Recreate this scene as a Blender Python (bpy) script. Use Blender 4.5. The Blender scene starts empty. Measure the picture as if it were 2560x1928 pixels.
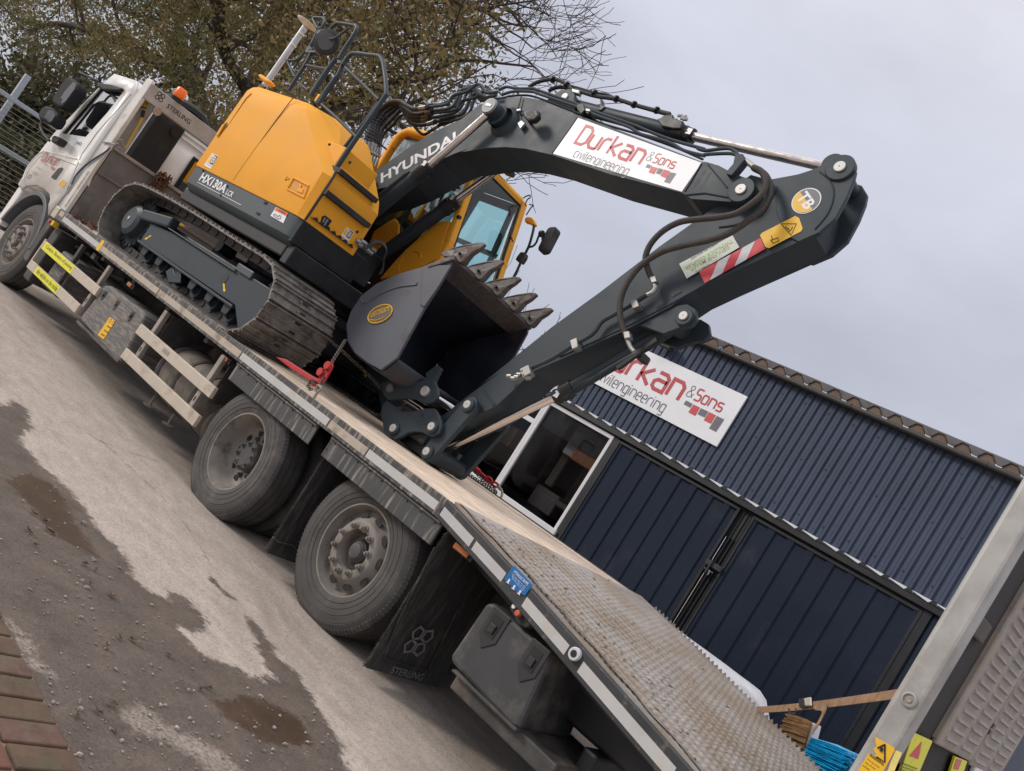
import bpy, bmesh, math, random
import numpy as np
from mathutils import Vector, Matrix, noise as mnoise
R = math.radians
rnd = random.Random(7)
sc = bpy.context.scene
COL = sc.collection

# ---------------------------------------------------------------- camera
FPX = 2300.8166; IMW, IMH = 2560, 1928
YAW, PITCH, ROLL = 0.7335, 0.0541, 0.5663
CAM = Vector((4.0610, -3.9746, 1.5595))
_f = Vector((-math.sin(YAW)*math.cos(PITCH), math.cos(YAW)*math.cos(PITCH), math.sin(PITCH)))
_r = Vector((math.cos(YAW), math.sin(YAW), 0)); _u = _r.cross(_f)
_c, _s = math.cos(ROLL), math.sin(ROLL)
_r2 = _c*_r + _s*_u; _u2 = -_s*_r + _c*_u
cam = bpy.data.cameras.new('camera'); camo = bpy.data.objects.new('camera', cam); COL.objects.link(camo)
m = Matrix.Identity(4)
for i in range(3):
    m[i][0], m[i][1], m[i][2], m[i][3] = _r2[i], _u2[i], -_f[i], CAM[i]
camo.matrix_world = m
cam.sensor_fit = 'HORIZONTAL'; cam.sensor_width = 36; cam.lens = FPX/IMW*36
cam.clip_start = 0.05; cam.clip_end = 1000
sc.camera = camo

# ---------------------------------------------------------------- world, sun, exposure
SUN_AZ = Vector((-0.78, -0.60, 0.44)).normalized()      # direction towards the sun: low, front left
elev = math.asin(SUN_AZ.z)
wd = bpy.data.worlds.new('World'); sc.world = wd; wd.use_nodes = True
nt = wd.node_tree; nt.nodes.clear()
N = nt.nodes.new; L = nt.links.new
wo = N('ShaderNodeOutputWorld'); bg = N('ShaderNodeBackground'); L(bg.outputs[0], wo.inputs[0])
sky = N('ShaderNodeTexSky'); sky.sky_type = 'NISHITA'; sky.sun_disc = False
sky.sun_elevation = elev; sky.sun_rotation = math.atan2(SUN_AZ.x, SUN_AZ.y)
sky.air_density = 1.0; sky.dust_density = 2.0
tc = N('ShaderNodeTexCoord'); mp = N('ShaderNodeMapping'); mp.inputs['Scale'].default_value = (1, 1, 2.2)
L(tc.outputs['Generated'], mp.inputs[0])
nz = N('ShaderNodeTexNoise'); nz.inputs['Scale'].default_value = 2.6; nz.inputs['Detail'].default_value = 6; nz.inputs['Roughness'].default_value = .5
L(mp.outputs[0], nz.inputs['Vector'])
cr = N('ShaderNodeValToRGB'); cr.color_ramp.elements[0].position = .28; cr.color_ramp.elements[1].position = .66
cr.color_ramp.elements[0].color = (4.5, 4.65, 5.35, 1); cr.color_ramp.elements[1].color = (5.9, 6.15, 7.15, 1)
L(nz.outputs[0], cr.inputs[0])
mx = N('ShaderNodeMixRGB'); mx.inputs[0].default_value = .93
# overcast dome: brighter towards the zenith (CIE overcast law, softened)
sx_ = N('ShaderNodeSeparateXYZ'); L(tc.outputs['Generated'], sx_.inputs[0])
zr = N('ShaderNodeMapRange'); zr.inputs[1].default_value = 0; zr.inputs[2].default_value = 1; zr.inputs[3].default_value = 0; zr.inputs[4].default_value = 1
pw_ = N('ShaderNodeMath'); pw_.operation = 'POWER'; pw_.inputs[1].default_value = 3.2; L(sx_.outputs[2], zr.inputs[0]); L(zr.outputs[0], pw_.inputs[0])
zc_ = N('ShaderNodeMixRGB'); zc_.inputs[1].default_value = (.77,.77,.785,1); zc_.inputs[2].default_value = (3.0,2.80,2.45,1); L(pw_.outputs[0], zc_.inputs[0]); vm = N('ShaderNodeMixRGB'); vm.blend_type = 'MULTIPLY'; vm.inputs[0].default_value = 1
L(cr.outputs[0], vm.inputs[1]); L(zc_.outputs[0], vm.inputs[2])
L(sky.outputs[0], mx.inputs[1]); L(vm.outputs[0], mx.inputs[2]); L(mx.outputs[0], bg.inputs[0])
bg.inputs[1].default_value = 0.1
sl = bpy.data.lights.new('sun', 'SUN'); sl.energy = 1.5; sl.angle = R(14); sl.color = (1, .94, .86)
so = bpy.data.objects.new('sun', sl); COL.objects.link(so)
so.rotation_euler = SUN_AZ.to_track_quat('Z', 'Y').to_euler(); so.location = (-10, -10, 12)
sc.view_settings.view_transform = 'Standard'; sc.view_settings.look = 'None'
sc.view_settings.gamma = 1; sc.view_settings.use_curve_mapping = False
sc.view_settings.exposure = 0.42

# ---------------------------------------------------------------- photogrammetry helpers
# a measured picture position (2560 px wide survey picture) plus the plane it lies on gives the real place in metres
def P(uv, ax, val):
    u, v = uv
    d = _r2*((u-IMW/2)/FPX) - _u2*((v-IMH/2)/FPX) + _f
    t = (val-CAM[ax])/d[ax]
    return CAM + d*t
def PY(uv, y): return P(uv, 1, y)
def PX(uv, x): return P(uv, 0, x)
def PZ(uv, z): return P(uv, 2, z)
def FR(ox, oy, s):
    def g(*a): return [(ox+a[i]/s, oy+a[i+1]/s) for i in range(0, len(a), 2)]
    return g
Z1=FR(0,0,2.45);Z2=FR(400,0,2.45);Z3=FR(1100,150,2.0073);Z4=FR(200,400,2.765);Z5=FR(800,560,2.45)
Y1=FR(0,500,2.777);Y2=FR(450,850,1.851);Y3=FR(1000,1100,2.012);Y4=FR(1700,1100,2.0116);Y5=FR(0,1000,1.7956);Y6=FR(1150,800,1.5688)
W1=FR(700,1180,3.7875);W2=FR(460,960,4.164);W3=FR(0,400,4.6275);W4=FR(900,1050,4.165)
K1=FR(580,640,5.553);K2=FR(230,440,5.554);K3=FR(2100,1700,4.8087);K4=FR(1850,1600,5.08);K5=FR(0,150,4.76);K6=FR(300,180,5.206)
J1=FR(780,480,4.761);J2=FR(1120,430,5.553);J3=FR(860,180,5.207);J4=FR(640,20,5.3735);J5=FR(1240,180,4.2538);J6=FR(920,850,4.759)
V1=FR(1080,1160,4.608)
def ys(pts, y): return [PY(p, y) for p in pts]
def xs(pts, x): return [PX(p, x) for p in pts]
def zs(pts, z): return [PZ(p, z) for p in pts]
def V(*a): return Vector(a)

# ---------------------------------------------------------------- objects
WLOC = {}
def _link(o, parent, wloc):
    COL.objects.link(o)
    o.location = wloc
    WLOC[o.name] = Vector(wloc)
    if parent is not None:
        o.parent = parent
        o.matrix_parent_inverse = Matrix.Translation(-WLOC[parent.name])
    return o
def tag(o, label=None, cat=None, group=None, kind=None):
    if label: o['label'] = label
    if cat: o['category'] = cat
    if group: o['group'] = group
    if kind: o['kind'] = kind
    return o
def thing(name, loc, label, cat, group=None):
    o = bpy.data.objects.new(name, None); o.empty_display_size = .2
    _link(o, None, loc)
    return tag(o, label, cat, group)
def copy_tree(o, off, parent=None):
    off = Vector(off)
    c = o.copy(); COL.objects.link(c)
    w = WLOC[o.name] + off; WLOC[c.name] = w
    c.location = w
    if parent is not None:
        c.parent = parent; c.matrix_parent_inverse = Matrix.Translation(-WLOC[parent.name])
    for ch in [k for k in bpy.data.objects if k.parent == o]:
        copy_tree(ch, off, c)
    return c

class B:
    def __init__(s): s.v = []; s.f = []
    def add(s, vs, fs):
        o = len(s.v); s.v += [tuple(p) for p in vs]; s.f += [tuple(i+o for i in f) for f in fs]; return s
    def box(s, a, b):
        x0,y0,z0 = a; x1,y1,z1 = b
        return s.add([(x0,y0,z0),(x1,y0,z0),(x1,y1,z0),(x0,y1,z0),(x0,y0,z1),(x1,y0,z1),(x1,y1,z1),(x0,y1,z1)],
              [(0,3,2,1),(4,5,6,7),(0,1,5,4),(1,2,6,5),(2,3,7,6),(3,0,4,7)])
    def prism(s, pts, vec):
        vec = Vector(vec); n = len(pts); pts = [Vector(p) for p in pts]
        nn = Vector((0,0,0))
        for i in range(n): nn += (pts[i]-pts[0]).cross(pts[(i+1)%n]-pts[0])
        if nn.dot(vec) > 0: pts = pts[::-1]
        fs = [tuple(range(n)), tuple(range(2*n-1, n-1, -1))]
        for i in range(n): fs.append((i, n+i, n+(i+1)%n, (i+1)%n))
        return s.add(pts+[p+vec for p in pts], fs)
    def bar(s, a, b, w, h, up=(0,0,1)):
        a = Vector(a); b = Vector(b); d = (b-a).normalized(); up = Vector(up)
        sd = d.cross(up).normalized(); u = sd.cross(d)
        q = [sd*w/2+u*h/2, -sd*w/2+u*h/2, -sd*w/2-u*h/2, sd*w/2-u*h/2]
        return s.prism([a+k for k in q], b-a)
    def tube(s, path, r, n=8, caps=True, closed=False):
        path = [Vector(p) for p in path]; m = len(path)
        rr = r if isinstance(r, (list, tuple)) else [r]*m
        T = []
        for i in range(m):
            if closed: t = path[(i+1)%m]-path[i-1]
            else: t = path[min(i+1,m-1)]-path[max(i-1,0)]
            T.append(t.normalized() if t.length > 1e-9 else Vector((0,0,1)))
        up = Vector((0,0,1)) if abs(T[0].z) < .9 else Vector((1,0,0))
        u = T[0].cross(up).normalized(); vs = []
        for i in range(m):
            u = (u - T[i]*u.dot(T[i])).normalized(); w = T[i].cross(u)
            for k in range(n):
                a = 2*math.pi*k/n; vs.append(path[i]+(u*math.cos(a)+w*math.sin(a))*rr[i])
        fs = []
        for i in range(m if closed else m-1):
            j = (i+1)%m
            for k in range(n): fs.append((i*n+k, i*n+(k+1)%n, j*n+(k+1)%n, j*n+k))
        if caps and not closed: fs += [tuple(range(n-1,-1,-1)), tuple((m-1)*n+k for k in range(n))]
        return s.add(vs, fs)
    def cyl(s, a, b, r, n=16): return s.tube([a, b], r, n)
    def lathe(s, o, ax, prof, n=32, cap=False):
        o = Vector(o); ax = Vector(ax).normalized()
        up = Vector((0,0,1)) if abs(ax.z) < .9 else Vector((1,0,0))
        u = ax.cross(up).normalized(); w = ax.cross(u); vs = []; m = len(prof)
        for d, r in prof:
            for k in range(n):
                a = 2*math.pi*k/n; vs.append(o+ax*d+(u*math.cos(a)+w*math.sin(a))*r)
        fs = [(i*n+k, i*n+(k+1)%n, (i+1)*n+(k+1)%n, (i+1)*n+k) for i in range(m-1) for k in range(n)]
        if cap: fs += [tuple(range(n-1,-1,-1)), tuple((m-1)*n+k for k in range(n))]
        return s.add(vs, fs)
    def build(s, name, mat, parent=None, bev=0, smooth=40, label=None, seg=2, curved=False):
        V_ = np.array(s.v, dtype=float); c = (V_.min(0)+V_.max(0))/2
        me = bpy.data.meshes.new(name)
        me.from_pydata([tuple(p) for p in (V_-c)], [], s.f); me.update()
        if isinstance(mat, (list, tuple)):
            for q in mat: me.materials.append(q)
        else: me.materials.append(mat)
        if bev and not curved: smooth = 0
        if smooth:
            me.polygons.foreach_set('use_smooth', [True]*len(me.polygons))
            me.set_sharp_from_angle(angle=R(smooth))
        o = bpy.data.objects.new(name, me); _link(o, parent, Vector(c))
        if bev:
            b = o.modifiers.new('bevel', 'BEVEL'); b.width = bev; b.segments = seg; b.limit_method = 'ANGLE'; b.angle_limit = R(38); pass
        if label: o['label'] = label
        return o
def plate(name, pts, t, mat, parent, bev=0, label=None):
    """polygon pts (3d, planar) thickened by vector t"""
    return B().prism(pts, t).build(name, mat, parent, bev, label=label)
def yplate(name, px, y, th, mat, parent, bev=0, label=None):
    return plate(name, ys(px, y), (0, th, 0), mat, parent, bev, label)
def smooth_path(pts, n=6, closed=False):
    pts = [Vector(p) for p in pts]; out = []; m = len(pts)
    rng = range(m if closed else m-1)
    for i in rng:
        if closed: p0,p1,p2,p3 = pts[i-1],pts[i],pts[(i+1)%m],pts[(i+2)%m]
        else: p0,p1,p2,p3 = pts[max(i-1,0)],pts[i],pts[i+1],pts[min(i+2,m-1)]
        for k in range(n):
            t = k/n
            out.append(.5*((2*p1)+(p2-p0)*t+(2*p0-5*p1+4*p2-p3)*t*t+(3*p1-p0-3*p2+p3)*t**3))
    if not closed: out.append(pts[-1])
    return out
def resample(path, step):
    path = [Vector(p) for p in path]; d = [0]
    for i in range(1, len(path)): d.append(d[-1]+(path[i]-path[i-1]).length)
    n = max(2, int(d[-1]/step)+1); out = []; j = 0
    for k in range(n):
        t = d[-1]*k/(n-1)
        while j < len(path)-2 and d[j+1] < t: j += 1
        q = (t-d[j])/max(1e-9, d[j+1]-d[j]); out.append(path[j].lerp(path[j+1], min(1, q)))
    return out

# ---------------------------------------------------------------- materials
MATS = {}
def pm(name, col, rough=.5, metal=0., var=.12, vs=6., bump=0., bs=60., dirt=None, damt=.0, ds=3., coat=0., spec=.5, streak=None, dist=None):
    mt = bpy.data.materials.new(name); mt.use_nodes = True; t = mt.node_tree; n = t.nodes; l = t.links
    p = n['Principled BSDF']; geo = n.new('ShaderNodeNewGeometry')
    nz = n.new('ShaderNodeTexNoise'); nz.inputs['Scale'].default_value = vs; nz.inputs['Detail'].default_value = 5
    l.new(geo.outputs['Position'], nz.inputs['Vector'])
    r1 = n.new('ShaderNodeMapRange'); r1.inputs[1].default_value = .3; r1.inputs[2].default_value = .7
    r1.inputs[3].default_value = 1-var; r1.inputs[4].default_value = 1+var
    l.new(nz.outputs[0], r1.inputs[0])
    mul = n.new('ShaderNodeMixRGB'); mul.blend_type = 'MULTIPLY'; mul.inputs[0].default_value = 1
    mul.inputs[1].default_value = (*col, 1); l.new(r1.outputs[0], mul.inputs[2])
    out = mul.outputs[0]
    rr = n.new('ShaderNodeMapRange'); rr.inputs[1].default_value = .3; rr.inputs[2].default_value = .7
    rr.inputs[3].default_value = max(0, rough-.07); rr.inputs[4].default_value = min(1, rough+.07)
    l.new(nz.outputs[0], rr.inputs[0]); rout = rr.outputs[0]
    if dirt:
        n2 = n.new('ShaderNodeTexNoise'); n2.inputs['Scale'].default_value = ds; n2.inputs['Detail'].default_value = 8; n2.inputs['Roughness'].default_value = .65
        if streak:
            mp = n.new('ShaderNodeMapping'); mp.inputs['Scale'].default_value = streak
            l.new(geo.outputs['Position'], mp.inputs[0]); l.new(mp.outputs[0], n2.inputs['Vector'])
        else: l.new(geo.outputs['Position'], n2.inputs['Vector'])
        r2 = n.new('ShaderNodeMapRange'); r2.inputs[1].default_value = .62-damt*.5; r2.inputs[2].default_value = .78-damt*.5
        l.new(n2.outputs[0], r2.inputs[0])
        mx = n.new('ShaderNodeMixRGB'); l.new(r2.outputs[0], mx.inputs[0]); l.new(out, mx.inputs[1]); mx.inputs[2].default_value = (*dirt, 1)
        out = mx.outputs[0]
        m2 = n.new('ShaderNodeMixRGB'); l.new(r2.outputs[0], m2.inputs[0]); l.new(rout, m2.inputs[1]); m2.inputs[2].default_value = (.85,.85,.85,1)
        rout = m2.outputs[0]
    l.new(out, p.inputs['Base Color']); l.new(rout, p.inputs['Roughness'])
    p.inputs['Metallic'].default_value = metal; p.inputs['Coat Weight'].default_value = coat; p.inputs['Coat Roughness'].default_value = .12
    p.inputs['Specular IOR Level'].default_value = spec
    if bump:
        n3 = n.new('ShaderNodeTexNoise'); n3.inputs['Scale'].default_value = bs; n3.inputs['Detail'].default_value = 4
        l.new(geo.outputs['Position'], n3.inputs['Vector'])
        b = n.new('ShaderNodeBump'); b.inputs['Strength'].default_value = bump; b.inputs['Distance'].default_value = dist or .01
        l.new(n3.outputs[0], b.inputs['Height']); l.new(b.outputs[0], p.inputs['Normal'])
    MATS[name] = mt
    return mt
DUST = (.34, .29, .235)
yellow = pm('yellow_paint', (.78,.345,.022), .6, var=.05, vs=3, coat=.0, spec=.3)
dgrey = pm('charcoal_paint', (.031,.043,.052), .52, var=.14, vs=5, bump=.05, bs=150, dist=.004, spec=.32)
skirt = pm('grey_skirt_paint', (.045,.060,.068), .5, var=.10, vs=4, bump=.04, bs=140, dist=.004)
black = pm('black_steel', (.012,.013,.015), .5, var=.3, vs=8)
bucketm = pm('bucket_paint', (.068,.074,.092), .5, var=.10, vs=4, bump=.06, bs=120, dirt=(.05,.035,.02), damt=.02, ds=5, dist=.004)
bucketin = pm('dark_bucket_inside', (.022,.025,.036), .45, var=.25, vs=5, dirt=(.07,.03,.012), damt=.06, ds=4)  # darker than the outer bucket colour, for shell and far side plate
toothm = pm('tooth_steel', (.10,.09,.09), .55, metal=.3, var=.3, vs=18, dirt=(.11,.065,.04), damt=.2, ds=14, bump=.2, bs=60)
shoem = pm('track_shoe_steel', (.19,.175,.16), .5, metal=.4, var=.3, vs=12, dirt=(.10,.07,.05), damt=.25, ds=9, bump=.25, bs=90, dist=.006)
chrome = pm('chrome_rod', (.62,.58,.55), .18, metal=1, var=.08, vs=12)
steelpin = pm('bright_pin_steel', (.48,.475,.455), .5, metal=.4, var=.1, vs=15)
zinc = pm('zinc_fitting', (.33,.33,.315), .45, metal=.7, var=.2, vs=25)
hosem = pm('rubber_hose', (.014,.014,.015), .55, var=.2, vs=20)
hoseb = pm('ribbed_hose_sleeve', (.060,.052,.045), .6, var=.2, vs=20)
rubber = pm('tyre_rubber', (.066,.062,.058), .78, var=.22, vs=7, dirt=(.125,.112,.098), damt=.22, ds=5, bump=.15, bs=50)
rubberb = pm('black_rubber', (.016,.016,.017), .7, var=.2, vs=9, dirt=(.06,.052,.045), damt=.18, ds=4)
rimm = pm('dusty_rim', (.215,.19,.165), .62, var=.22, vs=6, dirt=(.09,.072,.058), damt=.2, ds=7, bump=.08, bs=60)
rimd = pm('dark_hub_paint', (.07,.068,.068), .5, var=.25, vs=8, dirt=(.2,.17,.14), damt=.12, ds=8)
white = pm('white_paint', (.80,.775,.72), .3, var=.025, vs=3, coat=.4)
whiteplain = pm('white_vinyl', (.74,.74,.755), .38, var=.03, vs=4)
signw = pm('sign_board_white', (.78,.79,.82), .4, var=.02, vs=3)
galv = pm('galvanised_steel', (.37,.362,.345), .55, metal=.15, var=.16, vs=7, dirt=(.26,.24,.215), damt=.14, ds=2.2, bump=.08, bs=40)
galvd = pm('grimy_galvanised_steel', (.30,.265,.235), .6, metal=.2, var=.2, vs=9, dirt=DUST, damt=.25, ds=5, bump=.15, bs=45)
alu = pm('aluminium_rail', (.50,.44,.36), .5, metal=.15, var=.06, vs=4, dirt=(.36,.30,.235), damt=.22, ds=4)
chassis = pm('dusty_chassis_paint', (.05,.046,.043), .7, var=.3, vs=5, dirt=(.13,.11,.092), damt=.28, ds=4)
tankm = pm('dusty_tank_paint', (.185,.158,.13), .6, var=.2, vs=5, dirt=(.09,.075,.06), damt=.25, ds=6, bump=.08, bs=40)
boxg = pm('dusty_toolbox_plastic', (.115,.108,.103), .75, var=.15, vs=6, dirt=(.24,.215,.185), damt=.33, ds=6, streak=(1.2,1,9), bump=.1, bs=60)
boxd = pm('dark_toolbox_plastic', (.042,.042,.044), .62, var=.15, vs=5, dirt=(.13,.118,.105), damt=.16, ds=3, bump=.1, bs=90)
flapm = pm('mud_flap_rubber', (.030,.029,.029), .72, var=.25, vs=5, dirt=(.095,.08,.068), damt=.24, ds=5, streak=(1,6,1))
sidep = pm('streaked_side_panel', (.045,.046,.048), .55, var=.2, vs=6, dirt=(.32,.285,.24), damt=.17, ds=3.2, streak=(11,11,.8))
railp = pm('dusty_side_rail', (.042,.042,.043), .6, var=.2, vs=6, dirt=(.30,.26,.215), damt=.26, ds=5, streak=(8,8,1.5))
railt = pm('tail_rail_paint', (.030,.031,.033), .55, var=.2, vs=6, dirt=(.17,.145,.12), damt=.10, ds=7, streak=(3,3,2))
tape = pm('reflective_tape', (.47,.465,.45), .45, var=.06, vs=6, bump=.15, bs=220, dirt=(.42,.37,.30), damt=.15, ds=3)
taped = pm('muddy_tape', (.42,.36,.285), .6, var=.1, vs=6, dirt=(.25,.205,.16), damt=.25, ds=6)
woodm = pm('dusty_deck_timber', (.66,.53,.41), .85, var=.18, vs=6, dirt=(.24,.175,.125), damt=.15, ds=4, streak=(.35,8,8), bump=.5, bs=26)
steeld = pm('dusty_tail_plate', (.37,.335,.305), .78, var=.2, vs=5, dirt=(.27,.20,.14), damt=.32, ds=2.5, bump=.3, bs=50)
bumpm = pm('worn_grip_steel', (.36,.32,.285), .72, metal=.1, var=.25, vs=8, dirt=(.31,.255,.20), damt=.4, ds=2.5)
headb = pm('scuffed_headboard', (.135,.127,.12), .65, var=.18, vs=5, dirt=(.185,.165,.148), damt=.2, ds=6)
red = pm('red_binder_paint', (.40,.012,.016), .6, var=.15, vs=14, dirt=(.35,.06,.05), damt=.1, ds=20)
rust = pm('rusty_chain', (.115,.055,.032), .75, metal=.2, var=.35, vs=30, bump=.2, bs=80)
chainm = pm('worn_chain', (.085,.072,.062), .55, metal=.5, var=.3, vs=30)
amber = pm('amber_lens', (.42,.125,.03), .35, var=.1, vs=20, dirt=(.3,.2,.13), damt=.15, ds=20)
orange = pm('beacon_orange', (.95,.17,.01), .25, var=.04, vs=20)
glassd = None
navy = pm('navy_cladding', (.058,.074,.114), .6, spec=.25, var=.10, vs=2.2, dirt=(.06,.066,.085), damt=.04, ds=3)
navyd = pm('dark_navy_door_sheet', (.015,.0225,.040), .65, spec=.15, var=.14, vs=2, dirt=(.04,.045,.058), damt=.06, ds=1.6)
navyf = pm('black_trim', (.011,.0125,.016), .5, var=.15, vs=4)
upvc = pm('white_window_frame', (.70,.70,.72), .4, var=.02)
roofm = pm('weathered_roof_sheet', (.10,.085,.078), .8, var=.2, vs=7, dirt=(.05,.05,.05), damt=.2, ds=9)
gutterm = pm('dark_gutter', (.026,.023,.022), .55, var=.15)
red_ink = pm('red_ink', (.46,.045,.055), .45, var=.04); red_sq = pm('red_block_ink', (.56,.065,.07), .45, var=.03)
grey_ink = pm('grey_ink', (.135,.137,.15), .45, var=.04)
black_ink = pm('black_ink', (.012,.012,.013), .5); white_ink = pm('white_lettering', (.72,.72,.74), .4, var=.03)
yelst = pm('yellow_sticker', (.78,.45,.02), .4, var=.04); hiviz = pm('fluorescent_yellow_sticker', (.72,.70,.02), .45, var=.05, dirt=(.4,.36,.2), damt=.1, ds=9)
blue = pm('blue_sign_plate', (.01,.13,.36), .35, var=.08, vs=9)
green_ink = pm('green_ink', (.33,.42,.12), .5)
pinkred = pm('red_reflective_marking', (.55,.03,.05), .4, var=.05)
greyst = pm('silver_reflective_marking', (.55,.55,.58), .4, var=.03)
strapm = pm('brown_webbing', (.27,.16,.085), .85, var=.2, vs=25, dirt=(.16,.10,.06), damt=.25, ds=12)
bluew = pm('blue_plastic_wrap', (.03,.40,.66), .28, var=.2, vs=14, coat=.3, bump=.7, bs=16, dist=.03)
whitew = pm('white_plastic_wrap', (.66,.66,.68), .35, var=.06, vs=8, bump=.4, bs=9, dist=.03)
brownw = pm('brown_paper_wrap', (.42,.25,.11), .7, var=.2, vs=14, bump=.7, bs=18, dist=.03)
brick_m = [pm('red_brick', (.135,.060,.042), .9, var=.25, vs=14, dirt=(.085,.065,.04), damt=.2, ds=7, bump=.4, bs=50),
           pm('mossy_brick', (.105,.066,.042), .9, var=.25, vs=14, dirt=(.075,.068,.035), damt=.2, ds=7, bump=.4, bs=50),
           pm('brown_brick', (.115,.064,.046), .9, var=.25, vs=14, dirt=(.11,.09,.06), damt=.25, ds=7, bump=.4, bs=50)]
mortar = pm('sandy_joint', (.22,.16,.10), .95, var=.2, vs=20, bump=.4, bs=60)
broomy = pm('yellow_broom_handle', (.55,.37,.06), .5, var=.1)

def glass(name, tint, mixf, rough=.03):
    mt = bpy.data.materials.new(name); mt.use_nodes = True; t = mt.node_tree; n = t.nodes; n.clear()
    o = n.new('ShaderNodeOutputMaterial'); g = n.new('ShaderNodeBsdfGlossy'); g.inputs['Roughness'].default_value = rough
    tr = n.new('ShaderNodeBsdfTransparent'); tr.inputs[0].default_value = (*tint, 1)
    m1 = n.new('ShaderNodeMixShader'); fr = n.new('ShaderNodeLayerWeight'); pw = n.new('ShaderNodeMath'); pw.operation = 'POWER'; pw.inputs[1].default_value = 4
    t.links.new(fr.outputs['Facing'], pw.inputs[0])
    ad = n.new('ShaderNodeMath'); ad.operation = 'ADD'; ad.inputs[1].default_value = mixf+.04; ad.use_clamp = True
    t.links.new(pw.outputs[0], ad.inputs[0]); t.links.new(ad.outputs[0], m1.inputs[0])
    t.links.new(tr.outputs[0], m1.inputs[1]); t.links.new(g.outputs[0], m1.inputs[2]); t.links.new(m1.outputs[0], o.inputs[0])
    return mt
glass_cab = glass('tinted_cab_glass', (.80,.95,.95), .0)
glass_truck = glass('truck_window_glass', (.72,.86,.88), .62)
glass_shed = glass('dark_window_glass', (.62,.63,.66), .0)

# ---------------------------------------------------------------- lettering
def frame_y(a, b, y, proud=.003):
    """text frame on the plane y (facing the viewer): origin at picture point a, baseline towards b"""
    O = PY(a, y); ex = (PY(b, y)-O); w = ex.length; ex.normalize()
    ey = Vector((-ex.z, 0, ex.x)); return O+Vector((0,-proud,0)), ex, ey, w
def frame_x(a, b, x, proud=.003):
    O = PX(a, x); ex = (PX(b, x)-O); w = ex.length; ex.normalize()
    ey = Vector((0, -ex.z, ex.y)); return O+Vector((proud,0,0)), ex, ey, w
def text(name, s, O, ex, ey, W, H, mat, parent, bold=0.0, shear=0.0, label=None, th=.0012):
    cu = bpy.data.curves.new('t', 'FONT'); cu.body = s; cu.offset = bold; cu.shear = shear; cu.resolution_u = 3; cu.align_x = 'LEFT'
    ob = bpy.data.objects.new('t', cu); COL.objects.link(ob)
    me = bpy.data.meshes.new_from_object(ob.evaluated_get(bpy.context.evaluated_depsgraph_get()))
    bpy.data.objects.remove(ob); bpy.data.curves.remove(cu)
    vs = np.array([v.co[:] for v in me.vertices]); fs = [tuple(p.vertices) for p in me.polygons]
    bpy.data.meshes.remove(me)
    mn = vs.min(0); mxx = vs.max(0)
    nrm = ex.cross(ey)
    out = [O + ex*((q[0]-mn[0])/(mxx[0]-mn[0])*W) + ey*((q[1]-mn[1])/(mxx[1]-mn[1])*H) for q in vs]
    b = B(); b.add(out, fs)
    return b.build(name, mat, parent, smooth=0, label=label)
def ribbons(name, paths, w, O, ex, ey, mat, parent, label=None):
    """flat printed strokes: paths = polylines in frame metres; mitred ribbons of width w"""
    b = B()
    for path in paths:
        p = [Vector((q[0], q[1])) for q in path]
        closed = (p[0]-p[-1]).length < 1e-6
        if closed: p = p[:-1]
        m = len(p); Lf = []; Rt = []
        for i in range(m):
            if closed: d0 = (p[i]-p[i-1]).normalized(); d1 = (p[(i+1)%m]-p[i]).normalized()
            else:
                d0 = (p[i]-p[i-1]).normalized() if i else (p[1]-p[0]).normalized()
                d1 = (p[i+1]-p[i]).normalized() if i < m-1 else d0
            n0 = Vector((-d0.y, d0.x)); n1 = Vector((-d1.y, d1.x)); nb = n0+n1
            nb = nb/max(.35, nb.dot(n0)) if nb.length > 1e-6 else n0
            Lf.append(p[i]+nb*w/2); Rt.append(p[i]-nb*w/2)
        vs = [O+ex*q.x+ey*q.y for q in Lf]+[O+ex*q.x+ey*q.y for q in Rt]
        fs = [(m+i, m+(i+1)%m, (i+1)%m, i) for i in range(m if closed else m-1)]
        b.add(vs, fs)
    return b.build(name, mat, parent, smooth=0, label=label)
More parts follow.
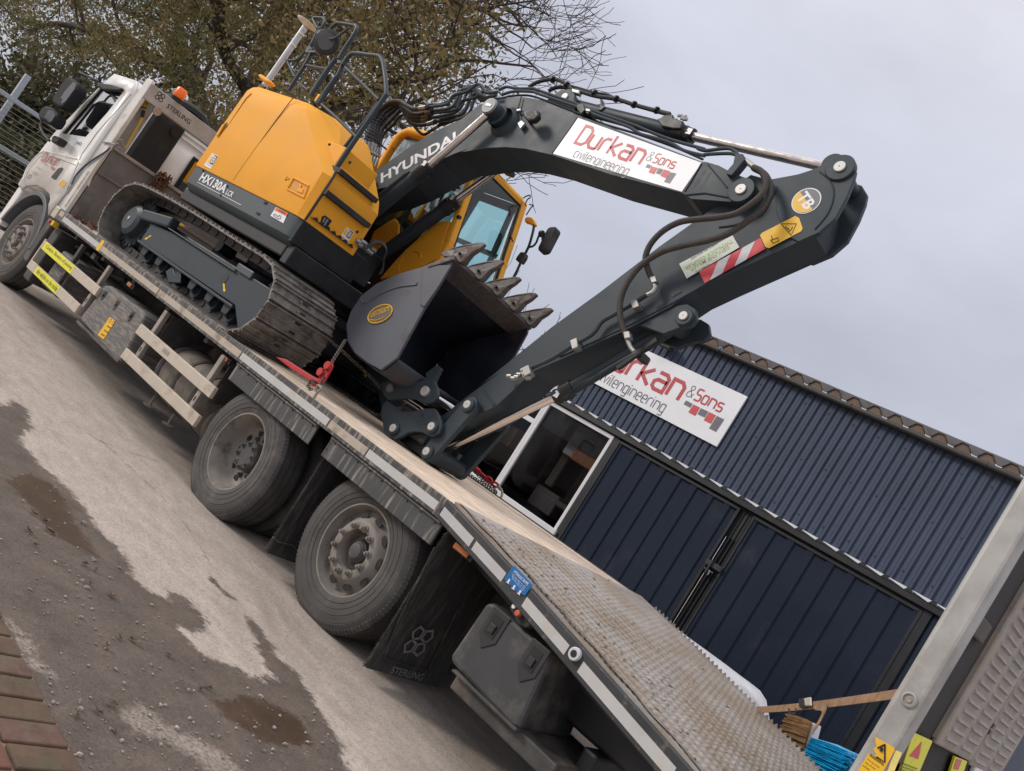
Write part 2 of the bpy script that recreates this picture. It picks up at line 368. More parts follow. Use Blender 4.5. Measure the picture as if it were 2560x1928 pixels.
GL = {  # squared technical letters, x-height 1, cap height 1.4
 'D': (1.0,[[(0,0),(.62,0),(.9,.25),(.9,1.15),(.62,1.4),(0,1.4),(0,0)]]),
 'u': (.95,[[(0,1),(0,.25),(.22,0),(.82,0)],[(.82,1),(.82,0)]]),
 'r': (.72,[[(0,0),(0,.78),(.22,1),(.62,1)]]),
 'k': (.9,[[(0,0),(0,1.4)],[(.74,1),(.1,.5),(.78,0)]]),
 'a': (.95,[[(.06,1),(.6,1),(.82,.8),(.82,0),(.2,0),(0,.16),(0,.42),(.18,.57),(.82,.57)]]),
 'n': (.95,[[(0,0),(0,1),(.6,1),(.82,.78),(.82,0)]]),
 'S': (.85,[[(.7,1.4),(.12,1.4),(0,1.26),(0,.86),(.12,.72),(.6,.72),(.72,.58),(.72,.14),(.6,0),(0,0)]]),
 's': (.8,[[(.64,1),(.1,1),(0,.9),(0,.62),(.1,.52),(.56,.52),(.66,.42),(.66,.1),(.56,0),(0,0)]]),
 'o': (.85,[[(.12,0),(.58,0),(.7,.12),(.7,.88),(.58,1),(.12,1),(0,.88),(0,.12),(.12,0)]]),
 '&': (1.0,[[(.85,0),(.15,1.05),(.15,1.25),(.28,1.4),(.5,1.4),(.62,1.25),(.62,1.05),(.1,.55),(0,.4),(0,.14),(.12,0),(.5,0),(.85,.55)]]),
 'c': (.8,[[(.64,1),(.14,1),(0,.84),(0,.16),(.14,0),(.64,0)]]),
 'i': (.25,[[(0,0),(0,1)],[(0,1.22),(0,1.36)]]),
 'v': (.8,[[(0,1),(.33,0),(.66,1)]]),
 'l': (.3,[[(0,1.4),(0,.1),(.1,0),(.16,0)]]),
 'e': (.85,[[(.62,0),(.14,0),(0,.16),(0,.84),(.14,1),(.56,1),(.7,.84),(.7,.5),(0,.5)]]),
 'g': (.85,[[(.7,0),(.14,0),(0,.16),(0,.84),(.14,1),(.7,1),(.7,-.3),(.6,-.42),(.06,-.42)]]),
}
def stroke_text(s, x0, y0, xh, adv=1.0, slant=0.0):
    out = []; x = x0
    for ch in s:
        w, ps = GL[ch]
        for p in ps: out.append([(x+q[0]*xh*adv+slant*q[1]*xh, y0+q[1]*xh) for q in p])
        x += (w+.16)*xh*adv
    return out, x
def durkan(parent, O, ex, ey, S, squares, offs=(0,0)):
    """company lettering; S = x-height in metres"""
    p, xe = stroke_text('Durkan', 0, 0, S)
    ribbons('lettering', p, S*.22, O, ex, ey, red_ink, parent, label='red lettering reading Durkan')
    p2, _ = stroke_text('&Sons', xe+.02*S, .44*S, S*.47)
    ribbons('lettering', p2[:1], S*.045, O, ex, ey, grey_ink, parent, label='thin grey ampersand')
    ribbons('lettering', p2[1:], S*.095, O, ex, ey, red_ink, parent, label='small red lettering reading Sons')
    p3, x3 = stroke_text('civilengineering', .62*S, -.98*S, S*.46, .86)
    ribbons('lettering', p3, S*.062, O, ex, ey, grey_ink, parent, label='thin grey lettering reading civilengineering')
    for k, q in enumerate(squares):
        B().add(q, [tuple(range(len(q)-1,-1,-1))]).build('printed_block', red_sq if k in (1,3) else grey_ink, parent, smooth=0)
def pentagon_logo(name, O, ex, ey, S, w, mat, parent):
    paths = []
    for cx, cy, rot in ((-.52,.50,90+18),(.52,.50,90-18),(-.52,-.50,-90-18),(.52,-.50,-90+18)):
        pts = [(S*(cx+.50*math.cos(R(rot+72*k))), S*(cy+.50*math.sin(R(rot+72*k)))) for k in range(5)]
        paths.append(pts+[pts[0]])
    return ribbons(name, paths, w, O, ex, ey, mat, parent)
H1=FR(1160,780,3.622);H2=FR(1640,820,5.95);H3=FR(1400,960,4.424)
# ================================================================ GROUND
def ground_mat(name, col, rough, dark, lo, hi, bumpd, spec=.4, speck=.16):
    mt = bpy.data.materials.new(name); mt.use_nodes = True; t = mt.node_tree; n = t.nodes; l = t.links; p = n['Principled BSDF']
    g = n.new('ShaderNodeNewGeometry')
    def noise(sc_, det=6, ro=.6, st=None):
        q = n.new('ShaderNodeTexNoise'); q.inputs['Scale'].default_value = sc_; q.inputs['Detail'].default_value = det; q.inputs['Roughness'].default_value = ro
        if st:
            mp = n.new('ShaderNodeMapping'); mp.inputs['Scale'].default_value = st; l.new(g.outputs['Position'], mp.inputs[0]); l.new(mp.outputs[0], q.inputs['Vector'])
        else: l.new(g.outputs['Position'], q.inputs['Vector'])
        return q.outputs[0]
    def ramp(src, a, b, c, d):
        q = n.new('ShaderNodeMapRange'); q.inputs[1].default_value=a; q.inputs[2].default_value=b; q.inputs[3].default_value=c; q.inputs[4].default_value=d
        l.new(src, q.inputs[0]); return q.outputs[0]
    def mul(a, b):
        q = n.new('ShaderNodeMixRGB'); q.blend_type='MULTIPLY'; q.inputs[0].default_value=1; l.new(a, q.inputs[1]); l.new(b, q.inputs[2]); return q.outputs[0]
    c0 = n.new('ShaderNodeMixRGB'); c0.inputs[1].default_value=(*col,1); c0.inputs[2].default_value=(*dark,1)
    l.new(ramp(noise(.9, 8, .62, (.5,1.6,1)), lo, hi, 0, 1), c0.inputs[0])
    o = mul(c0.outputs[0], ramp(noise(6,6,.6,(.7,1.5,1)), .3,.7,.86,1.14))
    o = mul(o, ramp(noise(110,4,.8), .3,.7,1-speck*1.6,1+speck*1.6))
    o = mul(o, ramp(noise(46,4,.75), .36,.5,.72,1.0))
    l.new(o, p.inputs['Base Color']); p.inputs['Roughness'].default_value = rough; p.inputs['Specular IOR Level'].default_value = spec
    b = n.new('ShaderNodeBump'); b.inputs['Strength'].default_value=.55; b.inputs['Distance'].default_value=bumpd
    l.new(noise(95,6,.75), b.inputs['Height']); l.new(b.outputs[0], p.inputs['Normal'])
    return mt
dry = ground_mat('dry_dusty_tarmac', (.43,.365,.312), .92, (.29,.24,.20), .50, .72, .006)
wet = None
g = B(); g.add([(-260,-140,0),(140,-140,0),(140,260,0),(-260,260,0)], [(0,1,2,3)])
tag(g.build('ground', dry, smooth=0), 'dusty pale tarmac yard under the truck', kind='structure')
YARD_WET = [Y5(-60,40,60,5,130,50,140,130,90,170,105,210,180,290,330,430,400,520,480,620,590,750,600,800,640,850,720,890,760,868,830,885,900,965,932,1045,860,1052,772,1000,820,1062,870,1110,950,1165,1040,1190,1100,1240,1190,1270,1215,1240,1190,1190,1150,1120,1110,1010,1085,955,1130,985,1190,1060,1240,1140,1330,1240,1400,1330,1430,1390,1500,1500,1540,1580,1575,1700,1600,2100,900,2500,-200,2600,-260,1500), Y5(935,780,990,840,1045,890,1020,885,960,835,925,800)]
YARD_DRY = [Y5(548,1445,600,1385,640,1368,700,1425,770,1465,900,1535,1000,1600,1075,1680,1090,1800,1000,1720,880,1620,760,1545,690,1500,600,1500), Y5(20,960,70,1010,110,1080,230,1230,220,1260,120,1180,60,1080)]
YARD_PUD = [Y5(28,335,120,338,235,372,290,450,335,560,405,650,440,715,330,655,230,592,120,470,50,410), Y5(968,1365,1100,1338,1200,1355,1330,1425,1415,1540,1350,1565,1200,1540,1065,1462,990,1410)]
YARD_CRK = [Y5(380,140,440,185,590,240,700,275,850,332), Y5(430,165,520,245,600,320,720,430,830,560,900,660,945,750)]
def sdist(px, pts):
    """signed distance (positive inside) from ground points to the outline px"""
    poly = np.array([PZ(q, 0).xy for q in px]); n = len(poly); d = np.full(len(pts), 1e9); ins = np.zeros(len(pts), bool)
    for i in range(n):
        a_, c_ = poly[i], poly[(i+1)%n]; e = c_-a_; w = pts-a_; t = np.clip((w@e)/(e@e+1e-12), 0, 1)
        d = np.minimum(d, np.linalg.norm(w-t[:,None]*e, axis=1))
        cond = ((a_[1] > pts[:,1]) != (c_[1] > pts[:,1])); xi = a_[0]+(pts[:,1]-a_[1])/(c_[1]-a_[1]+1e-12)*(c_[0]-a_[0]); ins ^= cond & (pts[:,0] < xi)
    return np.where(ins, d, -d)
def ldist(px, pts):
    p = np.array([PZ(q, 0).xy for q in px]); d = np.full(len(pts), 1e9)
    for a_, c_ in zip(p[:-1], p[1:]):
        e = c_-a_; w = pts-a_; t = np.clip((w@e)/(e@e), 0, 1); d = np.minimum(d, np.linalg.norm(w-t[:,None]*e, axis=1))
    return d
gx = np.concatenate([np.arange(-9, -3, .06), np.arange(-3, 3.6, .024)]); gy = np.arange(-3.3, .6, .026)
GX, GY = np.meshgrid(gx, gy); G = np.stack([GX.ravel(), GY.ravel()], 1)
wv = np.maximum(sdist(YARD_WET[0], G), sdist(YARD_WET[1], G)); dv = np.maximum(sdist(YARD_DRY[0], G), sdist(YARD_DRY[1], G)); pv = np.maximum(sdist(YARD_PUD[0], G), sdist(YARD_PUD[1], G)); cv_ = np.minimum(ldist(YARD_CRK[0], G), ldist(YARD_CRK[1], G))
me = bpy.data.meshes.new('yard_surface'); ny_, nx_ = GX.shape
hz = .006-.012*np.clip(pv/.05, 0, 1)*0
me.from_pydata([(x, y, .004) for x, y in G], [], [(j*nx_+i, j*nx_+i+1, (j+1)*nx_+i+1, (j+1)*nx_+i) for j in range(ny_-1) for i in range(nx_-1)])
for nm, val in (('damp', wv), ('grit', dv), ('puddle', pv), ('crack', cv_)):
    at = me.attributes.new(nm, 'FLOAT', 'POINT'); at.data.foreach_set('value', np.clip(val, -.5, .5).astype(np.float32))
def yard_mat():
    mt = dry.copy(); mt.name = 'yard_tarmac'; t = mt.node_tree; n = t.nodes; l = t.links; p = n['Principled BSDF']
    g = n.new('ShaderNodeNewGeometry')
    def noise(sc_, det=6, ro=.6):
        q = n.new('ShaderNodeTexNoise'); q.inputs['Scale'].default_value = sc_; q.inputs['Detail'].default_value = det; q.inputs['Roughness'].default_value = ro; l.new(g.outputs['Position'], q.inputs['Vector']); return q.outputs[0]
    def attr(nm):
        q = n.new('ShaderNodeAttribute'); q.attribute_name = nm; return q.outputs['Fac']
    def mr(src, a, b, c, d, sm=False):
        q = n.new('ShaderNodeMapRange'); q.inputs[1].default_value=a; q.inputs[2].default_value=b; q.inputs[3].default_value=c; q.inputs[4].default_value=d
        if sm: q.interpolation_type = 'SMOOTHSTEP'
        l.new(src, q.inputs[0]); return q.outputs[0]
    def math_(op, a, b):
        q = n.new('ShaderNodeMath'); q.operation = op
        for i, x in enumerate((a, b)):
            if isinstance(x, (int, float)): q.inputs[i].default_value = x
            else: l.new(x, q.inputs[i])
        return q.outputs[0]
    def mix(f, a, b):
        q = n.new('ShaderNodeMixRGB'); 
        for i, x in enumerate((f, a, b)):
            if isinstance(x, tuple): q.inputs[i].default_value = (*x, 1)
            elif isinstance(x, (int, float)): q.inputs[i].default_value = x if i == 0 else (x, x, x, 1)
            else: l.new(x, q.inputs[i])
        return q.outputs[0]
    nA = mr(noise(7,8,.72), .3,.7,-.05,.05); nB = mr(noise(38,5,.7), .3,.7,-.022,.022); jit = math_('ADD', nA, nB)
    base = p.inputs['Base Color'].links[0].from_socket
    fine = mr(noise(95,5,.85), .3,.7,.5,1.5); mid = mr(noise(5,7,.65), .3,.7,.74,1.26)
    def tint(col):
        a = mix(1., col, fine); a.node.blend_type = 'MULTIPLY'; b_ = mix(1., a, mid); b_.node.blend_type = 'MULTIPLY'; return b_
    fw = mr(math_('ADD', attr('damp'), jit), -.022,.028,0,1,True)
    # the damp dries out towards the outer edge in patches
    dry2 = mr(noise(2.6,7,.7), .56,.70,0,.5)
    c1 = mix(fw, base, tint((.110,.085,.068)))
    fg = mr(math_('ADD', attr('grit'), jit), -.03,.03,0,.85,True)
    fgn = math_('MULTIPLY', fg, mr(noise(60,4,.8), .38,.55,.25,1))
    c2 = mix(fgn, c1, tint((.31,.26,.22)))
    gv = math_('MULTIPLY', fw, mr(noise(24,6,.8), .54,.70,0,.6)); c2 = mix(gv, c2, tint((.175,.142,.118)))
    fp = mr(math_('ADD', attr('puddle'), jit), -.025,.03,0,1,True)
    c3 = mix(fp, c2, tint((.072,.044,.026)))
    ck = mr(math_('ADD', attr('crack'), math_('MULTIPLY', jit, .35)), .004,.016,.75,0,True)
    ck = math_('MULTIPLY', ck, mr(noise(9,5,.7), .4,.55,.1,1))
    c4 = mix(ck, c3, (.15,.12,.10))
    l.new(c4, p.inputs['Base Color'])
    r1 = mix(fw, .92, .74); r2 = mix(fp, r1, .30); l.new(r2, p.inputs['Roughness'])
    return mt
me.materials.append(yard_mat())
yo = bpy.data.objects.new('yard_surface', me); _link(yo, None, (0,0,0)); tag(yo, 'dusty tarmac with damp dark patches and muddy puddles along the brick edge', kind='structure')
# verge and road far behind the truck front
g = B(); g.add([(-16.5,-6,.008),(-13.2,-6,.008),(-13.2,3.2,.008),(-16.5,4.4,.008)], [(0,1,2,3)])
tag(g.build('far_road', pm('pale_far_road', (.33,.29,.26), .9, var=.15, vs=2)), kind='structure')
# gravel and leaves on the damp strip
b = B()
for k in range(520):
    u = rnd.uniform(0, 1560); v = rnd.uniform(300, 1700)
    lim = np.interp(u, [0,180,330,480,600,720,870,1040,1200,1400,1560],[150,330,470,680,860,1020,1180,1250,1300,1420,1580])
    if v < lim-(60 if rnd.random() < .3 else 0) or v > 1700 or (u < 300 and v > 950+u*2.2): continue
    p = PZ(Y5(u, v)[0], .006); s = rnd.choice([.004,.004,.005,.006,.007,.009])*rnd.uniform(.7,1.25)
    if rnd.random() < .03: s *= 2.1
    q = Matrix.Rotation(rnd.uniform(0,6.3), 3, 'Z'); vs = []
    for zz, rr, m in ((0,1,5),(s*.7,.85,5)):
        for i in range(m):
            a = 6.283*i/m; vs.append(p+q@Vector((math.cos(a)*s*rr*rnd.uniform(.8,1.35), math.sin(a)*s*rr*rnd.uniform(.7,1.1), zz)))
    vs.append(p+Vector((0,0,s*1.0)))
    b.add(vs, [(i,(i+1)%5,5+(i+1)%5,5+i) for i in range(5)]+[(5+i,5+(i+1)%5,10) for i in range(5)])
tag(b.build('gravel', pm('pale_gravel_stone', (.29,.25,.215), .9, var=.5, vs=23), smooth=0), 'loose pale gravel scattered on the damp tarmac', kind='stuff')
b = B()
for (u, v) in [(540,1070),(600,1082),(205,545),(150,510),(215,585),(240,600),(380,740),(430,765),(405,830),(130,590),(500,1370),(440,1400),(480,1110),(930,1290),(900,1300),(160,650),(500,880),(350,1420),(520,1490),(760,1150)]:
    p = PZ(Y5(u, v)[0], .010); s = rnd.uniform(.018,.032); a = rnd.uniform(0,6.3); q = Matrix.Rotation(a,3,'Z')
    vs = [p+q@Vector((x*s,y*s,z*s)) for x,y,z in ((-1,0,.1),(-.4,.45,.5),(.3,.4,.3),(1,.05,.7),(.3,-.42,.2),(-.4,-.4,.55),(0,0,.1))]
    b.add(vs, [(i,(i+1)%6,6) for i in range(6)])
tag(b.build('fallen_leaves', pm('dead_leaf', (.10,.06,.03), .8, var=.5, vs=30), smooth=0), 'dead brown leaves lying on the damp tarmac', kind='stuff')
# brick edging, every brick its own piece
g = B(); g.box((.25,-3.2,.0),(3.2,-2.14,.012))
bp = tag(g.build('brick_paving', mortar, smooth=0), 'strip of worn red and mossy brick paving', kind='structure')
bmesh_ = None
for r in range(3):
    for i in range(23):
        x = .28+i*.127
        if r and x < .9: continue
        y1 = -2.145-r*.225-rnd.uniform(0,.006)
        c = Vector((x+.0575, y1-.108, .013))
        bb = B(); jx = rnd.uniform(-.003,.003)
        bb.box((x+jx, y1-.215, .002), (x+.113+jx, y1, .024+rnd.uniform(-.003,.003)))
        bb.build('brick', brick_m[rnd.choice([0,1,1,2])], bp, bev=.006)

# ================================================================ SHED
SY = 6.0
shed = thing('metal_shed', (-1.6, SY+2, 0), 'dark navy corrugated metal shed with white framed window and double doors', 'shed')
def ribbed(x0, x1, z0, z1, y, pitch, prof, phase=0, back=.006):
    """box-profile sheet: prof = [(fraction of pitch, outward depth)]; outward is -y"""
    xsn = []
    k0 = math.floor((x0-phase)/pitch)-1; k1 = math.ceil((x1-phase)/pitch)+1
    for k in range(k0, k1+1):
        for fr, d in prof: xsn.append((phase+(k+fr)*pitch, d))
    pts = [(x, d) for x, d in xsn if x0 < x < x1]
    def at(x):
        return float(np.interp(x, [q[0] for q in xsn], [q[1] for q in xsn]))
    pts = [(x0, at(x0))]+pts+[(x1, at(x1))]
    b = B(); n = len(pts); vs = []
    for zz in (z0, z1):
        vs += [(x, y-d, zz) for x, d in pts]
    for zz in (z0, z1):
        vs += [(x, y-d+back, zz) for x, d in pts]
    fs = [(i, i+1, n+i+1, n+i) for i in range(n-1)]
    fs += [(2*n+i+1, 2*n+i, 3*n+i, 3*n+i+1) for i in range(n-1)]
    fs += [(i+1, i, 2*n+i, 2*n+i+1) for i in range(n-1)]+[(n+i, n+i+1, 3*n+i+1, 3*n+i) for i in range(n-1)]
    fs += [(0, n, 3*n, 2*n), (n-1, 2*n+n-1, 3*n+n-1, n+n-1)]
    return b.add(vs, fs)
PROF = [(0,0),(.12,.0),(.24,.02),(.55,.02),(.57,.016),(.59,.02),(.86,.02),(.98,.0)]
xx = -4.05; 
while xx < 2.28:
    x1 = min(xx+.945, 2.29)
    ribbed(xx+.0015, x1-.0015, 2.46, 3.955, SY, .105, PROF, -4.05).build('cladding_sheet', navy, shed, smooth=25)
    xx = x1
b = B()
for zc in (2.62, 3.2, 3.8):
    for i in range(0, 60, 3):
        p = V(-4.05+i*.105+.045, SY-.02, zc+rnd.uniform(-.01,.01)); b.cyl(p, p+V(0,-.008,0), .008, 6)
tag(b.build('cladding_screw', navyf, shed), kind='stuff')
B().box((-4.07,SY+.012,2.0),(2.3,SY+.2,3.95)).build('upper_wall_core', navyf, shed, smooth=0)
B().box((2.29,SY-.03,.0),(2.36,SY+6,3.96)).build('end_wall', navy, shed, smooth=0)
B().box((-4.14,SY-.03,2.46),(-4.07,SY+6,3.96)).build('end_wall', navy, shed, smooth=0)
# roof: box profile sheets rising away from the eaves
def roof_sheet(x0, x1):
    prof = [(0,0),(.10,0),(.34,.078),(.62,.078),(.94,0)]; pitch = .252; ph = -2.713
    pts = []
    for k in range(-8, 20):
        for fr, d in prof: pts.append((ph+(k+fr)*pitch, d))
    xa = [q[0] for q in pts]; da = [q[1] for q in pts]
    sel = [(x0, float(np.interp(x0, xa, da)))]+[q for q in pts if x0 < q[0] < x1]+[(x1, float(np.interp(x1, xa, da)))]
    n = len(sel); vs = []
    for th in (0, -.012):
        for (yy, zz) in ((SY-.09, 4.022), (SY+5.5, 5.472)):
            vs += [(x, yy, zz+d+th) for x, d in sel]
    fs = [(i, i+1, n+i+1, n+i) for i in range(n-1)]+[(2*n+i+1, 2*n+i, 3*n+i, 3*n+i+1) for i in range(n-1)]
    fs += [(2*n+i, 2*n+i+1, i+1, i) for i in range(n-1)]+[(n+i, n+i+1, 3*n+i+1, 3*n+i) for i in range(n-1)]
    fs += [(0, n, 3*n, 2*n), (2*n-1, n-1, 3*n-1, 4*n-1)]
    return B().add(vs, fs)
for x0 in np.arange(-4.25, 2.4, 1.008):
    roof_sheet(float(x0)+.002, min(float(x0)+1.006, 2.46)).build('roof_sheet', roofm, shed, smooth=20)
B().box((-4.2,SY-.035,3.945),(2.42,SY+.1,3.99)).build('fascia', gutterm, shed, bev=.006)
b = B(); b.tube([(-4.25,SY-.09,3.968),(2.44,SY-.09,3.968)], .032, 10); b.build('gutter', gutterm, shed)
for x in (-2.2,-.35,1.2): B().cyl((x,SY-.09,3.968),(x+.03,SY-.09,3.968),.038,10).build('gutter_union', gutterm, shed)
b = B()
for k in range(28):   # brown closers filling the underside of the roof waves
    x = -2.713+(k-6)*.252
    if x < -4.2 or x > 2.2: continue
    b.prism([(x+.03,SY-.075,4.004),(x+.088,SY-.075,4.082),(x+.154,SY-.075,4.082),(x+.225,SY-.075,4.004)], (0,.03,0))
tag(b.build('eaves_filler', pm('brown_eaves_filler', (.15,.105,.08), .9, var=.15), shed, smooth=0), kind='stuff')
# apron over the doors
B().box((-5.6,SY-.075,2.385),(2.29,SY+.05,2.455)).build('door_header', navyf, shed, bev=.006)
B().box((-4.05,SY-.062,2.455),(2.29,SY-.028,2.489)).build('white_flashing', upvc, shed, smooth=0)
b = B()
for k in range(34):
    x = -4.8+k*.2595-.02
    if x > 2.2: break
    b.prism([(x,SY-.082,2.455),(x+.03,SY-.082,2.497),(x+.062,SY-.082,2.497),(x+.092,SY-.082,2.455)], (0,.05,0))
    b.prism([(x+.092,SY-.080,2.4552),(x+.26,SY-.080,2.4552),(x+.092,SY-.080,2.478)], (0,.012,0))
tag(b.build('apron_rib', navyf, shed, smooth=0), kind='stuff')
# doors
DP = [(0,0),(.06,.018),(.40,.018),(.46,0)]
for (x0, x1, nm) in ((-2.80,-.845,'left'),(-.665,1.40,'right')):
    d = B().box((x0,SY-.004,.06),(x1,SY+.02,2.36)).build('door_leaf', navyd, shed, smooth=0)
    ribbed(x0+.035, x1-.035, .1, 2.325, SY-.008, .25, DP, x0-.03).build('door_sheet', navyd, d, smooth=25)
    for a, c in (((x0,SY-.036,.06),(x0+.034,SY-.006,2.36)),((x1-.034,SY-.036,.06),(x1,SY-.006,2.36)),((x0+.035,SY-.036,2.326),(x1-.035,SY-.006,2.36)),((x0+.035,SY-.036,.06),(x1-.035,SY-.006,.1))):
        B().box(a, c).build('door_frame', navyf, d, bev=.004)
B().box((-.845,SY+.03,.0),(-.665,SY+.06,2.385)).build('centre_post', navyf, shed, smooth=0)
for x in (-.80,-.745,-.70): B().box((x,SY+.0,.05),(x+.012,SY+.029,2.37)).build('post_rib', navyf, shed, smooth=0)
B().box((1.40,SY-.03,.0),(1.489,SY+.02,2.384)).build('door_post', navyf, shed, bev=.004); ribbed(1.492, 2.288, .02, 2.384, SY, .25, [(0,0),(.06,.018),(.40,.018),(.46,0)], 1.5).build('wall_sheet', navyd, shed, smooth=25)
B().box((-2.87,SY-.03,.0),(-2.80,SY+.02,2.384)).build('door_post', navyf, shed, bev=.004)
lt = B(); lt.box((-.86,SY-.062,1.60),(-.64,SY-.040,1.66)); lt.box((-.80,SY-.085,1.50),(-.775,SY-.036,1.68)); lt.cyl((-.83,SY-.07,1.55),(-.70,SY-.07,1.55),.011)
lt.build('door_latch', pm('dark_latch_steel',(.06,.065,.075),.4,metal=.5), shed, bev=.003)
B().cyl((-.745,SY-.075,1.50),(-.745,SY-.075,1.56),.01).build('latch_bolt', zinc, shed)
# window
WX0, WX1, WZ0, WZ1 = -4.80, -2.89, .86, 2.37
win = B().box((WX0,SY-.03,WZ1-.055),(WX1,SY+.03,WZ1)).build('window', upvc, shed, bev=.004)
def wf(a, c): B().box(a, c).build('window_frame', upvc, win, bev=.004)
wf((WX0,SY-.03,WZ0+.07),(WX0+.06,SY+.03,WZ1-.056)); wf((WX1-.05,SY-.03,WZ0+.07),(WX1,SY+.03,WZ1-.056)); wf((WX0-.04,SY-.07,WZ0),(WX1+.03,SY+.03,WZ0+.069))
wf((-4.205,SY-.03,WZ0+.07),(-4.155,SY+.03,WZ1-.056)); wf((-4.15,SY-.034,WZ0+.07),(-4.10,SY+.03,WZ1-.056)); wf((WX0+.061,SY-.028,1.96),(-4.206,SY+.03,2.03))
for (a, c, e, f) in ((WX0+.061,-4.206,WZ0+.07,1.959),(WX0+.061,-4.206,2.031,WZ1-.057),(-4.099,WX1-.051,WZ0+.07,WZ1-.057)):
    B().box((a,SY-.004,e),(c,SY+.004,f)).build('pane', glass_shed, win, smooth=0)
B().box((WX0-.04,SY+.0,.0),(WX1+.02,SY+.05,WZ0-.001)).build('wall_below_window', navyd, shed, smooth=0)
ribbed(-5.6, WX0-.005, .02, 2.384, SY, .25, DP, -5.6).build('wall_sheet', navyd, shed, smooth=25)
# room behind the window
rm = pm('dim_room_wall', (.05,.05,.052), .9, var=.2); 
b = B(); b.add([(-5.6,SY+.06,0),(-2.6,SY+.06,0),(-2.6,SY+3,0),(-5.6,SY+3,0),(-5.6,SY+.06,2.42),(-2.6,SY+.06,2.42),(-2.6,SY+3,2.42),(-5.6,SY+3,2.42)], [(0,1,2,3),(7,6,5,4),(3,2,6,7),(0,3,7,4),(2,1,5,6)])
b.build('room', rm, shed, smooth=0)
def inr(name, a, c, col): B().box(a, c).build(name, pm(name+'_finish', col, .6), shed, bev=.01)
inr('cabinet', (-3.38,SY+.05,1.82),(-2.97,SY+.3,2.28), (.62,.23,.07)); inr('notice_board', (-4.0,SY+.05,2.19),(-3.55,SY+.07,2.3), (.5,.55,.55))
inr('paper_stack', (-3.60,SY+.12,1.84),(-3.42,SY+.3,2.02), (.75,.75,.72)); inr('stored_crate', (-3.8,SY+.3,1.0),(-3.35,SY+.7,1.3), (.30,.26,.22)); inr('wall_panel', (-3.75,SY+.35,1.35),(-3.62,SY+.4,1.95), (.4,.34,.25)); inr('stored_crate', (-4.7,SY+.15,1.5),(-4.5,SY+.4,1.8), (.28,.12,.08)); inr('doorway_trim', (-3.72,SY+.9,1.25),(-3.52,SY+1.0,1.85), (.30,.26,.18))
inr('machine_hood', (-4.0,SY+.9,1.4),(-3.72,SY+1.6,2.3), (.11,.12,.12)); inr('yellow_jacket', (-4.25,SY+1.2,1.62),(-4.0,SY+1.4,1.9), (.4,.27,.05))
inr('desk', (-3.4,SY+.3,1.18),(-3.0,SY+.9,1.26), (.26,.2,.15)); inr('bench', (-4.7,SY+.6,.7),(-2.9,SY+1.6,1.0), (.04,.04,.045))
# floodlight under the eaves
fl = thing('floodlight', (-2.85,SY-.12,3.75), 'small dark floodlight bracketed under the shed eaves', 'light')
B().box((-3.0,SY-.2,3.70),(-2.78,SY-.08,3.80)).build('lamp_housing', gutterm, fl, bev=.01)
B().bar((-2.9,SY-.14,3.80),(-2.9,SY-.005,3.93),.03,.03).build('bracket', galv, fl)
# sign board
sg = thing('shed_sign', (-2.75,SY-.05,3.2), 'white company sign board fixed on the corrugated shed wall', 'sign')
SX0 = -4.02
B().box((SX0,SY-.05,2.868),(-1.528,SY-.024,3.588)).build('sign_panel', signw, sg, bev=.003)
ysgn = SY-.0525
O, ex, ey, w = frame_y(H1(1400,545)[0], H1(1850,765)[0], ysgn, 0)
O = Vector((-3.80, ysgn, 3.165)); ex = V(1,0,0); ey = V(0,0,1)
sq = [H2(447,1078,545,1128,508,1185,410,1133), H2(558,1137,655,1185,583,1307,480,1253), H2(668,1193,775,1243,722,1330,617,1282), H2(785,1248,892,1300,815,1425,710,1370), H2(905,1308,1015,1360,893,1545,788,1492)]
durkan(sg, O, ex, ey, .235, [ys(q, ysgn-.001) for q in sq])

# ================================================================ FENCE beyond the truck
FX = -12.0
fn = thing('mesh_gate', (FX, 0, 0), 'galvanised framed wire mesh gate beyond the truck cab', 'gate')
galvf = pm('bright_galvanised_tube', (.36,.40,.44), .5, metal=.2, var=.12, vs=6)
for z in (.28, 1.20, 1.92): B().box((FX-.03,-2.6,z-.035),(FX+.03,3.2,z+.035)).build('rail', galvf, fn, bev=.008)
for y in (-1.6, .62, 2.84): B().box((FX-.04,y-.045,0),(FX+.031,y+.045,2.36)).build('post', galvf, fn, bev=.008)
b = B()
y = -2.6
while y < 3.2: b.bar((FX+.036,y,.3),(FX+.036,y,1.95),.008,.008); y += .06
z = .32
while z < 1.93: b.bar((FX+.042,-2.6,z),(FX+.042,3.2,z),.006,.006); z += .075
tag(b.build('wire_mesh', pm('galvanised_wire', (.34,.34,.30), .5, metal=.3), fn, smooth=0), kind='stuff')

# ================================================================ TREES
def leafmat(name, stops):
    mt = bpy.data.materials.new(name); mt.use_nodes = True; t = mt.node_tree; n = t.nodes; l = t.links; p = n['Principled BSDF']
    g = n.new('ShaderNodeNewGeometry'); at = n.new('ShaderNodeAttribute'); at.attribute_name = 'leafv'
    c = n.new('ShaderNodeValToRGB')
    while len(c.color_ramp.elements) < len(stops): c.color_ramp.elements.new(.5)
    for e, (po, co) in zip(c.color_ramp.elements, stops): e.position = po; e.color = (*co, 1)
    l.new(at.outputs['Fac'], c.inputs[0]); l.new(c.outputs[0], p.inputs['Base Color']); p.inputs['Roughness'].default_value = .6
    tr = n.new('ShaderNodeBsdfTranslucent'); l.new(c.outputs[0], tr.inputs[0]); mx = n.new('ShaderNodeMixShader'); mx.inputs[0].default_value = .3
    l.new(p.outputs[0], mx.inputs[1]); l.new(tr.outputs[0], mx.inputs[2]); l.new(mx.outputs[0], n['Material Output'].inputs[0])
    return mt
